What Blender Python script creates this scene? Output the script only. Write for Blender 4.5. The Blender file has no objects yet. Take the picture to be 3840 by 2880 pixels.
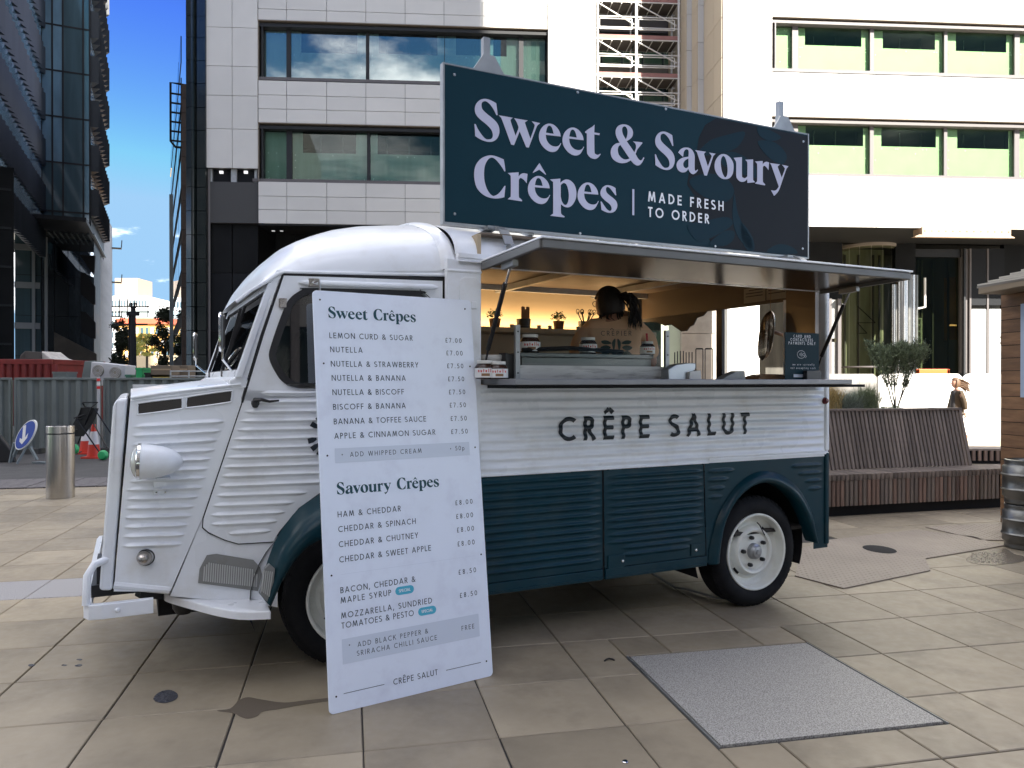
import bpy, bmesh, math, random
from mathutils import Vector, Matrix
from mathutils.geometry import tessellate_polygon
random.seed(7)
R = math.radians
SC = 1.2                      # everything below is laid out in units of 1.2 m, scaled once at the very end
# ------------------------------------------------------------------ camera, world, sun, exposure
scene = bpy.context.scene
F = 2884.0; CX = 1920.0; CY = 1440.0; H = 1.32; PITCH = R(-0.208)
cam_d = bpy.data.cameras.new('camera'); cam = bpy.data.objects.new('camera', cam_d)
scene.collection.objects.link(cam); scene.camera = cam
cam_d.sensor_width = 36.0; cam_d.lens = 36.0 * F / 3840.0
cam_d.clip_start = 0.05; cam_d.clip_end = 1500
cam.location = (0, 0, H * SC); cam.rotation_euler = (R(90) + PITCH, 0, 0)
scene.view_settings.view_transform = 'Standard'; scene.view_settings.look = 'None'
scene.view_settings.exposure = 2.03; scene.view_settings.gamma = 1.0
scene.view_settings.use_curve_mapping = False
CLOUD_SEED = 3.0
SUN_AZ = math.atan2(0.56, -0.83); SUN_EL = R(33)      # azimuth measured from +Y towards +X
world = bpy.data.worlds.new('World'); scene.world = world; world.use_nodes = True
wn = world.node_tree.nodes; wl = world.node_tree.links; wn.clear()
wo = wn.new('ShaderNodeOutputWorld'); bg = wn.new('ShaderNodeBackground'); sky = wn.new('ShaderNodeTexSky')
sky.sky_type = 'NISHITA'; sky.sun_disc = False; sky.sun_elevation = SUN_EL; sky.sun_rotation = SUN_AZ
sky.air_density = 1.0; sky.dust_density = 0.0; sky.ozone_density = 3.0
bg.inputs['Strength'].default_value = 0.085
def wnode(t, **k):
    n_ = wn.new(t)
    for q, v in k.items(): setattr(n_, q, v)
    return n_
def wmath(op, a, b=None, clamp=False):
    n_ = wnode('ShaderNodeMath', operation=op, use_clamp=clamp)
    for i, v in enumerate((a, b)):
        if v is None: continue
        if isinstance(v, (int, float)): n_.inputs[i].default_value = v
        else: wl.new(v, n_.inputs[i])
    return n_.outputs[0]
def wmul(c, f):
    n_ = wnode('ShaderNodeVectorMath', operation='SCALE'); wl.new(c, n_.inputs[0]); n_.inputs['Scale'].default_value = f; return n_.outputs[0]
wgam = wnode('ShaderNodeGamma'); wl.new(wmul(sky.outputs[0], 1 / 4.5), wgam.inputs[0]); wgam.inputs[1].default_value = 2.1   # a deep, clear blue
wt_ = wnode('ShaderNodeVectorMath', operation='MULTIPLY'); wl.new(wmul(wgam.outputs[0], 2.9), wt_.inputs[0]); wt_.inputs[1].default_value = (.95, .84, 1.0); wmn = wnode('ShaderNodeVectorMath', operation='MINIMUM'); wl.new(wt_.outputs[0], wmn.inputs[0]); wmn.inputs[1].default_value = (1.05, 1.85, 2.75); blue = wmn.outputs[0]
wtc = wn.new('ShaderNodeTexCoord'); wsep = wn.new('ShaderNodeSeparateXYZ'); wl.new(wtc.outputs['Generated'], wsep.inputs[0])
zz = wmath('ADD', wmath('MAXIMUM', wsep.outputs['Z'], 0.0), .16)
wcmb = wn.new('ShaderNodeCombineXYZ'); wl.new(wmath('DIVIDE', wsep.outputs['X'], zz), wcmb.inputs[0]); wl.new(wmath('DIVIDE', wsep.outputs['Y'], zz), wcmb.inputs[1]); wcmb.inputs[2].default_value = CLOUD_SEED
wno = wn.new('ShaderNodeTexNoise'); wno.inputs['Scale'].default_value = 1.1; wno.inputs['Detail'].default_value = 9; wno.inputs['Roughness'].default_value = .58
wl.new(wcmb.outputs[0], wno.inputs['Vector'])
wr = wn.new('ShaderNodeMapRange'); wr.interpolation_type = 'SMOOTHSTEP'; wr.inputs['From Min'].default_value = .50; wr.inputs['From Max'].default_value = .60; wl.new(wno.outputs['Fac'], wr.inputs['Value'])
wmix = wn.new('ShaderNodeMixRGB'); wmix.inputs[2].default_value = (12.0, 12.0, 12.4, 1)  # clouds spread over the whole sky, added for neutral fill light
wl.new(wr.outputs[0], wmix.inputs[0]); wl.new(blue, wmix.inputs[1]); wl.new(wmix.outputs[0], bg.inputs['Color'])
wl.new(bg.outputs[0], wo.inputs[0])
sun_d = bpy.data.lights.new('sun', 'SUN'); sun = bpy.data.objects.new('sun', sun_d); scene.collection.objects.link(sun)
sun_d.energy = 5.0; sun_d.angle = R(0.5); sun_d.color = (1.0, .94, .84)
sdir = Vector((math.sin(SUN_AZ) * math.cos(SUN_EL), math.cos(SUN_AZ) * math.cos(SUN_EL), math.sin(SUN_EL)))
sun.rotation_euler = sdir.to_track_quat('Z', 'Y').to_euler(); sun.location = sdir * 60

# ------------------------------------------------------------------ picture measurements -> places
def ray(x, y):
    a = (x - CX) / F; b = (CY - y) / F
    return (a, math.cos(PITCH) - math.sin(PITCH) * b, math.sin(PITCH) + math.cos(PITCH) * b)
class Fr:                       # a frame on the ground: origin and heading, local x / y / z
    def __init__(s, ox, oy, ang): s.o = (ox, oy); s.a = ang; s.c = math.cos(ang); s.s = math.sin(ang)
    def loc(s, v, w=1):
        x = v[0] - s.o[0] * w; y = v[1] - s.o[1] * w
        return (x * s.c + y * s.s, -x * s.s + y * s.c)
    def px(s, x, y, yl=0):      # local x, z of a measured point on the plane local y = yl
        d = ray(x, y); dl = s.loc(d, 0); cl = s.loc((0, 0)); t = (yl - cl[1]) / dl[1]
        return (cl[0] + t * dl[0], H + t * d[2])
    def pxx(s, x, y, xl):       # local y, z on the plane local x = xl
        d = ray(x, y); dl = s.loc(d, 0); cl = s.loc((0, 0)); t = (xl - cl[0]) / dl[0]
        return (cl[1] + t * dl[1], H + t * d[2])
def gr(x, y, z=0):
    d = ray(x, y); t = (z - H) / d[2]; return (d[0] * t, d[1] * t)
def zm(ox, oy, s): return lambda x, y: (ox + x / s, oy + y / s)

# ------------------------------------------------------------------ objects
C = scene.collection
def thing(name, label, cat, frame=None, loc=None, rotz=0, group=None, kind=None):
    o = bpy.data.objects.new(name, None); C.objects.link(o); o.empty_display_size = .1
    if frame: o.location = (frame.o[0], frame.o[1], 0); o.rotation_euler = (0, 0, frame.a)
    if loc: o.location = loc; o.rotation_euler = (0, 0, rotz)
    tag(o, label, cat, group, kind); return o
def tag(o, label=None, cat=None, group=None, kind=None):
    if label: o['label'] = label
    if cat: o['category'] = cat
    if group: o['group'] = group
    if kind: o['kind'] = kind
    return o
def link(name, me, parent=None, loc=None, rotz=0):
    o = bpy.data.objects.new(name, me); C.objects.link(o)
    if parent: o.parent = parent
    if loc: o.location = loc
    if rotz: o.rotation_euler = (0, 0, rotz)
    return o
def copy_tree(o, parent=None):
    c = o.copy(); C.objects.link(c); c.parent = parent
    for ch in o.children: copy_tree(ch, c)
    return c
class MB:
    def __init__(s): s.v = []; s.f = []; s.m = []; s.sm = []
    def add(s, vs, fs, m=0, smooth=False):
        n = len(s.v); s.v += [tuple(v) for v in vs]
        for f in fs: s.f.append(tuple(n + i for i in f)); s.m.append(m); s.sm.append(smooth)
        return s
    def box(s, x0, x1, y0, y1, z0, z1, m=0):
        return s.add([(x0, y0, z0), (x1, y0, z0), (x1, y1, z0), (x0, y1, z0), (x0, y0, z1), (x1, y0, z1), (x1, y1, z1), (x0, y1, z1)],
                     [(0, 3, 2, 1), (4, 5, 6, 7), (0, 1, 5, 4), (1, 2, 6, 5), (2, 3, 7, 6), (3, 0, 4, 7)], m)
    def hexa(s, p, m=0):        # 8 corners: bottom 4, top 4
        return s.add(p, [(0, 3, 2, 1), (4, 5, 6, 7), (0, 1, 5, 4), (1, 2, 6, 5), (2, 3, 7, 6), (3, 0, 4, 7)], m)
    def beam(s, p, q, w, h=None, m=0, up=(0, 0, 1)):
        h = h or w; p = Vector(p); q = Vector(q); d = (q - p).normalized(); u = Vector(up)
        if abs(d.dot(u)) > .95: u = Vector((1, 0, 0))
        a = d.cross(u).normalized() * w / 2; b = a.cross(d).normalized() * h / 2
        return s.hexa([p - a - b, p + a - b, q + a - b, q - a - b, p - a + b, p + a + b, q + a + b, q - a + b], m)
    def prism(s, poly, axis, t0, t1, m=0, holes=()):
        # poly: 2d points; axis 'y': (x,z) extruded along y; 'z': (x,y); 'x': (y,z)
        def P(p, t):
            return (p[0], t, p[1]) if axis == 'y' else ((p[0], p[1], t) if axis == 'z' else (t, p[0], p[1]))
        loops = [list(poly)] + [list(h) for h in holes]; flat = [p for l in loops for p in l]; n = len(flat)
        tris = tessellate_polygon([[Vector((p[0], p[1], 0)) for p in l] for l in loops])
        vs = [P(p, t0) for p in flat] + [P(p, t1) for p in flat]
        fs = [tuple(t) for t in tris] + [tuple(n + i for i in reversed(t)) for t in tris]
        k = 0
        for l in loops:
            for i in range(len(l)):
                j = (i + 1) % len(l); fs.append((k + i, k + j, n + k + j, n + k + i))
            k += len(l)
        return s.add(vs, fs, m)
    def tube(s, pts, r, n=8, m=0, closed=False, caps=True, smooth=True):
        pts = [Vector(p) for p in pts]; N = len(pts); rr = r if isinstance(r, (list, tuple)) else [r] * N
        vs = []; up = None
        for i, p in enumerate(pts):
            a = pts[(i - 1) % N] if (i > 0 or closed) else p; b = pts[(i + 1) % N] if (i < N - 1 or closed) else p
            d = (b - a).normalized()
            if up is None: up = Vector((0, 0, 1)) if abs(d.z) < .9 else Vector((1, 0, 0))
            x = d.cross(up).normalized(); up = x.cross(d).normalized()
            for k in range(n):
                t = 2 * math.pi * k / n; vs.append(p + x * math.cos(t) * rr[i] + up * math.sin(t) * rr[i])
        fs = []
        for i in range(N if closed else N - 1):
            j = (i + 1) % N
            for k in range(n): fs.append((i * n + k, i * n + (k + 1) % n, j * n + (k + 1) % n, j * n + k))
        s.add(vs, fs, m, smooth)
        if caps and not closed:
            s.add(vs[:n], [tuple(range(n - 1, -1, -1))], m); s.add(vs[-n:], [tuple(range(n))], m)
        return s
    def lathe(s, prof, n=32, m=0, c=(0, 0, 0), axis='z', smooth=True, a0=0, a1=2 * math.pi):
        # prof: (r, h) pairs; each consecutive pair gets its own ring if 'flat' wanted
        full = abs(a1 - a0) > 6.28; K = n if full else n + 1; vs = []
        for r, h in prof:
            for k in range(K):
                t = a0 + (a1 - a0) * k / n; u = r * math.cos(t); v = r * math.sin(t)
                q = (u, v, h) if axis == 'z' else ((u, h, v) if axis == 'y' else (h, u, v))
                vs.append((c[0] + q[0], c[1] + q[1], c[2] + q[2]))
        fs = []
        for i in range(len(prof) - 1):
            for k in range(n):
                k2 = (k + 1) % K; fs.append((i * K + k, i * K + k2, (i + 1) * K + k2, (i + 1) * K + k))
        return s.add(vs, fs, m, smooth)
    def grid(s, P, nu, nv, m=0, smooth=True, flip=False, skip=None):
        vs = [P(i / nu, j / nv) for j in range(nv + 1) for i in range(nu + 1)]; fs = []
        for j in range(nv):
            for i in range(nu):
                if skip and skip((i + .5) / nu, (j + .5) / nv): continue
                q = (j * (nu + 1) + i, j * (nu + 1) + i + 1, (j + 1) * (nu + 1) + i + 1, (j + 1) * (nu + 1) + i)
                fs.append(tuple(reversed(q)) if flip else q)
        return s.add(vs, fs, m, smooth)
    def mesh(s, mats, name='m', sharp=35):
        me = bpy.data.meshes.new(name); me.from_pydata(s.v, [], s.f)
        for mt in (mats if isinstance(mats, (list, tuple)) else [mats]): me.materials.append(mt)
        me.polygons.foreach_set('material_index', s.m); me.polygons.foreach_set('use_smooth', s.sm)
        me.update()
        if any(s.sm): me.set_sharp_from_angle(angle=R(sharp))
        return me
    def build(s, name, mats, parent=None, bev=0, seg=2, loc=None, rotz=0, norm=True, sharp=35):
        me = s.mesh(mats, name, sharp)
        if norm:
            b = bmesh.new(); b.from_mesh(me); bmesh.ops.recalc_face_normals(b, faces=b.faces); b.to_mesh(me); b.free()
        o = link(name, me, parent, loc, rotz)
        if bev:
            md = o.modifiers.new('b', 'BEVEL'); md.width = bev; md.segments = seg; md.limit_method = 'ANGLE'; md.angle_limit = R(40)
            md.harden_normals = False
        return o
def catmull(pts, k=5, closed=True):
    """points (x,y[,corner]) -> dense outline, sharp at corners"""
    n = len(pts); out = []
    P = [(p[0], p[1]) for p in pts]; cn = [len(p) > 2 and p[2] for p in pts]
    for i in range(n if closed else n - 1):
        p1 = P[i]; p2 = P[(i + 1) % n]
        p0 = P[(i - 1) % n] if not cn[i] else (2 * p1[0] - p2[0], 2 * p1[1] - p2[1])
        p3 = P[(i + 2) % n] if not cn[(i + 1) % n] else (2 * p2[0] - p1[0], 2 * p2[1] - p1[1])
        if not closed and i == 0: p0 = (2 * p1[0] - p2[0], 2 * p1[1] - p2[1])
        if not closed and i == n - 2: p3 = (2 * p2[0] - p1[0], 2 * p2[1] - p1[1])
        kk = 1 if (cn[i] and cn[(i + 1) % n]) else k
        for j in range(kk):
            t = j / kk
            out.append(tuple(.5 * (2 * p1[a] + (p2[a] - p0[a]) * t + (2 * p0[a] - 5 * p1[a] + 4 * p2[a] - p3[a]) * t * t
                       + (3 * p1[a] - p0[a] - 3 * p2[a] + p3[a]) * t ** 3) for a in (0, 1)))
    if not closed: out.append(P[-1])
    return out
def rrect(x0, x1, y0, y1, r, n=6):
    out = []
    for cx, cy, a in ((x1 - r, y1 - r, 0), (x0 + r, y1 - r, 90), (x0 + r, y0 + r, 180), (x1 - r, y0 + r, 270)):
        for k in range(n + 1):
            t = R(a + 90 * k / n); out.append((cx + r * math.cos(t), cy + r * math.sin(t)))
    return out
def lerp(a, b, t): return a + (b - a) * t
def interp(pts, t):            # piecewise linear through (key, value...) rows
    if t <= pts[0][0]: return pts[0][1:]
    for p, q in zip(pts, pts[1:]):
        if t <= q[0]:
            k = (t - p[0]) / (q[0] - p[0]); return tuple(lerp(a, b, k) for a, b in zip(p[1:], q[1:]))
    return pts[-1][1:]

# ------------------------------------------------------------------ materials
def srgb(r, g, b): return tuple(((c / 255 / 12.92) if c <= 10 else ((c / 255 + .055) / 1.055) ** 2.4) for c in (r, g, b))
MATS = {}
def mat(name, col, rough=.6, metal=0, var=.0, vscale=3, bump=0, bscale=40, coat=0, spec=None, rand=0, dirt=None, dscale=1.5, damt=.5,
        streak=False, stretch=None, emit=None, estr=1, alpha=None, bdist=.01, trans=0, aniso=0, detail=4):
    if name in MATS: return MATS[name]
    m = bpy.data.materials.new(name); m.use_nodes = True; nt = m.node_tree; n = nt.nodes; l = nt.links
    p = n['Principled BSDF']; p.inputs['Base Color'].default_value = (*col, 1); p.inputs['Roughness'].default_value = rough
    p.inputs['Metallic'].default_value = metal; p.inputs['Coat Weight'].default_value = coat; p.inputs['Coat Roughness'].default_value = .08
    if spec is not None: p.inputs['Specular IOR Level'].default_value = spec
    if trans: p.inputs['Transmission Weight'].default_value = trans
    if aniso: p.inputs['Anisotropic'].default_value = aniso
    tc = n.new('ShaderNodeTexCoord'); vec = tc.outputs['Object']
    if stretch or rand:
        mp = n.new('ShaderNodeMapping'); l.new(vec, mp.inputs['Vector']); mp.inputs['Scale'].default_value = stretch or (1, 1, 1); vec = mp.outputs[0]
        if rand:
            oi = n.new('ShaderNodeObjectInfo'); vm = n.new('ShaderNodeVectorMath'); vm.operation = 'SCALE'; vm.inputs[0].default_value = (31, 17, 23)
            l.new(oi.outputs['Random'], vm.inputs['Scale']); l.new(vm.outputs[0], mp.inputs['Location'])
    cur = None
    def mixin(fac, c2, blend='MIX'):
        nonlocal cur
        x = n.new('ShaderNodeMixRGB'); x.blend_type = blend
        if cur is None: x.inputs[1].default_value = (*col, 1)
        else: l.new(cur, x.inputs[1])
        if isinstance(fac, (int, float)): x.inputs[0].default_value = fac
        else: l.new(fac, x.inputs[0])
        if isinstance(c2, tuple): x.inputs[2].default_value = (*c2, 1)
        else: l.new(c2, x.inputs[2])
        cur = x.outputs[0]
    def noise(scale, det=4, rr=.55):
        t = n.new('ShaderNodeTexNoise'); t.inputs['Scale'].default_value = scale; t.inputs['Detail'].default_value = det
        t.inputs['Roughness'].default_value = rr; l.new(vec, t.inputs['Vector']); return t.outputs['Fac']
    def rng(v, a, b, c=0, d=1):
        t = n.new('ShaderNodeMapRange'); l.new(v, t.inputs['Value'])
        for k, q in zip(('From Min', 'From Max', 'To Min', 'To Max'), (a, b, c, d)): t.inputs[k].default_value = q
        return t.outputs[0]
    def gray(v):
        t = n.new('ShaderNodeCombineColor')
        for i in range(3): l.new(v, t.inputs[i])
        return t.outputs[0]
    if var: mixin(1.0, gray(rng(noise(vscale, detail), .3, .7, 1 - var, 1 + var)), 'MULTIPLY')
    if rand:
        oi2 = n.new('ShaderNodeObjectInfo'); mixin(1.0, gray(rng(oi2.outputs['Random'], 0, 1, 1 - rand, 1 + rand)), 'MULTIPLY')
    if dirt: mixin(rng(noise(dscale, 6, .65), .5, .75, 0, damt), dirt)
    if cur is not None: l.new(cur, p.inputs['Base Color'])
    if bump:
        b = n.new('ShaderNodeBump'); b.inputs['Strength'].default_value = bump; b.inputs['Distance'].default_value = bdist
        l.new(noise(bscale, 5, .6), b.inputs['Height']); l.new(b.outputs[0], p.inputs['Normal'])
        l.new(rng(noise(bscale * .3, 3), .3, .7, max(0, rough - .08), min(1, rough + .08)), p.inputs['Roughness'])
    if emit: p.inputs['Emission Color'].default_value = (*emit, 1); p.inputs['Emission Strength'].default_value = estr
    MATS[name] = m; return m
def glass(name, tint=(.75, .9, .85), base=.08, rough=.0, gcol=(1, 1, 1), fpow=1.45):
    if name in MATS: return MATS[name]
    m = bpy.data.materials.new(name); m.use_nodes = True; nt = m.node_tree; n = nt.nodes; l = nt.links; n.clear()
    o = n.new('ShaderNodeOutputMaterial'); mx = n.new('ShaderNodeMixShader'); t = n.new('ShaderNodeBsdfTransparent'); g = n.new('ShaderNodeBsdfGlossy')
    t.inputs[0].default_value = (*tint, 1); g.inputs['Roughness'].default_value = rough; g.inputs['Color'].default_value = (*gcol, 1)
    fr = n.new('ShaderNodeFresnel'); fr.inputs['IOR'].default_value = fpow
    mr = n.new('ShaderNodeMapRange'); mr.inputs['To Min'].default_value = base; l.new(fr.outputs[0], mr.inputs['Value'])
    l.new(mr.outputs[0], mx.inputs[0]); l.new(t.outputs[0], mx.inputs[1]); l.new(g.outputs[0], mx.inputs[2]); l.new(mx.outputs[0], o.inputs[0])
    MATS[name] = m; return m
def M(k): return MATS[k]
mat('van_white', (.82, .85, .89), .32, var=.03, vscale=2, coat=.25, bump=.02, bscale=12, dirt=(.50, .46, .38), dscale=3.5, damt=.38)
mat('van_teal', (.0012, .030, .044), .36, var=.12, vscale=3, coat=.08, spec=.22, bump=.02, bscale=14, dirt=(.03, .05, .052), dscale=4, damt=.55)
mat('sign_teal', (.0035, .028, .042), .5, var=.05, vscale=1, spec=.15)
mat('sign_dark', (.010, .013, .017), .5, spec=.15)
mat('sign_leaf', (.003, .024, .038), .5, spec=.15)
mat('sign_paint', (.50, .51, .64), .5)
mat('menu_white', (.78, .84, .95), .45, var=.02, vscale=4, dirt=(.5, .5, .62), dscale=7, damt=.3)
mat('menu_band', (.62, .68, .78), .5)
mat('menu_ink', (.012, .03, .05), .5)
mat('menu_head', (.0, .055, .075), .5)
mat('pill', (.06, .42, .58), .4)
mat('white_ink', (.8, .82, .85), .5)
mat('van_ink', (.008, .015, .022), .4)
mat('black_rubber', (.012, .012, .014), .62, bump=.1, bscale=60)
mat('tyre', (.007, .0075, .009), .8, spec=.25, bump=.15, bscale=80, dirt=(.05, .05, .05), dscale=6, damt=.25)
mat('rim_white', (.74, .75, .69), .35, coat=.2, dirt=(.3, .27, .2), dscale=6, damt=.3)
mat('hub_grey', (.35, .36, .37), .35, metal=.7)
mat('chrome', (.75, .75, .74), .12, metal=1, bump=.05, bscale=30)
mat('old_chrome', (.42, .39, .36), .28, metal=1, bump=.1, bscale=40)
mat('alu', (.42, .44, .46), .38, metal=.85, var=.1, vscale=6)
mat('steel', (.50, .49, .47), .25, metal=1, stretch=(1, 1, 40), var=.12, vscale=3)
mat('galv', (.34, .35, .35), .45, metal=.6, var=.15, vscale=8)
mat('black_metal', (.012, .012, .014), .4, metal=.2)
mat('black_matte', (.006, .006, .007), .9)
mat('dark_inside', (.03, .026, .022), .8)
mat('mesh_dark', (.035, .03, .026), .5, bump=.3, bscale=200)
mat('step_light', (.55, .56, .55), .4, metal=.2)
mat('step_grey', (.26, .265, .26), .5, metal=.3, dirt=(.2, .19, .16), dscale=12, damt=.5)
mat('lens', (.55, .56, .5), .12, coat=.6)
mat('wall_inside', (.42, .33, .21), .6)
mat('ceiling_board', (.13, .095, .065), .5, stretch=(.6, 6, 6), var=.3, vscale=5)
mat('hatch_grey', (.14, .14, .135), .5, metal=.3, var=.1, vscale=5); mat('shelf_alu', (.20, .20, .205), .4, metal=.5, var=.15, vscale=6)
mat('awning_under', (.085, .072, .06), .2, metal=.7, stretch=(.5, 5, 1), var=.15, vscale=3)
mat('brown_panel', (.11, .06, .03), .3, coat=.4)
mat('rustic_white', (.5, .5, .48), .6, stretch=(1, 8, 8), var=.15, vscale=3, dirt=(.08, .07, .06), dscale=5, damt=.9)
mat('tray', (.13, .135, .13), .35, metal=.6)
mat('black_plastic', (.015, .015, .016), .4)
mat('white_plastic', (.7, .69, .66), .4)
mat('cocoa', (.035, .014, .008), .25)
mat('label_white', (.72, .72, .72), .5); mat('label_red', (.55, .02, .02), .5)
mat('leaf', (.05, .11, .035), .6, rand=0, var=.4, vscale=60)
mat('terracotta', (.10, .055, .03), .8)
mat('skin', (.42, .22, .15), .5); mat('hair_dark', (.012, .009, .008), .55, bump=.5, bscale=120)
mat('shirt', (.74, .48, .29), .9, var=.08, vscale=6); mat('shirt_print', (.06, .085, .06), .9); mat('card', (.33, .24, .15), .8)
mat('led', (1, .8, .5), .5, emit=(1, .66, .32), estr=2.2)
mat('wood_tool', (.25, .13, .06), .6); mat('copper_lamp', (.25, .13, .06), .3, metal=.8)
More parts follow.
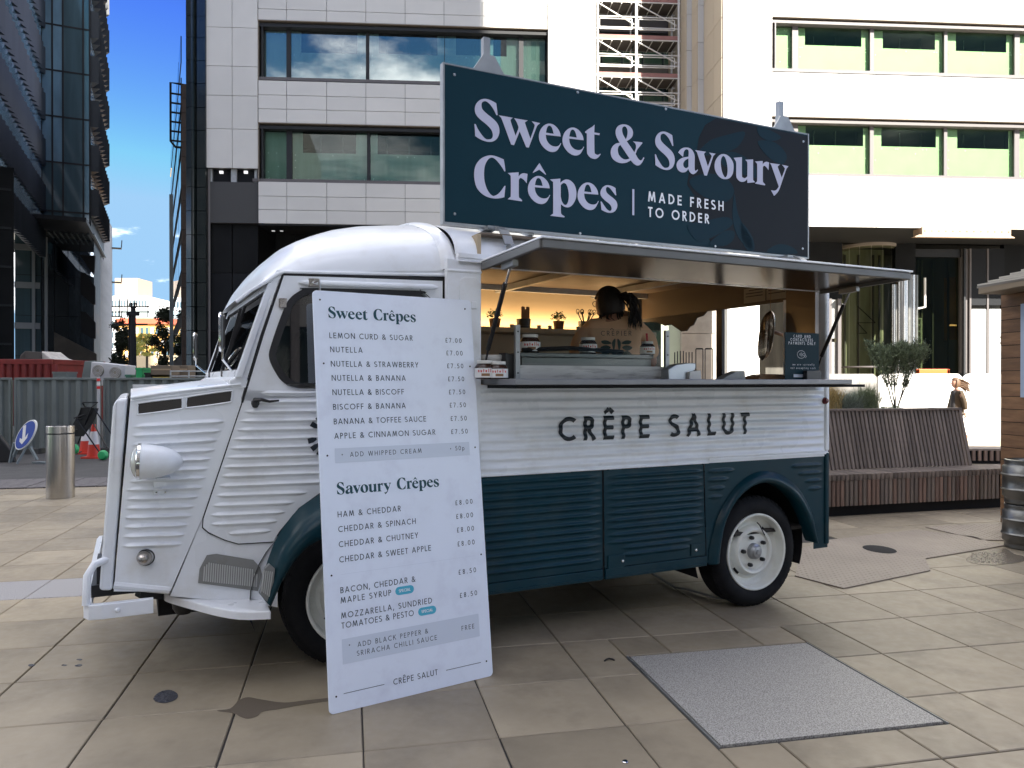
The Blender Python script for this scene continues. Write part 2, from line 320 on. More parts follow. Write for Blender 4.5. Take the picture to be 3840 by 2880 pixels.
# ------------------------------------------------------------------ lettering
def arc(cx, cy, rx, ry, a0, a1, n=14): return [(cx + rx * math.cos(R(a0 + (a1 - a0) * k / n)), cy + ry * math.sin(R(a0 + (a1 - a0) * k / n))) for k in range(n + 1)]
def sans(ch, w):
    h = w / 2; T = 1 - h; B = h; m = .5
    g = {
     'A': (.80, [[(h, 0), (.40, 1)], [(.40, 1), (.80 - h, 0)], [(.17, .3), (.63, .3)]]),
     'B': (.56, [[(h, 0), (h, 1)], [(h, T), (.28, T)] + arc(.28, .755, .2, .245 - h, 90, -90, 8) + [(h, .51)], [(h, .51), (.3, .51)] + arc(.3, .255 + h / 2, .24 - h / 2, .255 - h / 2, 90, -90, 8) + [(h, B)]]),
     'C': (.80, [arc(.5, .5, .5 - h, .5 - h, 50, 310, 22)]),
     'D': (.74, [[(h, 0), (h, 1)], [(h, T), (.24, T)] + arc(.24, .5, .5 - h, .5 - h, 90, -90, 14) + [(h, B)]]),
     'E': (.52, [[(h, 0), (h, 1)], [(h, T), (.52, T)], [(h, .51), (.49, .51)], [(h, B), (.52, B)]]),
     'F': (.50, [[(h, 0), (h, 1)], [(h, T), (.5, T)], [(h, .49), (.47, .49)]]),
     'G': (.94, [arc(.5, .5, .5 - h, .5 - h, 48, 360, 24), [(1 - h, .5), (.55, .5)]]),
     'H': (.70, [[(h, 0), (h, 1)], [(.7 - h, 0), (.7 - h, 1)], [(h, .5), (.7 - h, .5)]]),
     'I': (w, [[(h, 0), (h, 1)]]),
     'J': (.36, [[(.36 - h, 1), (.36 - h, .2)] + arc(.14, .2, .22 - h, .2 - h, 0, -150, 8)]),
     'K': (.66, [[(h, 0), (h, 1)], [(h, .45), (.58, 1)], [(.22, .55), (.63, 0)]]),
     'L': (.47, [[(h, 0), (h, 1)], [(h, B), (.47, B)]]),
     'M': (.92, [[(h, 0), (.2, 1)], [(.2, 1), (.46, .1)], [(.46, .1), (.72, 1)], [(.72, 1), (.92 - h, 0)]]),
     'N': (.76, [[(h, 0), (h, 1)], [(h, 1), (.76 - h, 0)], [(.76 - h, 0), (.76 - h, 1)]]),
     'O': (1.0, [arc(.5, .5, .5 - h, .5 - h, 0, 360, 28)]),
     'P': (.52, [[(h, 0), (h, 1)], [(h, T), (.26, T)] + arc(.26, .72, .26 - h, .28 - h, 90, -90, 9) + [(h, .44 + h)]]),
     'R': (.57, [[(h, 0), (h, 1)], [(h, T), (.26, T)] + arc(.26, .72, .26 - h, .28 - h, 90, -90, 9) + [(h, .44 + h)], [(.24, .46), (.53, 0)]]),
     'S': (.54, [arc(.27, .745, .22, .255 - h, 35, 200, 10) + [(.12, .58), (.4, .44)] + arc(.26, .26, .24, .26 - h, 25, -145, 10)]),
     'T': (.54, [[(.27, 0), (.27, 1)], [(0, T), (.54, T)]]),
     'U': (.68, [[(h, 1), (h, .33)] + arc(.34, .33, .34 - h, .33 - h, 180, 360, 12) + [(.68 - h, .33), (.68 - h, 1)]]),
     'V': (.74, [[(h, 1), (.37, 0)], [(.37, 0), (.74 - h, 1)]]),
     'W': (1.12, [[(h, 1), (.29, 0)], [(.29, 0), (.56, 1)], [(.56, 1), (.83, 0)], [(.83, 0), (1.12 - h, 1)]]),
     'X': (.66, [[(h, 0), (.62, 1)], [(h, 1), (.62, 0)]]),
     'Y': (.68, [[(.34, 0), (.34, .46)], [(h, 1), (.34, .42)], [(.34, .42), (.68 - h, 1)]]),
     'Z': (.62, [[(.04, T), (.6, T)], [(.58, T), (.05, B)], [(0, B), (.62, B)]]),
     '&': (.70, [[(.68, 0), (.2, .62)] + arc(.30, .76, .17, .24 - h, 215, -35, 10) + [(.36, .55), (.14, .4)] + arc(.26, .26, .22, .26 - h, 140, 320, 9) + [(.68, .42)]]),
     '0': (.60, [arc(.3, .5, .3 - h, .5 - h, 0, 360, 24)]),
     '5': (.54, [[(.5, T), (.2, T), (.13, .58)] + arc(.24, .32, .26, .32 - h, 100, -135, 12)]),
     '7': (.52, [[(0, T), (.5, T)], [(.48, T), (.14, 0)]]),
     '8': (.54, [arc(.27, .75, .19, .25 - h, 0, 360, 16), arc(.27, .27, .26 - h, .27 - h, 0, 360, 16)]),
     '.': (w * 1.2, [[(h * 1.2, 0), (h * 1.2, w * 1.25)]]),
     ',': (w * 1.2, [[(h * 1.6, w * 1.3), (0, -w * 1.6)]]),
     '+': (.34, [[(.02, .45), (.32, .45)], [(.17, .3), (.17, .6)]]),
     'L2': (.56, [[(.08, B), (.54, B)], [(.05, .46), (.42, .46)], [(.16, B), (.18, .6)] + arc(.36, .74, .19, .26 - h, 190, 30, 9)]),
     'p': (.5, [[(h, -.3), (h, .62)], arc(.27, .3, .23, .3, 0, 360, 16)]),
     '^': (.5, []),
     '|': (w, [[(h, -.2), (h, 1.2)]]),
     ' ': (.30, []),
     'n': (.46, [[(h, 0), (h, .62)], [(h, .35)] + arc(.24, .38, .24 - h, .26 - h, 180, 0, 8) + [(.48 - h, 0)]]),
     'u': (.46, [[(.46 - h, 0), (.46 - h, .62)], [(h, .62), (h, .25)] + arc(.23, .25, .23 - h, .25 - h, 180, 360, 8)]),
     't': (.30, [[(.15, 0), (.15, .85)], [(0, .62 - h), (.3, .62 - h)]]),
     'e': (.50, [[(.03, .31), (.5 - h, .31)] + arc(.25, .31, .25 - h, .31 - h, 0, 320, 16)]),
     'l': (w, [[(h, 0), (h, 1)]]),
     'a': (.50, [[(.5 - h, 0), (.5 - h, .62)], arc(.25, .31, .25 - h, .31 - h, 0, 360, 16)]),
     'r': (.32, [[(h, 0), (h, .62)], arc(.3, .36, .3 - h, .26 - h, 180, 90, 5)]),
     'y': (.46, [[(h, .62), (.24, .02)], [(.46 - h, .62), (.14, -.28)]]),
     'c': (.42, [arc(.27, .31, .27 - h, .31 - h, 55, 305, 12)]),
     'o': (.52, [arc(.26, .31, .26 - h, .31 - h, 0, 360, 16)]),
     's': (.34, [arc(.17, .46, .13, .16 - h, 40, 200, 6) + arc(.16, .17, .14, .17 - h, 25, -150, 6)]),
     'h': (.46, [[(h, 0), (h, 1)], [(h, .35)] + arc(.24, .38, .24 - h, .26 - h, 180, 0, 8) + [(.48 - h, 0)]]),
     'g': (.50, [[(.5 - h, .62), (.5 - h, -.1)] + arc(.25, -.08, .25 - h, .22, 0, -150, 7), arc(.25, .31, .25 - h, .31 - h, 0, 360, 16)]),
     'i': (w, [[(h, 0), (h, .62)], [(h, .8), (h, .94)]]),
     'd': (.50, [[(.5 - h, 0), (.5 - h, 1)], arc(.25, .31, .25 - h, .31 - h, 0, 360, 16)]),
     'w': (.7, [[(h, .62), (.2, 0)], [(.2, 0), (.35, .6)], [(.35, .6), (.5, 0)], [(.5, 0), (.7 - h, .62)]]),
    }
    if ch == 'Ê':
        a, st = g['E']; return a, st + [[(.06, 1.12), (.27, 1.30)], [(.27, 1.30), (.48, 1.12)]]
    if ch == '£': return g['L2']
    return g[ch]
def ribbon(poly, w, sub=None):
    if sub:
        q = [poly[0]]
        for a, b in zip(poly, poly[1:]):
            k = max(1, int(math.hypot(b[0] - a[0], b[1] - a[1]) / sub))
            q += [(lerp(a[0], b[0], i / k), lerp(a[1], b[1], i / k)) for i in range(1, k + 1)]
        poly = q
    L = []; Rr = []; n = len(poly); closed = math.hypot(poly[0][0] - poly[-1][0], poly[0][1] - poly[-1][1]) < 1e-6
    for i, p in enumerate(poly):
        if closed and i in (0, n - 1): a = poly[-2]; b = poly[1]
        else: a = poly[max(0, i - 1)]; b = poly[min(n - 1, i + 1)]
        d0 = (p[0] - a[0], p[1] - a[1]); d1 = (b[0] - p[0], b[1] - p[1])
        def nn(d):
            q = math.hypot(*d); return (d[0] / q, d[1] / q) if q > 1e-9 else (0, 0)
        d0 = nn(d0); d1 = nn(d1); dx = d0[0] + d1[0]; dy = d0[1] + d1[1]; q = math.hypot(dx, dy) or 1; dx /= q; dy /= q
        k = max(.5, (dx * (d1[0] or d0[0]) + dy * (d1[1] if (d1[0] or d1[1]) else d0[1]))) if (d0 != (0, 0) and d1 != (0, 0)) else 1
        L.append((p[0] - dy * w / 2 / k, p[1] + dx * w / 2 / k)); Rr.append((p[0] + dy * w / 2 / k, p[1] - dx * w / 2 / k))
    return L, Rr
def text(mb, s, size, w, track, P, width=None, m=0, sub=None, eps=.00006):
    """stroke lettering; P(u, v, lift) -> point; width fits the tracking"""
    adv = [sans(c, w)[0] for c in s]
    if width is not None: track = (width / size - sum(adv)) / max(1, len(s) - 1)
    x = 0; lay = 0
    for c, a in zip(s, adv):
        for k, st in enumerate(sans(c, w)[1]):
            L, Rr = ribbon(st, w, sub); n = len(L)
            cr = 4 if sub else 1; rows = [[(lerp(p[0], q[0], t / cr), lerp(p[1], q[1], t / cr)) for p, q in zip(L, Rr)] for t in range(cr + 1)]
            mb.add([P((x + p[0]) * size, p[1] * size, (k % 4) * eps) for r_ in rows for p in r_],
                   [(t * n + i, (t + 1) * n + i, (t + 1) * n + i + 1, t * n + i + 1) for t in range(cr) for i in range(n - 1)], m)
        x += a + track
    return mb
# big display serif, outlines measured letter by letter: (outline, holes) in picture units of a zoom
SB = .15                                   # the roof sign stands this far in from the van's side
VANF = Fr(-.854, 3.3635, math.pi / 2 - R(63.7))
z1 = zm(1740, 330, 6.6367); z2 = zm(2000, 400, 6.6367); z3 = zm(2260, 430, 6.6367); z4 = zm(2500, 500, 8.296); z5 = zm(2720, 540, 7.646)
z6 = zm(1750, 560, 6.6367); z7 = zm(2030, 620, 6.6367)
RAW = {
 'S': (z1, [(795,385,1),(700,330),(600,290),(500,275),(400,300),(320,365),(275,450),(262,540),(280,640),(340,730),(430,815),(530,895),(620,980),(680,1060),(708,1150),(705,1220),(670,1270),(600,1285),(540,1275),(470,1215),(400,1120),(330,1010),(285,905,1),(250,900,1),(264,1050),(270,1200,1),(370,1265),(480,1315),(600,1345),(710,1335),(800,1280),(850,1200),(875,1100),(865,990),(830,900),(770,820),(680,740),(580,660),(500,590),(445,520),(428,440),(440,370),(490,338),(540,338),(600,375),(670,450),(740,560),(798,680,1),(830,680,1),(815,530)], []),
 'w': (z1, [(855,685,1),(1208,745,1),(1163,785),(1160,850),(1275,1190,1),(1345,1010),(1330,920),(1290,830),(1240,755,1),(1582,815,1),(1525,850),(1518,900),(1645,1265,1),(1745,970),(1735,900),(1678,832,1),(1888,880,1),(1830,930),(1790,1000),(1605,1488,1),(1540,1478,1),(1378,1085,1),(1237,1428,1),(1165,1410,1),(940,800),(905,735)], []),
 'e': (z2, [(674,748,1),(655,650),(600,550),(520,470),(430,430),(340,432),(250,480),(180,560),(140,660),(130,760),(148,860),(200,960),(280,1050),(370,1110),(460,1133),(540,1120),(600,1075),(650,990),(685,915,1),(668,910,1),(640,960),(590,990),(520,995),(440,970),(370,910),(320,820),(300,705,1)], [[(308,640),(325,560),(350,500),(390,478),(435,500),(470,570),(498,682,1),(306,652,1)]]),
 't': (z2, [(1515,450,1),(1508,645,1),(1645,668,1),(1635,715,1),(1508,695,1),(1515,1120),(1540,1180),(1590,1203),(1630,1190),(1655,1172,1),(1668,1192,1),(1610,1265),(1550,1300),(1490,1302),(1410,1270),(1350,1200),(1325,1110),(1322,670,1),(1280,655,1),(1280,625,1),(1380,550),(1450,510)], []),
 '&': (z3, [(590,665,1),(660,620),(720,560),(745,480),(735,390),(680,310),(600,260),(500,245),(400,270),(335,340),(312,430),(325,530),(370,630),(415,705,1),(330,720),(250,780),(205,860),(190,960),(215,1060),(280,1140),(380,1195),(480,1213),(590,1195),(690,1140,1),(760,1220),(830,1265),(890,1265),(940,1235),(980,1180),(1028,1080,1),(1010,1060,1),(980,1110),(950,1140),(915,1135),(870,1090),(810,985,1),(850,880),(900,810),(980,715,1),(975,692,1),(742,668,1),(800,720),(820,780),(815,850),(780,940,1)],
       [[(565,615,1),(500,500),(475,400),(485,330),(525,297),(570,310),(605,380),(610,460),(595,550)], [(430,755,1),(385,800),(368,880),(385,980),(430,1050),(500,1105),(570,1120),(660,1095,1)]]),
 'a': (z4, [(345,600,1),(400,525),(480,465),(580,445),(690,460),(780,525),(840,630),(862,740),(860,900),(862,1120),(885,1168),(950,1128,1),(965,1140,1),(920,1210),(850,1265),(800,1275),(740,1245),(690,1180),(662,1110,1),(600,1190),(510,1222),(420,1205),(340,1140),(300,1040),(300,950),(345,860),(430,790),(530,752),(664,730,1),(672,600),(660,530),(610,500),(560,525),(520,590),(500,735,1),(470,715,1)], [[(665,790,1),(580,830),(520,900),(503,960),(520,1040),(575,1085),(620,1080),(665,1040,1)]]),
 'v': (z4, [(872,525,1),(1218,580,1),(1165,620),(1160,690),(1270,1030,1),(1380,740),(1375,690),(1308,603,1),(1513,640,1),(1450,700),(1420,770),(1240,1322,1),(1160,1312,1),(945,640),(910,580)], []),
 'o': (z4, [(1740,648),(1640,680),(1560,760),(1500,870),(1478,1000),(1490,1130),(1540,1250),(1620,1350),(1720,1415),(1820,1430),(1920,1410),(2000,1340),(2050,1240),(2068,1100),(2065,960),(2030,860),(1960,755),(1850,672)], [[(1740,710),(1690,780),(1670,900),(1680,1050),(1720,1230),(1780,1350),(1815,1370),(1860,1320),(1880,1210),(1880,1080),(1860,930),(1820,790),(1780,725)]]),
 'u': (z5, [(228,400,1),(465,380,1),(465,900),(490,960),(540,985),(600,950),(618,915,1),(620,560),(600,500),(558,455,1),(785,445,1),(785,1010),(800,1045),(832,1085,1),(832,1102,1),(620,1120,1),(616,1010,1),(560,1065),(480,1090),(400,1070),(330,1000),(300,900),(300,560),(270,470)], []),
 'r': (z5, [(838,505,1),(1060,490,1),(1060,590,1),(1100,540),(1160,512),(1242,530,1),(1225,757,1),(1180,690),(1130,640),(1090,630),(1065,670,1),(1065,1060),(1085,1110),(1132,1165,1),(1127,1192,1),(838,1137,1),(880,1090),(900,1040),(900,620),(885,555)], []),
 'y': (z5, [(1262,548,1),(1557,590,1),(1500,640),(1500,690),(1605,965,1),(1690,740),(1680,680),(1612,598,1),(1798,640,1),(1760,690),(1720,770),(1560,1240),(1500,1370),(1440,1440),(1385,1492,1),(1298,1328,1),(1400,1340),(1460,1310),(1510,1240),(1518,1215,1),(1330,680),(1300,600)], []),
 'C': (z6, [(915,255,1),(800,205),(680,165),(560,155),(430,190),(320,260),(230,380),(190,500),(178,640),(195,800),(240,950),(330,1070),(450,1160),(580,1210),(720,1228),(850,1215),(930,1195,1),(958,913,1),(933,913,1),(860,1020),(780,1110),(700,1155),(640,1160),(560,1090),(490,970),(440,800),(425,620),(440,440),(490,310),(550,235),(620,210),(700,245),(790,340),(870,450),(933,555,1),(958,547,1),(940,400)], []),
 '^': (z6, [(1803,345,1),(1968,625,1),(1955,637,1),(1800,510,1),(1642,592,1),(1640,574,1)], []),
 'p': (z7, [(207,355,1),(465,335,1),(462,440,1),(530,385),(610,355),(700,375),(790,450),(845,560),(865,700),(850,830),(800,940),(730,1020),(650,1050),(560,1030),(478,970,1),(480,1170),(500,1225),(572,1275,1),(562,1300,1),(212,1257,1),(270,1210),(285,1160),(285,470),(270,410)], [[(475,495,1),(520,455),(570,445),(620,490),(655,590),(675,720),(670,850),(640,950),(600,988),(550,970),(500,890),(475,780,1)]]),
 's': (z7, [(1838,570,1),(1760,525),(1670,500),(1590,505),(1510,560),(1465,650),(1465,730),(1500,800),(1580,880),(1680,960),(1730,1030),(1740,1090),(1720,1130),(1680,1135),(1620,1090),(1560,1010),(1492,905,1),(1465,905,1),(1478,1010),(1486,1108,1),(1560,1150),(1650,1180),(1740,1182),(1820,1145),(1870,1070),(1882,980),(1850,890),(1780,820),(1690,750),(1620,680),(1600,610),(1610,555),(1645,542),(1700,575),(1760,650),(1838,752,1),(1858,745,1),(1845,650)], []),
}
def sp(z, x, y): return VANF.px(*z(x, y), SB)
GL = {}
for k, (z, o, hs) in RAW.items():
    f = lambda pts: [(*sp(z, p[0], p[1]), p[2] if len(p) > 2 else 0) for p in pts]
    GL[k] = [catmull(f(o), 4)] + [catmull(f(h), 4) for h in hs]
def bbox(loops): xs = [p[0] for p in loops[0]]; ys = [p[1] for p in loops[0]]; return min(xs), max(xs), min(ys), max(ys)
def place(k, x0, x1, yb):
    a, b, c, d = bbox(GL[k]); s = (x1 - x0) / (b - a); return [[(x0 + (p[0] - a) * s, yb + (p[1] - c) * s) for p in l] for l in GL[k]]
def ax(z, x, y=900): return sp(z, x, y)[0]
EB = bbox(GL['e'])[2]
WORDS = {
 'Sweet': [GL['S'], GL['w'], GL['e'], place('e', ax(z2, 716), ax(z2, 1255), EB), GL['t']],
 '&': [GL['&']],
 'Savoury': [place('S', ax(z3, 1288), ax(z3, 1786), sp(z3, 1570, 1382)[1]), GL['a'], GL['v'], GL['o'], GL['u'], GL['r'], GL['y']],
 'Crêpes': [GL['C'], place('r', ax(z6, 1013), ax(z6, 1507), sp(z6, 1385, 1300)[1]), place('e', ax(z6, 1515), ax(z7, 212), sp(z6, 1850, 1367)[1]), GL['^'],
            GL['p'], place('e', ax(z7, 893), ax(z7, 1420), sp(z7, 1205, 1117)[1]), GL['s']],
}
def serif_mesh(mb, word, P, m=0, thick=None):
    for loops in word:
        flat = [p for l in loops for p in l]
        tris = tessellate_polygon([[Vector((p[0], p[1], 0)) for p in l] for l in loops])
        mb.add([P(p[0], p[1]) for p in flat], [tuple(t) for t in tris], m)
# ------------------------------------------------------------------ the van
N = zm(300, 1350, 1.659); Cc = zm(750, 800, 2.212); Q = zm(1780, 1400, 1.952); W = zm(2300, 1600, 2.074); D = zm(0, 0, .57604)
I = zm(1750, 900, 2.4578); J = zm(2400, 900, 2.4578); K = zm(1780, 850, 6.6367)
van = thing('crepe_van', 'white and dark teal corrugated vintage crepe van with its serving hatch open', 'food van', VANF)
KB = -.1575
def cabb(a): return .03 + KB * (a - .62)
def cap(p, off=0):              # measured point -> van-local point on the tapering cab side
    d = ray(*p); da, db = VANF.loc(d, 0); ca, cb = VANF.loc((0, 0))
    t = (.03 + KB * (ca - .62) + off - cb) / (db - KB * da); return (ca + t * da, cb + t * db, H + t * d[2])
def vp(p, b): a, z = VANF.px(*p, b); return (a, b, z)
def rib_panel(name, mt, L, Rt, ribs, amp, yf, nu=30, nv=120, parent=None, hole=None, thick=.012):
    """sheet between edge polylines L and Rt of (t,a,z); ribs (a0,z0,a1,z1,halfwidth) pressed outwards"""
    mb = MB()
    def P(s, t):
        l = interp(L, t); r = interp(Rt, t); a = lerp(l[0], r[0], s); z = lerp(l[1], r[1], s); d = 0
        for a0, z0, a1, z1, hw in ribs:
            ux = a1 - a0; uz = z1 - z0; q = math.hypot(ux, uz); ux /= q; uz /= q
            al = (a - a0) * ux + (z - z0) * uz; pe = abs(-(a - a0) * uz + (z - z0) * ux)
            e = min(al, q - al); tp = 1 if e > .035 else max(0, e / .035) ** .5
            w = hw * max(.25, tp)
            if pe < w and e > 0: d += tp * (.5 + .5 * math.cos(math.pi * pe / w))
        return (a, yf(a, z) - amp * d, z)
    mb.grid(P, nu, nv, skip=(lambda s, t: hole(*[P(s, t)[i] for i in (0, 2)])) if hole else None)
    return mb.build(name, mt, parent or van, sharp=60)
wh = M('van_white'); te = M('van_teal')
# --- nose side and grille shell
nl = [cap(N(*p)) for p in ((210, 1440), (315, 238))]; nr = [cap(N(*p)) for p in ((562, 1440), (760, 985), (1005, 265), (1000, 152))]
def yt(lo, hi): return lambda z: (z - lo) / (hi - lo)
zl0, zl1 = nl[0][2], nl[1][2]; zr0, zr1 = nr[0][2], nr[-1][2]
ribs = []
for yl, xl, xr, yr in ((415,340,890,382),(470,330,872,440),(527,330,850,497),(585,330,832,560),(637,330,812,615),(697,325,793,675),(754,318,775,732),(808,300,755,792),
                       (865,295,732,850),(922,290,712,910),(981,283,690,967),(1040,277,672,1025),(1098,272,652,1085),(1158,268,632,1143)):
    p = cap(N(xl, yl)); q = cap(N(xr, yr)); ribs.append((p[0], p[2], q[0], q[2], .0135))
Lr = [((p[2] - zl0) / (zl1 - zl0), p[0], p[2]) for p in nl]
Rr_ = [((p[2] - zr0) / (zr1 - zr0), p[0], p[2]) for p in nr]
nose = rib_panel('bonnet_side', wh, Lr, Rr_, ribs, .014, lambda a, z: cabb(a), 44, 190)
for k, ps in enumerate((((360,268),(635,235),(635,303),(360,340)), ((665,229),(948,188),(938,262),(660,299)))):
    mb = MB(); c = [cap(N(*p), -.002) for p in ps]; cx = sum(p[0] for p in c) / 4; cz = sum(p[2] for p in c) / 4
    o = catmull([(p[0] + (cx - p[0]) * f, p[2] + (cz - p[2]) * g) for p in c for f, g in ((.0, .25), (.06, .0))] and
                [(lerp(c[i][0], c[j][0], f), lerp(c[i][2], c[j][2], f)) for i, j in ((0, 1), (1, 2), (2, 3), (3, 0)) for f in ((.06, .94) if i in (0, 2) else (.18, .82))], 3)
    mb.add([(p[0], cabb(p[0]) - .004, p[1]) for p in o] + [(p[0], cabb(p[0]) + .002, p[1]) for p in o], [tuple(range(len(o)))] + [(i, (i + 1) % len(o), len(o) + (i + 1) % len(o), len(o) + i) for i in range(len(o))])
    v = mb.build('vent', M('mesh_dark'), nose)
    v2 = MB(); v2.tube([(p[0], cabb(p[0]) - .004, p[1]) for p in o], .0035, 5, closed=True); v2.build('vent_rim', wh, nose)
mb = MB()                       # grille shell: rounded frame right at the front
gs = [cap(N(*p), .0) for p in ((120, 1432), (205, 275), (215, 250), (300, 238), (202, 1436))]
fb = 1.62                       # far side of the nose
def shell(pts, x, y0, y1):
    pass
pts = [(gs[0][0], gs[0][2]), (gs[1][0], gs[1][2] - .01), (gs[1][0] + .012, gs[2][2] + .004), (gs[3][0], gs[3][2] + .004), (gs[4][0], gs[4][2])]
mb.prism([(p[0], p[1]) for p in pts], 'y', cabb(-.8) - .006, fb + .1)
mb.build('grille_shell', wh, van, bev=.014, seg=3)
mb = MB(); g0 = cap(N(202, 1436), .0); g1 = cap(N(303, 240), 0); n0 = nl
mb.prism([(g0[0] + .001, g0[2]), (g1[0] + .001, g1[2]), (n0[1][0] - .001, n0[1][2]), (n0[0][0] - .001, n0[0][2])], 'y', cabb(-.75) + .02, fb + .07)
mb.build('shell_gap', M('black_matte'), van)
mb = MB()                       # bonnet: curved lid from the grille back to the cowl
def PB(s, t):
    a = lerp(n0[1][0], nr[-1][0] + .03, s); zb = lerp(nl[1][2] - .012, nr[-1][2] - .01, s); b0 = cabb(a) - .004; b1 = 1.95 - b0
    ph = t * math.pi; return (a, (b0 + b1) / 2 - math.cos(ph) * (b1 - b0) / 2, zb + .045 * math.sin(ph) ** .6)
mb.grid(PB, 10, 26); mb.build('bonnet', wh, van)
mb = MB(); mb.tube([(cap(N(*p), -.006)) for p in ((318, 236), (500, 208), (760, 178), (1000, 150))], .006, 8); mb.build('bonnet_edge', wh, van)
# --- lower roll under the bonnet side
mb = MB(); p = cap(N(214, 1400)); q = cap(N(562, 1432)); mb.tube([(p[0], p[1] + .012, p[2]), (q[0], q[1] + .012, q[2])], .02, 10); mb.build('lower_roll', wh, van)
# --- sill panel under the door and pillar strip
mb = MB()
sill = [cap(N(*p)) for p in ((600,1378),(762,985),(760,1045),(800,1075),(900,1122),(985,1147),(1200,1132),(1230,1100),(1230,1540),(1113,1520),(560,1470))]
mb.prism([(p[0], p[2]) for p in sill], 'y', 0, .03)
for i, v in enumerate(mb.v): mb.v[i] = (v[0], v[1] + cabb(v[0]) + .004, v[2])
mb.build('sill_panel', wh, van)
def cabprism(name, pts, m, off=0, th=.03, holes=(), parent=None, bev=0, conv=True, z=N):
    f = (lambda p: (lambda c: (c[0], c[2]))(cap(z(*p), off))) if conv else (lambda p: p)
    mb = MB(); mb.prism([f(p) for p in pts], 'y', 0, th, holes=[[f(p) for p in h] for h in holes])
    for i, v in enumerate(mb.v): mb.v[i] = (v[0], v[1] + cabb(v[0]) + off, v[2])
    return mb.build(name, m, parent or van, bev=bev)
cabprism('front_pillar', ((250,1480),(325,1405),(345,1310),(580,620),(575,600),(640,470),(1000,470),(2040,470),(2040,500),(690,493),(670,520),(500,1010),(335,1560),(305,1659),(200,1659)), wh, .002, .05, z=Cc)
cabprism('door_jamb', ((985,290),(1010,262),(1050,120),(1090,0),(1110,0),(1010,300),(775,985),(762,985),(745,975)), wh, .004, .03)
# dark shut lines round the door
def cline(name, pts, r, m, off, z=N, parent=None, cl=False):
    mb = MB(); mb.tube([cap(z(*p), off) for p in pts], r, 5, closed=cl); return mb.build(name, m, parent or van)
cline('door_seal', [(690,502),(520,1010),(350,1570)], .005, M('black_rubber'), -.001, Cc)
cline('door_seal', [(1008,265),(900,590),(766,985),(762,1043),(800,1075),(900,1120),(985,1145),(1200,1132)], .0028, M('black_rubber'), -.001)
cline('door_seal', [(690,502),(1300,522),(2010,548)], .008, M('black_rubber'), .0, Cc)
# --- door
door = bpy.data.objects.new('cab_door', None); C.objects.link(door); door.parent = van
dl = [cap(N(*p)) for p in ((985,1143),(900,1118),(800,1070),(765,1040),(768,985),(1012,265),(1030,190))]
dz0 = dl[0][2]; dz1 = cap(N(1480, 185))[2]
zt = dl[-1][2]
Ld = [((p[2] - dz0) / (zt - dz0), p[0], p[2]) for p in dl]
ar = [cap(N(*p), 0) for p in ((1200,1132),(1240,1065),(1360,920),(1500,820))]
arx = [(.0, ar[0][0], dz0), ((ar[1][2] - dz0) / (zt - dz0), ar[1][0], ar[1][2]), ((ar[2][2] - dz0) / (zt - dz0), ar[2][0], ar[2][2]), ((ar[3][2] - dz0) / (zt - dz0), ar[3][0], ar[3][2]),
       (.45, .14, lerp(dz0, zt, .45)), (.5, .55, lerp(dz0, zt, .5)), (1, .565, zt)]
ribs = []
for xl, yl, xr in ((1140,205,0),(1085,262,0),(1035,322,0),(1010,380,0),(990,435,0),(972,492,0),(950,548,0),(930,606,0),(908,665,0),(890,722,0),(872,783,0),(855,843,1410),(832,905,1330),(818,965,1272),(818,1022,1225),(925,1080,1187)):
    p = cap(N(xl, yl)); q = cap(N(xr, yl - 20)) if xr else (.50, 0, p[2] + .004); ribs.append((p[0], p[2], q[0], q[2], .0135))
rib_panel('door_skin', wh, Ld, arx, ribs, .014, lambda a, z: cabb(a) - .002, 60, 190, parent=door)
wo_ = [cap(Cc(*p)) for p in ((640,1330),(580,1200),(600,1080),(700,800),(760,700),(850,640),(900,628),(1780,650),(1850,670),(1890,700))]
win = [(p[0], p[2]) for p in wo_] + [(.575, 1.66), (.585, 1.40), (.56, 1.32), (.50, 1.285)] + [(p[0], p[2]) for p in [cap(Cc(*q)) for q in ((960,1455),(800,1450),(700,1400))]]
win = catmull(win, 4)
dz = zt - .002
dtop = [(dl[-1][0] + .002, dz)] + [(lambda c: (c[0], c[2]))(cap(Cc(*p))) for p in ((360,1560),(530,1005),(697,515))] + [(.60, cap(Cc(2010, 560))[2]), (.60, dz)]
cabprism('door_frame', dtop, wh, -.002, .03, holes=[win], parent=door, conv=False)
def shrink(l, k):
    cx = sum(p[0] for p in l) / len(l); cz = sum(p[1] for p in l) / len(l); out = []
    n = len(l)
    for i, p in enumerate(l):
        a = l[i - 1]; b = l[(i + 1) % n]; dx = b[0] - a[0]; dy = b[1] - a[1]; q = math.hypot(dx, dy) or 1; nx, ny = dy / q, -dx / q
        if (cx - p[0]) * nx + (cz - p[1]) * ny < 0: nx, ny = -nx, -ny
        out.append((p[0] + nx * k, p[1] + ny * k))
    return out
inner = shrink(win, .026)
cabprism('window_seal', shrink(win, -.004), M('black_rubber'), -.012, .03, holes=[inner], parent=door, conv=False, bev=.004)
glass('cab_glass', (.35, .37, .37), .10)
cabprism('window_glass', shrink(win, .02), M('cab_glass'), .006, .004, parent=door, conv=False)
p = cap(Cc(815, 572), -.01); q = cap(Cc(1975, 615), -.01)
mb = MB(); mb.tube([p, (p[0] + .03, p[1] - .004, p[2]), (q[0] - .03, q[1] - .004, q[2]), q], [.003, .014, .014, .003], 12); mb.build('door_swage', wh, door)
c = cap(Cc(690, 745), -.006); mb = MB(); mb.box(c[0] - .019, c[0] + .017, c[1] - .008, c[1] + .01, c[2] - .022, c[2] + .022); mb.build('hinge', M('old_chrome'), door, bev=.004)
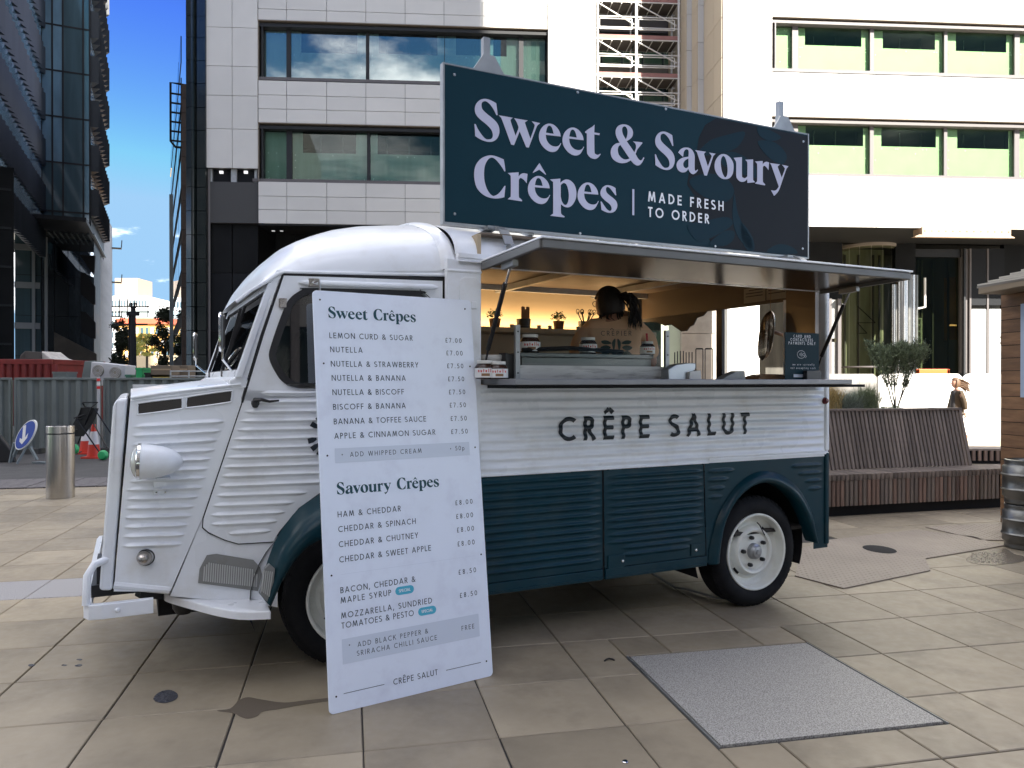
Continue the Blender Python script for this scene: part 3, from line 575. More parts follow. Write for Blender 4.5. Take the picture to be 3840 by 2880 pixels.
c = cap(Cc(945, 575), -.01); mb = MB(); mb.box(c[0] - .024, c[0] + .024, c[1] - .012, c[1] + .01, c[2] - .02, c[2] + .018); mb.build('mirror_bracket', M('old_chrome'), door, bev=.003)
mb = MB(); mb.tube([(c[0], c[1] - .01, c[2]), (c[0] + .012, c[1] - .05, c[2] + .004), (c[0] + .018, c[1] - .05, c[2] - .06)], .005, 6); mb.build('mirror_bracket', M('old_chrome'), door)
hd = [cap(N(*p), -o) for p, o in (((1090,285),.005),((1092,250),.03),((1130,247),.05),((1180,258),.05),((1238,252),.045))]
mb = MB(); mb.tube(hd, [.014, .013, .008, .006, .004], 10); c = cap(N(1090, 268)); mb.lathe([(0, -.012), (.016, -.01), (.018, .004)], 14, 0, (c[0], c[1] - .006, c[2]), 'y'); mb.build('handle', M('black_metal'), door)
# round emblem on the door: ring of leaf blades, half of it hidden by the menu board
mb = MB(); ec = cap(N(1560, 470), -.016); er = .105
for k in range(16):
    a0 = 360 * k / 16 + 4; st = [(er * rr * math.cos(R(a0 + da)), er * rr * math.sin(R(a0 + da))) for rr, da in ((.62, 3), (.8, 0), (1.0, 2), (1.0, 15), (.8, 16), (.62, 11))]
    if k % 2 == 0 or k in (5, 9): mb.add([(ec[0] + p[0], ec[1] - .001 * 0, ec[2] + p[1]) for p in st], [tuple(range(6))])
mb.build('emblem', M('van_ink'), door)
# --- headlight, side lamp
hl = bpy.data.objects.new('headlight', None); C.objects.link(hl); hl.parent = van
c0 = cap(N(378, 632), -.10); L_ = .135; ax0 = Vector(c0); tilt = Vector((1, .03, -.02)).normalized()
mb = MB(); prof = [(.0, .16), (.012, .158), (.03, .148), (.05, .12), (.064, .08), (.070, .04), (.073, .0)]
mb.lathe([(r, h) for r, h in prof], 28, 0, (0, 0, 0), 'x'); o = mb.build('lamp_shell', wh, hl); o.location = c0; o.rotation_euler = (0, R(2), R(-4))
mb = MB(); mb.lathe([(.072, .002), (.077, .0), (.077, -.012), (.068, -.016), (.066, -.008)], 28, 0, (0, 0, 0), 'x'); o = mb.build('rim', M('chrome'), hl); o.location = c0; o.rotation_euler = (0, R(2), R(-4))
mb = MB(); mb.lathe([(.068, -.012), (.06, -.024), (.04, -.034), (.02, -.039), (.0, -.04)], 28, 0, (0, 0, 0), 'x'); o = mb.build('lens', M('lens'), hl); o.location = c0; o.rotation_euler = (0, R(2), R(-4))
b0_ = cap(N(455, 838)); b1_ = cap(N(558, 838)); bt = cap(N(500, 728)); mb = MB()
mb.box(b0_[0], b1_[0], b0_[1] - .008, b0_[1] - .001, b0_[2], bt[2] + .004); mb.box(b0_[0] + .008, b1_[0] + .002, b0_[1] - .1, b0_[1] - .002, bt[2], bt[2] + .006)
mb.build('bracket', wh, hl, bev=.003)
for x, y in ((475, 822), (530, 820)):
    mb = MB(); c = cap(N(x, y)); mb.lathe([(0, -.012), (.004, -.011), (.005, -.006)], 8, 0, c, 'y'); mb.build('screw', M('chrome'), hl)
sl = bpy.data.objects.new('side_lamp', None); C.objects.link(sl); sl.parent = van; c = cap(N(407, 1228))
mb = MB(); mb.lathe([(.0, -.05), (.012, -.048), (.024, -.036), (.03, -.016), (.031, .0)], 24, 0, (c[0] - .004, c[1], c[2]), 'y'); mb.build('lamp_cap', M('old_chrome'), sl)
mb = MB(); mb.lathe([(.03, -.008), (.035, -.006), (.036, .002)], 24, 0, (c[0] + .002, c[1], c[2]), 'y'); mb.build('gasket', M('black_rubber'), sl)
# --- bumper: C-section bar wrapping the corner
mb = MB(); bb = cabb(-.9) - .09
q0 = (-.645, bb, .372); arcp = [(-.645, bb), (-.84, bb), (-.885, bb + .01), (-.905, bb + .05), (-.91, bb + .2), (-.91, 1.7), (-.90, 1.78), (-.645, 1.82)]
sec = [(-.03, .031), (-.003, .031), (0, .028), (0, -.028), (-.003, -.031), (-.03, -.031)]
vs = []; n = len(arcp)
for i, p in enumerate(arcp):
    a = arcp[max(0, i - 1)]; b = arcp[min(n - 1, i + 1)]; d = Vector((b[0] - a[0], b[1] - a[1])).normalized(); nx, ny = -d.y, d.x
    for s_, z_ in sec: vs.append((p[0] + nx * s_, p[1] + ny * s_, .372 + z_))
k = len(sec); mb.add(vs, [(i * k + j, i * k + j + 1, (i + 1) * k + j + 1, (i + 1) * k + j) for i in range(n - 1) for j in range(k - 1)])
bump = mb.build('bumper', wh, van); sd = bump.modifiers.new('s', 'SOLIDIFY'); sd.thickness = .004; bv = bump.modifiers.new('b', 'BEVEL'); bv.width = .004; bv.segments = 2
mb = MB()                       # upright at the corner
mb.tube([(-.895, bb + .03, .40), (-.89, bb + .035, .52), (-.865, bb + .05, .56), (-.80, cabb(-.8) + .02, .575)], .016, 10); mb.build('overrider', wh, bump)
mb = MB(); mb.lathe([(0, -.02), (.006, -.018), (.011, -.01)], 12, 0, (-.78, bb, .375), 'y'); mb.build('bolt', M('van_white'), bump)
mb = MB(); mb.box(-.88, -.7, cabb(-.8) + .03, cabb(-.8) + .4, .41, .46); mb.box(-.86, -.80, cabb(-.8) + .05, cabb(-.8) + .2, .46, .56); mb.beam((-.70, .35, .40), (-.55, .4, .36), .06, .05); mb.build('front_bracket', M('black_metal'), van)
# --- step and tread plates
mb = MB(); out_ = catmull([(-.60, .36, 1), (-.585, .30), (-.49, .17), (-.36, .03), (-.20, -.035, 1), (-.19, .27, 1), (-.54, .33, 1)], 4)
zt_ = lambda p: .350 + max(0, (-.3 - p[0])) * .12
mb.add([(p[0], p[1], zt_(p)) for p in out_] + [(p[0], p[1] , zt_(p) - .035) for p in out_], [tuple(range(len(out_)))] + [(i, (i + 1) % len(out_), len(out_) + (i + 1) % len(out_), len(out_) + i) for i in range(len(out_))])
mb.build('step', wh, van, bev=.006)
tp = [cap(N(*p), -.004) for p in ((735,1388),(745,1300),(790,1215),(850,1207),(1080,1245),(1120,1290),(1132,1330),(1108,1438))]
tpl = MB(); tpl.add([(p[0], p[1], p[2]) for p in tp] + [(p[0], p[1] + .006, p[2]) for p in tp], [tuple(range(8))] + [(i, (i + 1) % 8, 8 + (i + 1) % 8, 8 + i) for i in range(8)])
tr = tpl.build('tread_plate', M('step_grey'), van)
mb = MB()
for i in range(24):
    x = 775 + i * 14.2; t = (x - 735) / 385; yt_ = 1250 + 60 * t - (0 if 1 < i < 22 else -25); yb = 1385 + 42 * t
    if i < 2: yt_ = 1285 - i * 12
    mb.beam(cap(N(x, yt_), -.006), cap(N(x - 6, yb - 14), -.006), .0065, .005)
mb.build('tread_ridges', M('step_light'), tr)
tp = [vp(N(*p), -.035) for p in ((1150,1300),(1180,1272),(1213,1300),(1205,1380),(1165,1508),(1122,1455))]
mb = MB(); mb.add(tp + [(p[0], p[1] + .03, p[2]) for p in tp], [tuple(range(6))] + [(i, (i + 1) % 6, 6 + (i + 1) % 6, 6 + i) for i in range(6)])
t2 = mb.build('tread_plate', M('step_grey'), van)
mb = MB()
for i in range(5):
    a_ = vp(N(1145 + i * 13, 1310 + i * 2), -.038); b_ = vp(N(1132 + i * 11, 1440 + i * 8), -.038); mb.beam(a_, b_, .005, .004)
mb.build('tread_ridges', M('step_light'), t2)
mb = MB(); mb.lathe([(0, -.05), (.03, -.045), (.045, -.02), (.05, .02), (.04, .06)], 18, 0, (-.52, .33, .33), 'z'); mb.build('exhaust_box', M('black_metal'), van)
# --- wings and wheel arches
def arch(name, outer, inner, yo, yi, m, bulge=-.02, fl=.08):
    mb = MB(); n = len(outer); pr = ((0, yo, 0), (.25, lerp(yo, yi, .45) + bulge * .4, 0), (.55, yi + bulge * .7, 0), (.82, yi + bulge * .8, 0), (1, yi + bulge * .3, 0), (1.0, yi + fl, 0))
    vs = []
    for o_, i_ in zip(outer, inner):
        for t, y, _ in pr: vs.append((lerp(o_[0], i_[0], t), y, lerp(o_[1], i_[1], t)))
    k = len(pr); mb.add(vs, [(i * k + j, i * k + j + 1, (i + 1) * k + j + 1, (i + 1) * k + j) for i in range(n - 1) for j in range(k - 1)], 0, True)
    return mb.build(name, m, van, sharp=70)
def resamp(pts, n):
    d = [0]
    for a, b in zip(pts, pts[1:]): d.append(d[-1] + math.hypot(b[0] - a[0], b[1] - a[1]))
    return [interp([(d[i], *p) for i, p in enumerate(pts)], d[-1] * k / (n - 1)) for k in range(n)]
def vxz(p, b): a, z = VANF.px(*p, b); return (a, z)
fo = [vxz(N(*p), .08) for p in ((1110,1445),(1150,1290),(1190,1175),(1235,1080),(1350,930),(1500,825))]; fi = [vxz(N(*p), -.04) for p in ((1190,1535),(1240,1420),(1310,1290),(1400,1180),(1505,1115))]
mo = [(.10 - p[0], p[1]) for p in reversed(fo[:-1])]; mi = [(.08 - p[0], p[1]) for p in reversed(fi[:-1])]
fo2 = catmull(fo + [(.05, fo[-1][1] + .012)] + mo, 4, False); fi2 = catmull(fi + [(.06, fi[-1][1] + .006)] + mi, 4, False)
arch('front_wing', resamp(fo2, 40), resamp(fi2, 40), .07, -.03, te, -.02)
ro = catmull([vxz(W(*p), -.03) for p in ((745,1075),(752,960),(775,860),(830,680),(950,480),(1080,375),(1180,345),(1300,370),(1420,450),(1500,560),(1560,700),(1590,905))], 4, False)
ri = catmull([vxz(W(*p), -.05) for p in ((828,1062),(845,900),(880,740),(960,580),(1080,470),(1200,435),(1320,470),(1430,560),(1510,700),(1560,850),(1582,905))], 4, False)
arch('rear_wing', resamp(ro, 44), resamp(ri, 44), -.022, -.042, te, -.016)
for cx in (.12, 2.56):
    mb = MB(); mb.lathe([(.42 if cx > 1 else .38, .06), (.42 if cx > 1 else .38, .42), (0, .42)], 24, 0, (cx, 0 if cx > 1 else .09, .34), 'y', a0=R(-20), a1=R(200)); mb.build('wheel_house', M('black_matte'), van)
# --- wheels
def wheel(cx, yo):
    w = bpy.data.objects.new('wheel', None); C.objects.link(w); w.parent = van; w.location = (cx, yo, .322)
    prof = [(.222, .03), (.226, .004), (.24, -.004), (.262, -.006), (.285, -.002), (.300, .008), (.309, .018), (.315, .022), (.316, .03)]
    full = prof + [(.322, .034)] + [(.322, .15)] + [(.305, .165), (.24, .175), (.222, .15)]
    mb = MB(); mb.lathe(full, 64, 0, (0, 0, 0), 'y')
    for k in range(64):         # tread shoulder blocks
        a = 2 * math.pi * k / 64
        if k % 1 == 0:
            for y0, y1 in ((.010, .030), (.045, .075), (.09, .12)):
                pass
    ty = mb.build('tyre', M('tyre'), w)
    mb = MB()
    for k in range(52):
        t = 2 * math.pi * k / 52; c_, s_ = math.cos(t), math.sin(t); tx, tz = -s_, c_
        r0, r1 = .308, .3245
        P = []
        for (rr, y) in ((r0, .012), (r1, .03), (r1, .062), (r0, .062)):
            for d in (-.013, .013): P.append((rr * c_ + tx * d, y, rr * s_ + tz * d))
        mb.add(P, [(0, 2, 3, 1), (2, 4, 5, 3), (4, 6, 7, 5), (0, 6, 4, 2), (1, 3, 5, 7)])
    mb.build('tread', M('tyre'), ty)
    mb = MB(); mb.lathe([(.224, .010), (.224, -.002), (.218, -.004), (.210, .0), (.206, .012), (.200, .05), (.188, .062), (.168, .066), (.150, .058), (.142, .034), (.136, .020), (.128, .015), (.118, .018), (.110, .030), (.06, .034), (.045, .030)], 56)
    mb.v = [(v[0], v[2], v[1]) for v in mb.v]
    rim = mb.build('rim', M('rim_white'), w)
    mb = MB(); mb.lathe([(0, .006), (.010, .008), (.012, .014), (.012, .036)], 6, 0, (0, 0, 0), 'y'); nme = mb.mesh(M('black_metal'), 'wheel_nut')
    for k in range(5): t = R(90 + 72 * k + 14); link('wheel_nut', nme, rim, (.083 * math.cos(t), 0, .083 * math.sin(t)))
    mb = MB()
    for k in range(4):
        t0 = R(45 + 90 * k); sg = [(.150 + .0, t0 + R(q)) for q in (-9, -3, 3, 9)]
        mb.add([(r * math.cos(t), .052, r * math.sin(t)) for r, t in sg] + [((r + .014) * math.cos(t), .058, (r + .014) * math.sin(t)) for r, t in sg], [(i, i + 1, 5 + i, 4 + i) for i in range(3)])
    mb.build('rim_slot', M('black_matte'), rim)
    mb = MB(); mb.lathe([(0, -.014), (.012, -.014), (.014, -.008), (.03, -.006), (.036, .002), (.044, .006), (.048, .03)], 28, 0, (0, 0, 0), 'y'); mb.build('hub_cap', M('hub_grey'), w)
    mb = MB(); mb.tube([(.03, .03, .165), (.035, .012, .15), (.07, .01, .09)], .0035, 5); mb.build('valve', M('black_rubber'), w)
    return w
wheel(2.55, .0); wheel(.20, .115)
for cx in (.05, 2.55):
    mb = MB(); mb.lathe([(0, 0), (.30, .0), (.322, .02), (.322, .14), (.3, .16), (0, .16)], 40, 0, (cx, 1.72, .322), 'y'); mb.build('far_wheel', M('tyre'), van)
mb = MB(); mb.box(-.62, 3.0, .42, 1.5, .26, .44); mb.box(.9, 2.2, .3, 1.7, .24, .40); mb.box(-.6, .7, .35, 1.6, .42, .6); mb.build('underbody', M('black_matte'), van)
mb = MB(); mb.box(-.74, -.02, .42, 1.55, .5, 1.15); mb.build('engine_block', M('black_matte'), van)
# --- cargo side panels
A0 = .786; A1 = 3.107; ZB = .861
def zrib(z0, z1, n, aL, aR, hw): return [(aL, lerp(z0, z1, i / (n - 1)), aR, lerp(z0, z1, i / (n - 1)), hw) for i in range(n)]
def flat(v): return lambda a, z: v
def rect(a0, a1, z0, z1, a0t=None, a1t=None): return [(0, a0, z0), (1, a0 if a0t is None else a0t, z1)], [(0, a1, z0), (1, a1 if a1t is None else a1t, z1)]
L, Rt = rect(A0 - .012, A1, ZB, 1.302)
rib_panel('upper_panel', wh, L, Rt, zrib(.897, 1.262, 9, A0 + .01, A1 - .05, .0205), .010, flat(-.02), 60, 150)
mb = MB(); mb.box(A0 - .012, 2.17, -.028, -.021, ZB - .001, ZB + .012); mb.box(2.17, A1, -.028, -.021, ZB + .012, ZB + .026); mb.build('drip_strip', wh, van, bev=.002)
L, Rt = rect(.30, 1.470, .345, ZB - .004, None, 1.466)
rib_panel('side_panel', te, L, Rt, zrib(.392, .826, 12, .2, 1.435, .0145), .009, flat(-.018), 40, 150)
L, Rt = rect(1.482, 2.152, .345, ZB - .004, 1.476, 2.134)
rib_panel('side_panel', te, L, Rt, zrib(.475, .818, 10, 1.51, 2.115, .0145) + [(1.60, .44, 2.04, .44, .0145), (1.60, .403, 2.04, .403, .0145)], .009, flat(-.018), 34, 150)
inner_poly = ri
def in_arch(a, z):
    dx = a - 2.60; dz = (z - .30); return (dx / .385) ** 2 + (max(0, dz) / .455) ** 2 < 1
L, Rt = rect(2.160, A1, .300, ZB + .008, 2.142, A1)
rr = []
for za, x0, x1, x2, x3 in ((.812, 2.17, 2.31, 2.82, 3.05), (.764, 2.17, 2.27, 2.88, 3.05), (.716, 2.17, 2.245, 2.935, 3.05), (.668, 2.17, 2.225, 2.965, 3.05)):
    rr += [(x0, za, x1 + .045, za, .0145), (x2 - .02, za, x3, za, .0145)]
rib_panel('rear_quarter', te, L, Rt, rr, .009, flat(-.018), 110, 110, hole=in_arch)
mb = MB(); mb.box(1.470, 1.482, -.012, -.004, .29, ZB - .004); mb.box(2.150, 2.162, -.012, -.004, .29, .5); mb.box(2.138, 2.146, -.012, -.004, .5, ZB - .004); mb.build('panel_gap', M('black_matte'), van)
mb = MB(); mb.box(.30, 1.468, -.024, .04, .287, .342); mb.box(.30, 1.468, -.028, -.02, .300, .306); mb.box(1.484, 2.158, -.024, .04, .287, .342); mb.box(1.484, 2.158, -.028, -.02, .300, .306); mb.build('lower_rail', te, van, bev=.003)
for a, z in ((1.575, .375), (2.075, .385)):
    mb = MB(); mb.box(a - .075 if a < 2 else a - .03, a + .03 if a < 2 else a + .07, -.026, -.018, z - .034, z + .034); p_ = mb.build('lock_plate', te, van, bev=.003)
    mb = MB(); mb.lathe([(0, -.034), (.007, -.033), (.009, -.026)], 12, 0, (a + .012 if a < 2 else a, 0, z), 'y'); mb.build('lock', M('chrome'), p_)
# corner post, rear face
mb = MB(); mb.box(A1 - .03, A1 + .006, -.03, .06, ZB + .03, 1.93); mb.build('rear_post', wh, van, bev=.012, seg=3)
mb = MB(); mb.box(A1 - .03, A1 + .006, -.03, .06, .32, ZB + .026); mb.build('rear_post', te, van, bev=.012, seg=3)
for i in range(2): pass
mb = MB(); mb.box(A1 - .03, A1 + .004, .06, 1.86, .42, 1.32); mb.build('tail_panel', wh, van)
mb = MB(); mb.lathe([(0, -.045), (.012, -.043), (.02, -.03), (.021, -.02)], 14, 0, (A1 - .03, 0, 1.2), 'y'); mb.build('reflector', mat('reflector_red', (.12, .01, .01), .2), van)
# B pillar (smooth sheet between the door and the hatch)
mb = MB(); mb.box(.605, A0 - .006, -.016, .02, .85, 1.90); bp = mb.build('door_pillar', wh, van, bev=.004)
mb = MB(); mb.prism(rrect(.665, .775, 1.0, 1.815, .035), 'y', -.022, -.014); mb.build('pillar_pressing', wh, bp, bev=.004)
mb = MB(); mb.box(.604, A0 - .004, -.022, .03, 1.835, 1.850); mb.build('pillar_pressing', wh, bp, bev=.006)
mb = MB(); mb.box(.725, .752, -.03, -.02, 1.665, 1.70); mb.build('catch', M('van_white'), bp, bev=.003)
# --- roof
def roof(name, sts, far=True, nz=20, m=wh, b_mid=.95):
    mb = MB(); vs = []; n = 2 * nz + 1
    for a, b0, zb, zt in sts:
        for k in range(n):
            ph = math.pi * k / (n - 1); c_ = math.cos(ph); s_ = math.sin(ph)
            e = 2 / 2.15
            y = b_mid - (b_mid - b0) * (abs(c_) ** e) * (1 if c_ > 0 else -1)
            vs.append((a, y, zb + (zt - zb) * abs(s_) ** e))
    mb.add(vs, [(i * n + k, i * n + k + 1, (i + 1) * n + k + 1, (i + 1) * n + k) for i in range(len(sts) - 1) for k in range(n - 1)], 0, True)
    return mb.build(name, m, van, sharp=50)
ctl = [(-.222, .20, 1.740, 1.758), (-.215, .18, 1.742, 1.785), (-.196, .165, 1.750, 1.838), (-.16, .152, 1.765, 1.89), (-.115, .146, 1.785, 1.938), (-.033, .133, 1.805, 2.012), (.04, .12, 1.812, 2.055),
       (.12, .107, 1.818, 2.092), (.21, .092, 1.824, 2.126), (.34, .07, 1.832, 2.156), (.48, .05, 1.838, 2.172), (.60, .03, 1.845, 2.182)]
sts = []
for i in range(60):
    a = lerp(ctl[0][0], ctl[-1][0], (i / 59) ** 1.0); sts.append((a, *interp(ctl, a)))
cr = roof('cab_roof', sts)
lip = roof('roof_lip', [(.59, .031, 1.846, 2.182), (.603, .020, 1.852, 2.193), (.62, .012, 1.856, 2.199), (.645, .006, 1.86, 2.199), (.66, .012, 1.862, 2.186), (.665, .02, 1.862, 2.172)])
rs_ = [(.655, .012, 1.925, 2.172), (.70, .0, 1.925, 2.175), (3.0, .0, 1.925, 2.175), (3.06, .02, 1.925, 2.165), (3.09, .06, 1.925, 2.13), (3.105, .14, 1.925, 2.05), (3.11, .3, 1.925, 1.95)]
roof('cargo_roof', rs_)
mb = MB(); mb.box(.66, 3.1, -.022, .02, 1.905, 1.93); mb.box(.66, 3.1, -.016, .02, 1.868, 1.905); mb.box(.66, 3.1, -.03, .01, 1.885, 1.892); mb.build('gutter', wh, van, bev=.004)
mb = MB(); mb.tube([cap(Cc(*p), -.004) for p in ((300,735),(420,640),(560,560),(650,500),(700,485),(2040,512))], .008, 8); mb.build('cab_gutter', wh, van)
# --- windscreen: two panes leaning back
wsx = lambda z: lerp(-.30, -.172, (z - 1.36) / .385)
yn = .165; ym = .95; yf_ = 1.74
def wsq(y0, y1, z0, z1, off=0, th=.004):
    return [(wsx(z0) + off, y0, z0), (wsx(z0) + off + th, y0, z0), (wsx(z0) + off + th, y1, z0), (wsx(z0) + off, y1, z0), (wsx(z1) + off, y0, z1), (wsx(z1) + off + th, y0, z1), (wsx(z1) + off + th, y1, z1), (wsx(z1) + off, y1, z1)]
wsf = MB()
for q in ((yn, yf_, 1.335, 1.372), (yn, yf_, 1.728, 1.76), (yn - .01, yn + .035, 1.335, 1.76), (yf_ - .035, yf_ + .01, 1.335, 1.76)): wsf.hexa(wsq(*q, -.012, .03))
wf = wsf.build('windscreen_frame', wh, van, bev=.006)
for y0, y1 in ((yn + .03, ym - .01), (ym + .01, yf_ - .03)):
    mb = MB(); mb.hexa(wsq(y0, y1, 1.368, 1.732)); mb.build('pane', M('cab_glass'), wf)
    mb = MB()
    for q in ((y0 - .004, y1 + .004, 1.362, 1.376), (y0 - .004, y1 + .004, 1.722, 1.736), (y0 - .008, y0 + .012, 1.366, 1.73), (y1 - .012, y1 + .008, 1.366, 1.73)): mb.hexa(wsq(*q, -.008, .016))
    mb.build('glazing_rubber', M('black_rubber'), wf)
mb = MB(); mb.prism([(-.34, 1.29), (-.345, 1.325), (-.31, 1.345), (-.27, 1.35), (-.26, 1.29)], 'y', .17, 1.75); mb.build('cowl', wh, van, bev=.008)
for y0 in (.62, 1.3):
    mb = MB(); mb.tube([(-.33, y0, 1.345), (-.325, y0 + .05, 1.38), (-.255, y0 + .02, 1.60)], .005, 6); mb.beam((-.30, y0 + .03, 1.44), (-.24, y0 + .01, 1.68), .006, .014); mb.build('wiper', M('black_metal'), van)
def mirror(y, k):
    m_ = MB(); m_.tube([(-.31, y + .1 * k, 1.37), (-.36, y, 1.42), (-.36, y - .005, 1.47)], .006, 7)
    m_.tube([(lambda q: (-.365 + .012 * q[0], y + .062 * q[0], 1.54 + .085 * q[1]))((math.copysign(abs(math.cos(t)) ** .5, math.cos(t)), math.copysign(abs(math.sin(t)) ** .5, math.sin(t)))) for t in [2 * math.pi * i / 24 for i in range(24)]], .006, 7, closed=True)
    o = m_.build('mirror', M('chrome'), van)
    m2 = MB(); m2.prism(rrect(y - .056, y + .056, 1.463, 1.617, .03, 4), 'x', -.362, -.354); m2.build('mirror_back', M('black_plastic'), o)
mirror(.28, 1); mirror(1.86, -1)
# cab inside: seat, wheel, bulkhead
mb = MB(); mb.box(.60, .64, .1, 1.8, .45, 1.88); mb.build('bulkhead', M('mesh_dark'), van)
mb = MB(); mb.box(.15, .55, .35, 1.5, .75, .95); mb.box(.48, .58, .35, 1.5, .95, 1.48); mb.build('cab_seat', M('black_plastic'), van, bev=.04, seg=3)
mb = MB(); mb.tube([(-.02 + .06 * math.sin(t), .55 + .17 * math.cos(t), 1.42 + .15 * math.sin(t)) for t in [2 * math.pi * i / 28 for i in range(28)]], .012, 7, closed=True); mb.tube([(-.02, .38, 1.42), (-.02, .72, 1.42)], .009, 6); mb.tube([(-.02, .55, 1.42), (-.2, .55, 1.15)], .02, 8); mb.build('steering_wheel', M('black_plastic'), van)
mb = MB(); mb.box(-.28, -.12, .2, 1.7, 1.18, 1.34); mb.build('dashboard', M('step_grey'), van, bev=.03, seg=3)
mb = MB(); mb.box(-.3, .6, .3, 1.7, .44, .5); mb.build('cab_floor', M('black_matte'), van)
mb = MB(); mb.box(-.72, 3.09, 1.88, 1.90, .44, 1.3); mb.box(.6, A0 + .02, 1.88, 1.90, 1.3, 1.93); mb.build('far_side', wh, van)
# --- inside of the serving room
mb = MB(); mb.box(A0 - .02, 3.1, 1.862, 1.885, 1.28, 2.03); mb.build('back_wall', M('wall_inside'), van)
mb = MB(); mb.box(A0 - .02, A0, .0, 1.86, .44, 2.03); mb.build('front_partition', M('wall_inside'), van)
mb = MB(); mb.box(A0 - .02, 3.09, .03, 1.86, .42, .44); mb.build('van_floor', M('dark_inside'), van)
mb = MB(); mb.box(A0, 3.08, .0, 1.86, 2.03, 2.04); ce = mb.build('ceiling_board', M('ceiling_board'), van)
mb = MB()
for y in (.55, 1.72): mb.box(A0, 3.08, y, y + .04, 1.99, 2.03)
for a in (1.75, 2.6): mb.beam((a, .0, 2.005), (a, 1.86, 2.005), .04, .04)
mb.build('ceiling_rail', M('galv'), ce)
mb = MB(); mb.box(A0, 3.03, 1.60, 1.86, 1.675, 1.71); mb.build('back_shelf', M('wall_inside'), van)
mb = MB(); mb.box(A0 + .05, 3.0, 1.848, 1.858, 1.712, 1.722); mb.build('led_strip', M('led'), van)
la = bpy.data.lights.new('shelf_light', 'AREA'); la.shape = 'RECTANGLE'; la.size = 2.1; la.size_y = .05; la.energy = 2.6; la.color = (1, .68, .36)
lo = bpy.data.objects.new('shelf_light', la); C.objects.link(lo); lo.parent = van; lo.location = (1.95, 1.80, 1.735); lo.rotation_euler = (R(160), 0, 0)
# rear opening: header, corner panel, posts
mb = MB(); mb.box(3.03, 3.06, .24, 1.86, 1.83, 2.03); mb.build('rear_header', mat('header_brown', (.07, .05, .034), .5), van)
mb = MB(); mb.box(3.02, 3.05, .0, .235, 1.32, 2.03); mb.build('corner_panel', M('brown_panel'), van)
mb = MB(); mb.box(3.025, 3.05, .235, .262, 1.32, 1.84); mb.build('opening_post', wh, van)
mb = MB(); mb.box(3.03, 3.055, .84, .90, 1.32, 1.84); mb.build('opening_post', M('mesh_dark'), van)
mb = MB(); mb.box(3.0, 3.06, 1.80, 1.88, 1.32, 2.03); mb.build('opening_post', M('mesh_dark'), van)
mb = MB(); sc_ = [(1.86, 1.835), (1.2, 1.835)]
prof = [(1.86, 1.835), (1.0, 1.835)]
bot = [(1.05, 1.80), (1.12, 1.79), (1.16, 1.74), (1.2, 1.73), (1.24, 1.70), (1.3, 1.70), (1.36, 1.73), (1.42, 1.76), (1.5, 1.755), (1.6, 1.79), (1.7, 1.80), (1.86, 1.81)]
mb.prism([(1.0, 1.835)] + bot + [(1.86, 1.835)], 'x', 3.035, 3.045); mb.build('rear_blind', mat('blind', (.05, .045, .04), .8), van)
# hanging extractor lamp by the opening
# --- awning (top-hung hatch) and its stays
AW0, AW1 = A0 - .004, 3.035; YB = -.62
zh0, zh1 = 1.868, 1.885
aw = bpy.data.objects.new('hatch', None); C.objects.link(aw); aw.parent = van
def awz(y): return lerp(zh0, zh1, y / YB)
mb = MB(); mb.hexa([(AW0, -.03, zh0 + .0), (AW1, -.03, zh0), (AW1, YB + .004, zh1), (AW0, YB + .004, zh1), (AW0, -.03, zh0 + .008), (AW1, -.03, zh0 + .008), (AW1, YB + .004, zh1 + .008), (AW0, YB + .004, zh1 + .008)])
mb.build('hatch_skin', M('awning_under'), aw)
mb = MB()
mb.beam((AW0, YB, zh1), (AW1 , YB, zh1), .022, .036); mb.beam((AW0, -.03, zh0), (AW0, YB, zh1), .022, .036); mb.beam((AW1, -.03, zh0), (AW1, YB, zh1), .022, .036)
mb.build('hatch_frame', M('hatch_grey'), aw, bev=.004)
mb = MB(); mb.hexa([(AW0 - .01, -.02, zh0 + .022), (AW1 + .01, -.02, zh0 + .022), (AW1 + .01, YB - .02, zh1 + .02), (AW0 - .01, YB - .02, zh1 + .02), (AW0 - .01, -.02, zh0 + .032), (AW1 + .01, -.02, zh0 + .032), (AW1 + .01, YB - .02, zh1 + .03), (AW0 - .01, YB - .02, zh1 + .03)])
mb.build('hatch_top', wh, aw, bev=.003)
for a, s_ in ((AW0, 1), (AW1, -1)):
    mb = MB(); mb.beam((a + s_ * .03, -.20, 1.845), (a + s_ * .03, -.32, 1.850), .03, .03); mb.build('stay_bracket', M('galv'), aw, bev=.003)
    mb = MB(); mb.tube([(a + s_ * .03, -.26, 1.83), (a + s_ * .028, -.22, 1.76)], .006, 8); mb.build('stay_rod', M('chrome'), aw)
    mb = MB(); mb.tube([(a + s_ * .028, -.22, 1.77), (a + s_ * .018, -.05, 1.47)], .011, 10); mb.tube([(a + s_ * .018, -.05, 1.47), (a + s_ * .015, -.01, 1.37)], .005, 6); mb.build('gas_stay', M('black_metal'), aw)
# --- serving shelf
sh = bpy.data.objects.new('serving_shelf', None); C.objects.link(sh); sh.parent = van
mb = MB(); mb.box(A0 + .0, 2.9, -.37, -.022, 1.303, 1.330); mb.build('shelf_board', M('shelf_alu'), sh, bev=.003)
mb = MB(); mb.box(A0, 3.06, -.03, .32, 1.306, 1.327); mb.build('inner_counter', M('tray'), sh)
mb = MB(); mb.box(A0 + .02, 3.04, -.34, -.03, 1.287, 1.302); mb.build('shelf_carrier', M('black_matte'), sh)
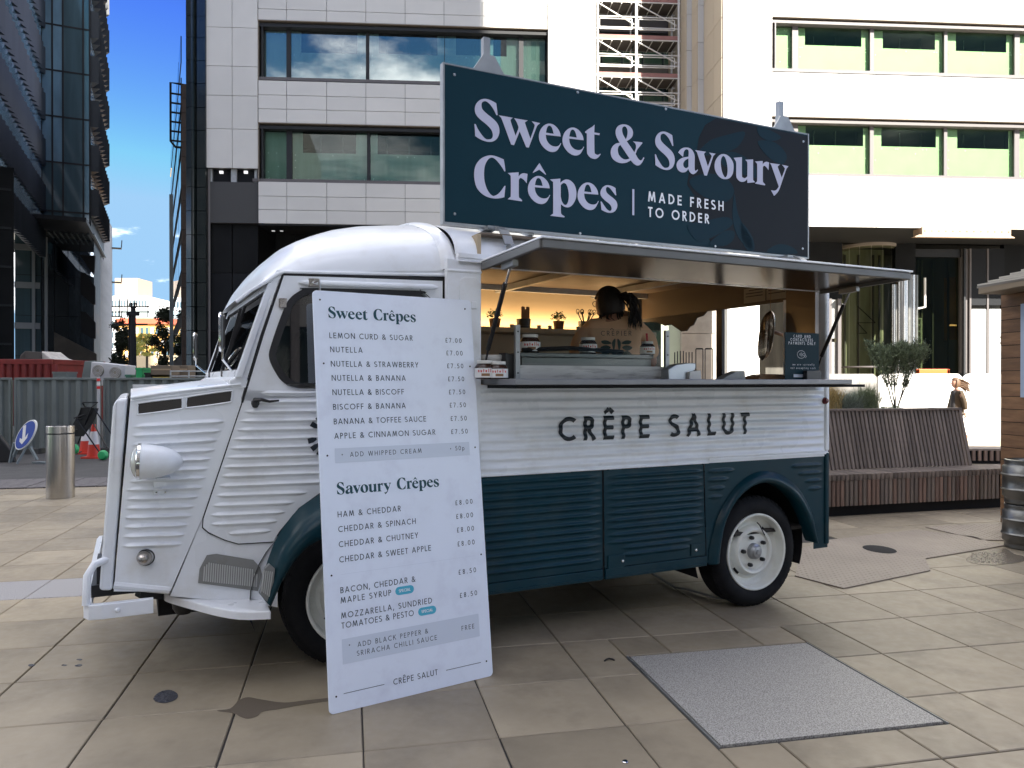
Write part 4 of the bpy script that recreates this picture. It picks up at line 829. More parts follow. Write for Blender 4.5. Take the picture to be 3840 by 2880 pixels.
# --- lettering on the corrugated side: follows the ribs
rib_z = [lerp(.897, 1.262, i / 8) for i in range(9)]
def corr(z):
    d = 0
    for r in rib_z:
        pe = abs(z - r)
        if pe < .0205: d += .5 + .5 * math.cos(math.pi * pe / .0205)
    return -.02 - .010 * d ** .8 - .0032
la0, lz0 = VANF.px(*Q(615, 500), -.03); la1, lz1 = VANF.px(*Q(2012, 452), -.03); ltop = VANF.px(*Q(800, 315), -.03)[1]
mb = MB(); text(mb, 'CRÊPE SALUT', ltop - lz0, .175, 0, lambda u, v, e: (la0 + u, corr(lz0 + v) - e * 4, lz0 + v), width=la1 - la0, sub=.04)
mb.build('lettering', M('van_ink'), van)
# cable behind the rear wheel
mb = MB(); cb_ = [VANF.loc(gr(*W(*p), .012)) for p in ((310,1140),(400,1200),(480,1250),(560,1262),(700,1300),(800,1332),(850,1335))]
mb.tube([(p[0], p[1], .012) for p in cb_], .007, 7); c_ = mb.build('power_cable', mat('cable_grey', (.25, .24, .22), .6), van)
# ------------------------------------------------------------------ roof sign
sg = thing('roof_sign', 'long dark teal roof sign reading Sweet & Savoury Crêpes in pale serif letters', 'sign', VANF)
sa0, sz1 = VANF.px(1664.4, 238.2, SB); sa1, sz0 = VANF.px(3029.5, 967.1, SB)
mb = MB(); mb.box(sa0, sa1, SB, SB + .012, sz0, sz1); mb.build('sign_panel', M('sign_teal'), sg)
mb = MB()
for q in ((sa0 - .006, sa0 + .003, sz0 - .006, sz1 + .006), (sa1 - .003, sa1 + .006, sz0 - .006, sz1 + .006)): mb.box(q[0], q[1], SB - .003, SB + .035, q[2], q[3])
mb.box(sa0, sa1, SB - .003, SB + .035, sz0 - .008, sz0 + .003); mb.box(sa0, sa1, SB - .0, SB + .035, sz1 - .003, sz1 + .006)
mb.build('sign_frame', M('galv'), sg)
z3r = zm(1600, 150, 1.4747)
def s2(x, y): return VANF.px(*z3r(x, y), SB)
# botanical print on the right: a darker ground with big soft leaves
mb = MB(); dk = catmull([s2(*p) for p in ((2108,530,),(1560,425),(1500,520),(1480,620),(1450,760),(1440,900),(1470,1010),(1560,1080),(1540,1140),(2106,1198))] , 3)
dkp = [(x, z) for x, z in [s2(*p) for p in ((2106,533),(1600,433),(1540,470),(1505,540),(1490,640),(1455,700),(1440,800),(1480,860),(1450,960),(1480,1040),(1560,1100),(1600,1146),(2104,1196))]]
mb.prism(dkp, 'y', SB - .0012, SB - .0004); mb.build('leaf_print', M('sign_dark'), sg)
leaves = [[(1500,640),(1560,560),(1680,520),(1760,510),(1720,590),(1640,620)], [(1450,780),(1540,740),(1650,760),(1700,840),(1640,900),(1520,860)], [(1600,640),(1700,620),(1800,680),(1830,760),(1740,740),(1650,700)],
          [(1700,850),(1720,960),(1760,1040),(1800,1110),(1790,1160),(1720,1090),(1690,980)], [(1440,1030),(1540,1000),(1660,980),(1690,1020),(1600,1080),(1500,1110)], [(1830,560),(1930,570),(1990,640),(1960,690),(1880,640)],
          [(1880,1170),(1940,1130),(2010,1140),(2050,1180),(1960,1182)], [(1830,480),(1900,500),(1960,540),(1900,560),(1840,530)], [(1560,1130),(1640,1060),(1700,1060),(1690,1110),(1640,1140)], [(1740,1010),(1800,1090),(1810,1160),(1770,1160),(1740,1100)]]
mb = MB()
for l in leaves:
    o = catmull([s2(*p) for p in l], 4); mb.prism(o, 'y', SB - .0024, SB - .0016)
mb.build('leaf_print', M('sign_leaf'), sg)
SP = SB - .0035
mb = MB()
for w_ in ('Sweet', '&', 'Savoury', 'Crêpes'): serif_mesh(mb, WORDS[w_], lambda x, z: (x, SP, z))
mb.build('lettering', M('sign_paint'), sg)
mb = MB(); t0 = s2(1135, 825); t1 = s2(1146, 970); mb.box(t0[0], t1[0], SP - .0003, SP, t1[1], t0[1]); mb.build('divider_line', M('sign_paint'), sg)
for s_, a_, b_, top in (('MADE FRESH', (1222,893), (1640,948), (1232,838)), ('TO ORDER', (1222,978), (1560,1018), (1245,925))):
    a = s2(*a_); b = s2(*b_); c = s2(*top); mb = MB()
    text(mb, s_, c[1] - a[1], .17, 0, lambda u, v, e: (a[0] + u, SP - e, a[1] + v), width=b[0] - a[0]); mb.build('lettering', M('white_ink'), sg)
for x, y in ((153,192),(155,962),(2082,562),(2078,1154),(835,290),(1322,382),(848,1070),(1595,1141)):
    p = s2(x, y); mb = MB(); mb.lathe([(0, -.004), (.006, -.004), (.008, 0)], 10, 0, (p[0], SB - .001, p[1]), 'y'); mb.build('screw', M('alu'), sg)
for x in (1820 * 1.0, 2922):
    pt_ = VANF.px(x, 260 if x < 2000 else 440, SB + .06)
    a = pt_[0]; mb = MB(); mb.box(a - .018, a + .018, SB + .04, SB + .075, 2.10, VANF.px(2922, 384, SB + .06)[1]); mb.build('support_post', M('galv'), sg)
    mb = MB(); gz = sz1 + .0; mb.prism([(a - .16, gz - .1), (a + .16, gz - .1), (a + .03, gz + .095), (a - .03, gz + .095)], 'y', SB + .014, SB + .03); mb.build('gusset_plate', M('galv'), sg)
    mb = MB(); mb.box(a - .03, a + .03, SB - .04, SB + .3, 2.085, 2.10)
    arcs = [( -.03, 1.935), (-.028, 1.985), (0, 2.03), (.04, 2.066), (.09, 2.09)]
    for p, q in zip(arcs, arcs[1:]): mb.beam((a + .02, p[0], p[1]), (a + .02, q[0], q[1]), .05, .008)
    mb.build('roof_bracket', M('galv'), sg)
mb = MB(); mb.beam((1.15, SB + .02, 2.093), (1.15, .3, 2.10), .03, .02); mb.build('roof_bracket', M('galv'), sg)
# ------------------------------------------------------------------ menu board
BL = Vector((-.7208, 3.0346, 0)); BR = Vector((-.0851, 3.4436, 0)); BU = (BR - BL).normalized(); BW = (BR - BL).length
lean = Vector((-BU.y, BU.x, 0)); BV = (lean * .2027 + Vector((0, 0, 1.70))); BH = BV.length; BV.normalize(); BN = BU.cross(BV)
mbd = thing('menu_board', 'tall white menu board of sweet and savoury crepes leaning against the van', 'menu board')
mbd.matrix_world = Matrix(((BU.x, -BN.x, BV.x, BL.x), (BU.y, -BN.y, BV.y, BL.y), (BU.z, -BN.z, BV.z, 0), (0, 0, 0, 1)))
def bq(p):                      # measured point -> board coordinates
    d = Vector(ray(*p)); o = Vector((0, 0, H)) - BL; n = BN; t = -(o.dot(n)) / d.dot(n); q = o + d * t; return (q.dot(BU), q.dot(BV))
mb = MB(); mb.prism(rrect(0, BW, 0, BH, .018), 'y', 0, .010); mb.build('board', M('menu_white'), mbd, bev=.0015)
m1 = zm(1150, 1050, 2.553); m2 = zm(1150, 1650, 2.553); m3 = zm(1200, 2200, 3.16)
def bline(s, z, a, b, size=.0238, w=.125, m='menu_ink'):
    p = bq(z(*a)); q = bq(z(*b)); mb = MB(); th = math.atan2(q[1] - p[1], q[0] - p[0]) * 0
    text(mb, s, size, w, 0, lambda u, v, e: (p[0] + u, -.0008 - e, lerp(p[1], q[1], .5) + v), width=q[0] - p[0]); return mb.build('lettering', M(m), mbd)
for s_, z, a, b in (('LEMON CURD & SUGAR', m1, (218,556), (1015,582)), ('NUTELLA', m1, (225,692), (535,697)), ('NUTELLA & STRAWBERRY', m1, (232,828), (1070,838)), ('NUTELLA & BANANA', m1, (240,965), (948,964)),
    ('NUTELLA & BISCOFF', m1, (247,1102), (932,1096)), ('BISCOFF & BANANA', m1, (253,1241), (948,1229)), ('BANANA & TOFFEE SAUCE', m1, (260,1381), (1143,1356)), ('APPLE & CINNAMON SUGAR', m1, (265,1520), (1232,1482)),
    ('HAM & CHEDDAR', m2, (297,740), (902,682)), ('CHEDDAR & SPINACH', m2, (303,882), (1045,802)), ('CHEDDAR & CHUTNEY', m2, (308,1027), (1068,937)), ('CHEDDAR & SWEET APPLE', m2, (313,1172), (1190,1060)),
    ('BACON, CHEDDAR &', m2, (323,1465), (1040,1360)), ('MAPLE SYRUP', m2, (325,1562), (810,1490)), ('MOZZARELLA, SUNDRIED', m3, (250,378), (1328,197)), ('TOMATOES & PESTO', m3, (255,495), (1112,347)),
    ('CRÊPE SALUT', m3, (870,1162), (1395,1047))): bline(s_, z, a, b)
for s_, z, a, b in (('£7.00', m1, (1327,601), (1483,601)), ('£7.00', m1, (1336,722), (1493,722)), ('£7.50', m1, (1343,846), (1500,844)), ('£7.50', m1, (1352,971), (1508,968)), ('£7.50', m1, (1360,1096), (1518,1093)),
    ('£7.50', m1, (1368,1221), (1525,1217)), ('£7.50', m1, (1377,1350), (1533,1344)), ('£7.50', m1, (1382,1475), (1542,1469)), ('£8.00', m2, (1422,624), (1588,610)), ('£8.00', m2, (1430,754), (1593,740)),
    ('£8.00', m2, (1437,884), (1602,868)), ('£8.00', m2, (1443,1017), (1608,1000)), ('£8.50', m2, (1453,1287), (1622,1268)), ('£8.50', m2, (1465,1510), (1632,1487))): bline(s_, z, a, b, .0215, .125)
for s_, z, a, b in (('+', m2, (333,162), (355,160)), ('ADD WHIPPED CREAM', m2, (415,160), (1100,124)), ('+ 50p', m2, (1372,102), (1508,97)), ('+', m3, (340,720), (368,715)), ('ADD BLACK PEPPER &', m3, (445,712), (1280,554)),
    ('SRIRACHA CHILLI SAUCE', m3, (437,814), (1385,634)), ('FREE', m3, (1678,520), (1828,494))): bline(s_, z, a, b, .0200, .12)
def bq4(z, ps, m, y0=-.0002, y1=-.0006, name='band'):
    mb = MB(); q = [bq(z(*p)) for p in ps]; x0 = (q[0][0] + q[3][0]) / 2; x1 = (q[1][0] + q[2][0]) / 2; za = (q[0][1] + q[1][1]) / 2; zb = (q[2][1] + q[3][1]) / 2
    mb.box(x0, x1, y1, y0, min(za, zb), max(za, zb)); return mb.build(name, M(m), mbd)
bq4(m2, ((270,75), (1557,23), (1560,150), (270,218)), 'menu_band', name='price_band'); bq4(m3, ((258,622), (1885,320), (1885,592), (270,920)), 'menu_band', name='price_band')
for z, a, b, th in ((m2, (330,1285), (1610,1110), .0008), (m3, (280,1268), (762,1158), .0022), (m3, (1495,993), (1905,895), .0022)):
    p = bq(z(*a)); q = bq(z(*b)); mb = MB(); zz = (p[1] + q[1]) / 2; mb.box(p[0], q[0], -.0007, -.0002, zz - th / 2, zz + th / 2); mb.build('rule_line', M('menu_ink' if th > .001 else 'menu_band'), mbd)
for z, c_, in ((m2, (938, 1437)), (m3, (1270, 285))):
    p = bq(z(*c_)); mb = MB(); mb.prism(rrect(p[0] - .043, p[0] + .043, p[1] - .017, p[1] + .017, .0168), 'y', -.0007, -.0002); o = mb.build('badge', M('pill'), mbd)
    mb = MB(); text(mb, 'SPECIAL', .0125, .17, 0, lambda u, v, e: (p[0] - .027 + u, -.0009 - e, p[1] - .006 + v), width=.054); mb.build('lettering', M('white_ink'), o)
def bword(word, z, a, b):
    p = bq(z(*a)); q = bq(z(*b)); x0 = min(bbox(l)[0] for w_ in word for l in [w_]); x1 = max(bbox(w_)[1] for w_ in word); z0 = bbox(word[0])[2]; s_ = (q[0] - p[0]) / (x1 - x0)
    mb = MB(); serif_mesh(mb, word, lambda x, zz: (p[0] + (x - x0) * s_, -.0009, (p[1] + q[1]) / 2 + (zz - z0) * s_ * 1.0)); return mb.build('lettering', M('menu_head'), mbd)
# headings: the sign's words, set closer together
def shift(word, dx, sc=1): return [[[(p[0] * 1 + dx, p[1]) for p in l] for l in gl] for gl in word]
def xr(word): return min(bbox(g)[0] for g in word), max(bbox(g)[1] for g in word)
def base(word): return bbox(word[0])[2]
def two(a, b, gap=.11):
    (_, a1) = xr(a); (b0, _) = xr(b); dz = base(a) - base(b); k = 1
    return a + [[[(p[0] - b0 + a1 + gap, p[1] + dz) for p in l] for l in gl] for gl in b]
bword(two(WORDS['Sweet'], WORDS['Crêpes']), m1, (208,364), (1046,405)); bword(two(WORDS['Savoury'], WORDS['Crêpes']), m2, (290,525), (1268,445))
for z, p in ((m1, (127,188)), (m1, (1515,277)), (m1, (163,798)), (m1, (1563,828)), (m2, (198,150)), (m2, (1612,70)), (m2, (238,1298)), (m2, (1670,1095)), (m3, (192,1304)), (m3, (1972,882))):
    q = bq(z(*p)); mb = MB(); mb.lathe([(0, -.002), (.0035, -.002), (.004, 0)], 8, 0, (q[0], 0, q[1]), 'y'); mb.build('screw', M('black_metal'), mbd)
# ------------------------------------------------------------------ things on the counter and the back shelf
def vw(a, b, z): return Vector((VANF.o[0] + a * VANF.c - b * VANF.s, VANF.o[1] + a * VANF.s + b * VANF.c, z))
CT = 1.328
def jar(x, y0, z0, w=.05, lab='', knife=False):
    """x: measured x at the jar's middle"""
    a = VANF.px(x, 1400, y0)[0]; t = thing('spread_jar', lab, 'jar', loc=vw(a, y0, z0), rotz=VANF.a - R(18), group='chocolate spread jars')
    h = w * 1.75; f = lambda r: math.copysign(abs(r) ** .75, r)
    mb = MB(); mb.lathe([(0, .002), (w * .8, .002), (w * .95, .01), (w * .95, h * .62), (w * .8, h * .76), (w * .66, h * .84), (w * .66, h * .88)], 28); mb.build('glass', M('cocoa'), t)
    mb = MB(); mb.lathe([(w * .72, h * .84), (w * .74, h * .86), (w * .74, h * .99), (w * .70, h * 1.01), (0, h * 1.01)], 28); mb.build('lid', M('white_plastic'), t)
    mb = MB(); mb.lathe([(w * .962, h * .10), (w * .962, h * .60)], 28, a0=R(180), a1=R(360)); lb = mb.build('label', M('label_white'), t)
    mb = MB()
    def PL(u, v, e): th = R(270) + (u - w * .75) / (w * .97); return (w * (.972 + e * 8) * math.cos(th), w * (.972 + e * 8) * math.sin(th), h * .38 + v)
    text(mb, 'nutella', h * .19, .2, 0, PL, width=w * 1.5, sub=.2); mb.build('lettering', M('label_red'), lb)
    mb = MB(); mb.grid(lambda s, tt: PL(w * (.35 + .8 * s), -h * (.06 + .14 * tt), 0), 6, 2); mb.build('print', M('wood_tool'), lb)
    if knife: mb = MB(); mb.tube([(0, 0, h * .9), (-.004, 0, h * 1.6)], .006, 6); mb.build('spatula_handle', M('label_red'), t)
    return t
jar(1750 + 165 / 2.4578, -.13, CT, .050, 'chocolate spread jar at the left end of the counter, half hidden by the van pillar')
jar(1750 + 292 / 2.4578, -.16, CT, .047, 'chocolate spread jar on the counter in front of the white tub')
jar(1750 + 585 / 2.4578, .06, 1.462, .054, 'chocolate spread jar on the metal tray beside the left guard post')
jar(1750 + 1118 / 2.4578, .06, 1.462, .050, 'chocolate spread jar with its back label outwards, middle of the metal tray')
jar(1750 + 1665 / 2.4578, .06, 1.462, .043, 'open dark jar with a red spatula at the right end of the metal tray', True)
def prop(name, label, cat, a, b, z, group=None): return thing(name, label, cat, loc=vw(a, b, z), rotz=VANF.a, group=group)
a = VANF.px(1750 + 225 / 2.4578, 1400, .06)[0]; t = prop('plastic_tub', 'white plastic tub with a lid behind the left jars', 'tub', a, .06, CT)
mb = MB(); mb.lathe([(0, 0), (.058, 0), (.066, .105)], 24); mb.build('tub', M('white_plastic'), t); mb = MB(); mb.lathe([(.070, .10), (.072, .118), (.06, .122), (0, .122)], 24); mb.build('lid', M('white_plastic'), t)
a = VANF.px(1750 + 405 / 2.4578, 1400, -.02)[0]; t = prop('card_box', 'black box on the counter beside the left guard post', 'box', a, -.02, CT)
mb = MB(); mb.prism([(-.035, 0), (.035, 0), (.038, .115), (-.042, .13)], 'y', -.03, .05); mb.build('box', M('black_plastic'), t, bev=.003)
# sneeze guard
g0 = .945; g1 = 1.84; t = prop('counter_guard', 'clear counter guard with two grey posts over a rustic white plank', 'guard', 0, 0, 0)
for a in (g0, g1):
    mb = MB(); mb.box(a - .012, a + .012, -.08, -.06, CT, 1.592); p_ = mb.build('post', M('galv'), t)
    for z in (1.36, 1.46, 1.56): mb = MB(); mb.lathe([(0, -.084), (.004, -.083), (.004, -.08)], 8, 0, (a, 0, z), 'y'); mb.build('screw', M('black_metal'), p_)
    mb = MB(); mb.box(a - .03, a + .03, -.10, -.03, CT, CT + .006); mb.build('foot', M('galv'), t)
glass('guard_glass', (.95, .96, .95), .0, fpow=1.12); glass('office_glass', (.74, .83, .78), .0, fpow=1.35); glass('office_sky', (.70, .80, .77), .11); glass('lobby_glass', (.46, .50, .42), .0, fpow=1.12); glass('office_sun_tint', (.78, .87, .76), .0, fpow=1.2)  # last glass carries the sunlit facade's warmth in its tint
mb = MB(); mb.box(g0 + .013, g1 - .013, -.072, -.068, CT + .08, 1.59); mb.build('glass', M('guard_glass'), t)
mb = MB(); mb.box(g0 + .014, g1 - .014, -.06, -.045, CT, 1.398); mb.build('plank', M('rustic_white'), t)
t = prop('serving_tray', 'long grey metal tray unit behind the rustic plank', 'tray', 0, 0, 0)
mb = MB(); mb.box(.99, 1.795, -.02, .22, 1.440, 1.462); mb.box(1.0, 1.785, -.01, .2, CT, 1.44); mb.build('tray_body', M('tray'), t, bev=.003)
mb = MB(); mb.tube([(1.02, .02, 1.475), (1.3, .02, 1.49), (1.62, .02, 1.475)], .012, 8); mb.build('pan_rim', M('black_metal'), t)
# payment notice, boxes, holders
t = prop('payment_notice', 'dark notice on the counter saying card and contactless payments only', 'notice', 0, 0, 0)
def jx(x, y, b): a, z = VANF.px(*J(x, y), b); return a, z
yb_ = -.18; (na0, nz1) = jx(1338, 850, yb_); (na1, nz0) = jx(1650, 1280, yb_)
mb = MB(); mb.box(na0, na1, yb_, yb_ + .004, CT, nz1); mb.build('card', M('sign_teal'), t)
for s_, x0, x1, y, hh in (('CARD AND', 1412, 1572, 898, 26), ('CONTACTLESS', 1385, 1592, 930, 26), ('PAYMENTS ONLY', 1368, 1615, 962, 26)):
    p = jx(x0, y, yb_); q = jx(x1, y, yb_); mb = MB(); text(mb, s_, hh / 2.4578 * (q[0] - p[0]) / ((x1 - x0) / 2.4578) * .75, .17, 0, lambda u, v, e: (p[0] + u, yb_ - .001 - e, p[1] + v), width=q[0] - p[0]); mb.build('lettering', M('white_ink'), t)
for s_, x0, x1, y in (('we are currently', 1405, 1605, 1155), ('not accepting cash', 1388, 1615, 1187)):
    p = jx(x0, y, yb_); q = jx(x1, y, yb_); mb = MB(); text(mb, s_, .012, .12, 0, lambda u, v, e: (p[0] + u, yb_ - .001 - e, p[1] + v), width=q[0] - p[0]); mb.build('lettering', M('white_ink'), t)
mb = MB(); cxy = jx(1485, 1055, yb_); rx = .031; rz = .022
def nb(pts, w): L, Rr = ribbon(pts, w); n = len(L); mb.add([(p[0], yb_ - .001, p[1]) for p in L + Rr], [(i, n + i, n + i + 1, i + 1) for i in range(n - 1)])
nb([(cxy[0] + rx * math.cos(R(t_)), cxy[1] + rz * math.sin(R(t_))) for t_ in range(0, 361, 15)], .0018)
for k in range(4): nb([(cxy[0] - .018 + k * .006 + .006 * math.cos(R(t_)), cxy[1] + (.006 + .003 * k) * math.sin(R(t_))) for t_ in range(-60, 61, 20)], .0016)
nb([(cxy[0] + .008, cxy[1] - .004), (cxy[0] + .016, cxy[1] + .006), (cxy[0] + .030, cxy[1] + .002), (cxy[0] + .044, cxy[1] - .016)], .0018); nb([(cxy[0] + .010, cxy[1] - .008), (cxy[0] + .024, cxy[1] - .006), (cxy[0] + .034, cxy[1] - .02)], .0018)
mb.build('contactless_symbol', M('white_ink'), t)
p = jx(1415, 1265, yb_); q = jx(1530, 1238, yb_); mb = MB(); mb.box(p[0], q[0], yb_ - .0015, yb_ - .0005, p[1], q[1]); mb.build('badge', M('menu_band'), t)
a0, _ = jx(1540, 1200, -.22); a1, zt_2 = jx(1672, 1205, -.22); t = prop('card_reader_box', 'small black box at the right end of the counter in front of the notice', 'box', 0, 0, 0)
mb = MB(); mb.box(a0, a1, -.22, -.19, CT, zt_2); mb.build('box', M('black_plastic'), t, bev=.002)
mb = MB(); p = jx(1568, 1240, -.221); text(mb, 'CREPES', .008, .15, 0, lambda u, v, e: (p[0] + u, -.2212 - e, p[1] + v), width=.034) if False else None
def lump(name, label, cat, b, pts, m, d=.08, bev=.004):
    t = prop(name, label, cat, 0, 0, 0); mb = MB(); c = [jx(*p, b) for p in pts]; zmin = min(p[1] for p in c); dz = CT - zmin
    mb.prism([(p[0], p[1] + dz * (1 if p[1] - zmin < .01 else .0)) for p in c], 'y', b, b + d); mb.build('body', m, t, bev=bev); return t
lump('napkin_dispenser', 'grey curved dispenser on the counter right of the guard', 'dispenser', -.12, ((262,1285),(262,1190),(330,1150),(430,1135),(520,1135),(520,1180),(458,1250),(455,1285)), M('alu'))
lump('napkin_stack', 'small folded stack of napkins beside the grey dispenser', 'napkins', -.14, ((455,1285),(458,1215),(560,1200),(570,1285)), M('white_plastic'), .05)
lump('card_terminal', 'pale card terminal lying on the counter with a dark button', 'card terminal', -.16, ((752,1285),(800,1255),(900,1205),(970,1205),(975,1285)), M('step_grey'), .06)
lump('bread_board', 'rounded tan board on the counter left of the payment notice', 'board', -.10, ((1080,1288),(1110,1255),(1180,1235),(1330,1238),(1345,1288)), M('wood_tool'), .12)
t = prop('wire_rack', 'wire holder of takeaway cones on the counter', 'rack', 0, 0, 0)
mb = MB()
for x0, x1, y0, b in ((515, 580, 1000, -.12), (600, 668, 1000, -.12), (515, 580, 1005, -.04), (600, 668, 1005, -.04)):
    p0 = jx(x0, 1280, b); p1 = jx(x0, y0, b); p2 = jx(x1, y0, b); p3 = jx(x1, 1280, b)
    mb.tube([(p0[0], b, CT), (p1[0], b, p1[1] - .004), (p1[0] + .004, b, p1[1]), (p2[0] - .004, b, p2[1]), (p2[0], b, p2[1] - .004), (p3[0], b, CT)], .0025, 6)
mb.build('wire_frame', M('black_metal'), t)
mb = MB()
for x in (320, 345, 372, 400, 425, 452, 480):
    p = jx(x, 1020 + (x % 7) * 3, .0); mb.tube([(p[0], .0, CT), (p[0], .0, p[1])], .003, 5)
mb.build('wire_frame', M('black_metal'), t)
# hanging mirrored bag of cones / pendant
pc_a, pc_z = jx(1165, 880, .30); t = prop('hanging_bag', 'crumpled metallic bag hanging in the rear opening of the van', 'bag', pc_a, .30, pc_z)
mb = MB(); hh = (lambda p, q: (p[1] - q[1]) / 2)(jx(1165, 655, .3), jx(1165, 1112, .3))
def PBag(s, tt):
    th = 2 * math.pi * s; v = lerp(-1, 1, tt); r = .050 * max(.02, (1 - abs(v) ** 3.2)) ** .5 * (1 + .12 * math.sin(5 * th + 3 * v)); return (r * math.cos(th) + .035 * v * 1.0, r * .7 * math.sin(th), v * hh)
mb.grid(PBag, 30, 22); mb.build('foil', mat('foil', (.5, .42, .33), .18, metal=1, bump=.5, bscale=40), t)
mb = MB(); mb.tube([(.035, 0, hh), (.04, 0, 2.02 - pc_z)], .002, 4); mb.tube([(.05, 0, .03), (.16, 0, .0)], .012, 8); mb.build('hanger', M('wood_tool'), t)
t = prop('warning_notice', 'pale warning sticker high on the inside of the rear wall', 'notice', 0, 0, 0)
for x0, x1, y0, y1 in ((960, 1155, 455, 560), (1168, 1365, 455, 530)):
    q = [VANF.pxx(*J(x, y), 3.027) for x, y in ((x0, y0), (x1, y0), (x1, y1), (x0, y1))]
    mb = MB(); mb.box(3.024, 3.028, min(p[0] for p in q), max(p[0] for p in q), min(q[2][1], q[3][1]), max(q[0][1], q[1][1])); pl = mb.build('sticker', mat('sticker', (.30, .26, .19), .6), t)
    mb = MB(); y0_ = min(p[0] for p in q); y1_ = max(p[0] for p in q)
    for k in range(3): mb.box(3.022, 3.0236, y0_ + .02, y1_ - .02 - .03 * (k == 2), q[3][1] + .02 + k * .02, q[3][1] + .026 + k * .02)
    mb.build('print_lines', M('mesh_dark'), pl)
# back shelf: plants, tools, cups
SZ = 1.711
def leafball(mb, c, r, n, s):
    for _ in range(n):
        th = random.uniform(0, 6.28); ph = random.uniform(-.2, 1.2); rr = r * random.uniform(.4, 1.1)
        p = Vector((c[0] + rr * math.cos(th) * math.cos(ph), c[1] + rr * math.sin(th) * math.cos(ph), c[2] + rr * math.sin(ph)))
        u = Vector((random.uniform(-1, 1), random.uniform(-1, 1), random.uniform(-1, 1))).normalized(); v = u.orthogonal().normalized(); k = s * random.uniform(.6, 1.2)
        mb.add([p - u * k, p + v * k * .5, p + u * k, p - v * k * .5], [(0, 1, 2, 3)])
for x, b, lab in ((260, 1.74, 'small green herb in a terracotta pot at the left of the back shelf'), (848, 1.74, 'small green herb in a pot in the middle of the back shelf')):
    a = VANF.px(*I(x, 800), b)[0]; t = prop('potted_herb', lab, 'plant', a, b, SZ, 'potted herbs on the back shelf')
    mb = MB(); mb.lathe([(0, 0), (.034, 0), (.045, .07), (.04, .07), (.0, .06)], 16); mb.build('pot', M('terracotta'), t)
    mb = MB(); leafball(mb, (0, 0, .09), .055, 160, .012)
    for k in range(8): mb.tube([(0, 0, .06), (random.uniform(-.04, .04), random.uniform(-.04, .04), .12)], .0015, 3)
    mb.build('leaves', M('leaf'), t)
for x, lab, n in ((525, 'black pot of wooden spatulas on the back shelf', 4), (1090, 'pot of dark kitchen tools on the back shelf beside the cook', 6)):
    a = VANF.px(*I(x, 800), 1.74)[0]; t = prop('tool_pot', lab, 'tool pot', a, 1.74, SZ, 'pots of kitchen tools')
    mb = MB(); mb.lathe([(0, 0), (.05, 0), (.056, .075), (.05, .075), (0, .06)], 18); mb.build('pot', M('black_plastic' if n == 4 else 'tray'), t)
    for k in range(n):
        q = random.uniform(-.05, .05); mb = MB()
        if n == 4: mb.prism(rrect(-.03 + k * .016 + q * .2, .0 + k * .016 + q * .2, .05, .15 + .02 * (k % 2), .01, 3), 'y', -.01 + k * .006, -.006 + k * .006)
        else: mb.tube([(q * .3, .0, .04), (q * 1.6, 0, .12), (q * 1.9, 0, .15)], .005, 5); mb.tube([(q * 1.9 + .014 * math.cos(s_), 0, .15 + .02 * math.sin(s_)) for s_ in [i * .7 for i in range(9)]], .003, 4, closed=True)
        mb.build('tool', M('wood_tool' if n == 4 else 'black_metal'), t)
for i, x in enumerate((405, 655, 755, 1015)):
    a = VANF.px(*I(x, 800), 1.72)[0]; t = prop('tea_light', 'small clear cup on the back shelf, %s' % ('right of the left herb', 'between the tool pot and the middle herb', 'just left of the middle herb', 'right of the middle herb')[i], 'cup', a, 1.70, SZ, 'small cups on the back shelf')
    mb = MB(); mb.lathe([(0, 0), (.014, 0), (.016, .03), (.013, .03), (.012, .005)], 14); mb.build('cup', M('step_grey'), t)
# ------------------------------------------------------------------ people
def skin_body(name, verts, edges, radii, m, parent, sub=2, root=0):
    me = bpy.data.meshes.new(name); me.from_pydata(verts, edges, []); o = link(name, me, parent); me.materials.append(m)
    md = o.modifiers.new('skin', 'SKIN'); md.use_smooth_shade = True
    for i, r in enumerate(radii):
        sv = me.skin_vertices[0].data[i] if me.skin_vertices else None
        if sv: sv.radius = r if isinstance(r, tuple) else (r, r)
    if me.skin_vertices: me.skin_vertices[0].data[root].use_root = True
    s_ = o.modifiers.new('sub', 'SUBSURF'); s_.levels = sub; s_.render_levels = sub
    return o
def mkskin(name, chain, m, parent, sub=2):
    """chain: list of (index,parent index,(x,y,z),radius)"""
    vs = [c[2] for c in chain]; es = [(c[0], c[1]) for c in chain if c[1] is not None]
    me = bpy.data.meshes.new(name); me.from_pydata(vs, es, []); b = bmesh.new(); b.from_mesh(me); lay = b.verts.layers.skin.verify(); b.verts.ensure_lookup_table()
    for c in chain: r = c[3]; b.verts[c[0]][lay].radius = r if isinstance(r, tuple) else (r, r); b.verts[c[0]][lay].use_root = (c[0] == 0)
    b.to_mesh(me); b.free(); me.materials.append(m); o = link(name, me, parent)
    o.modifiers.new('skin', 'SKIN').use_smooth_shade = True; s_ = o.modifiers.new('sub', 'SUBSURF'); s_.levels = sub; s_.render_levels = sub; return o
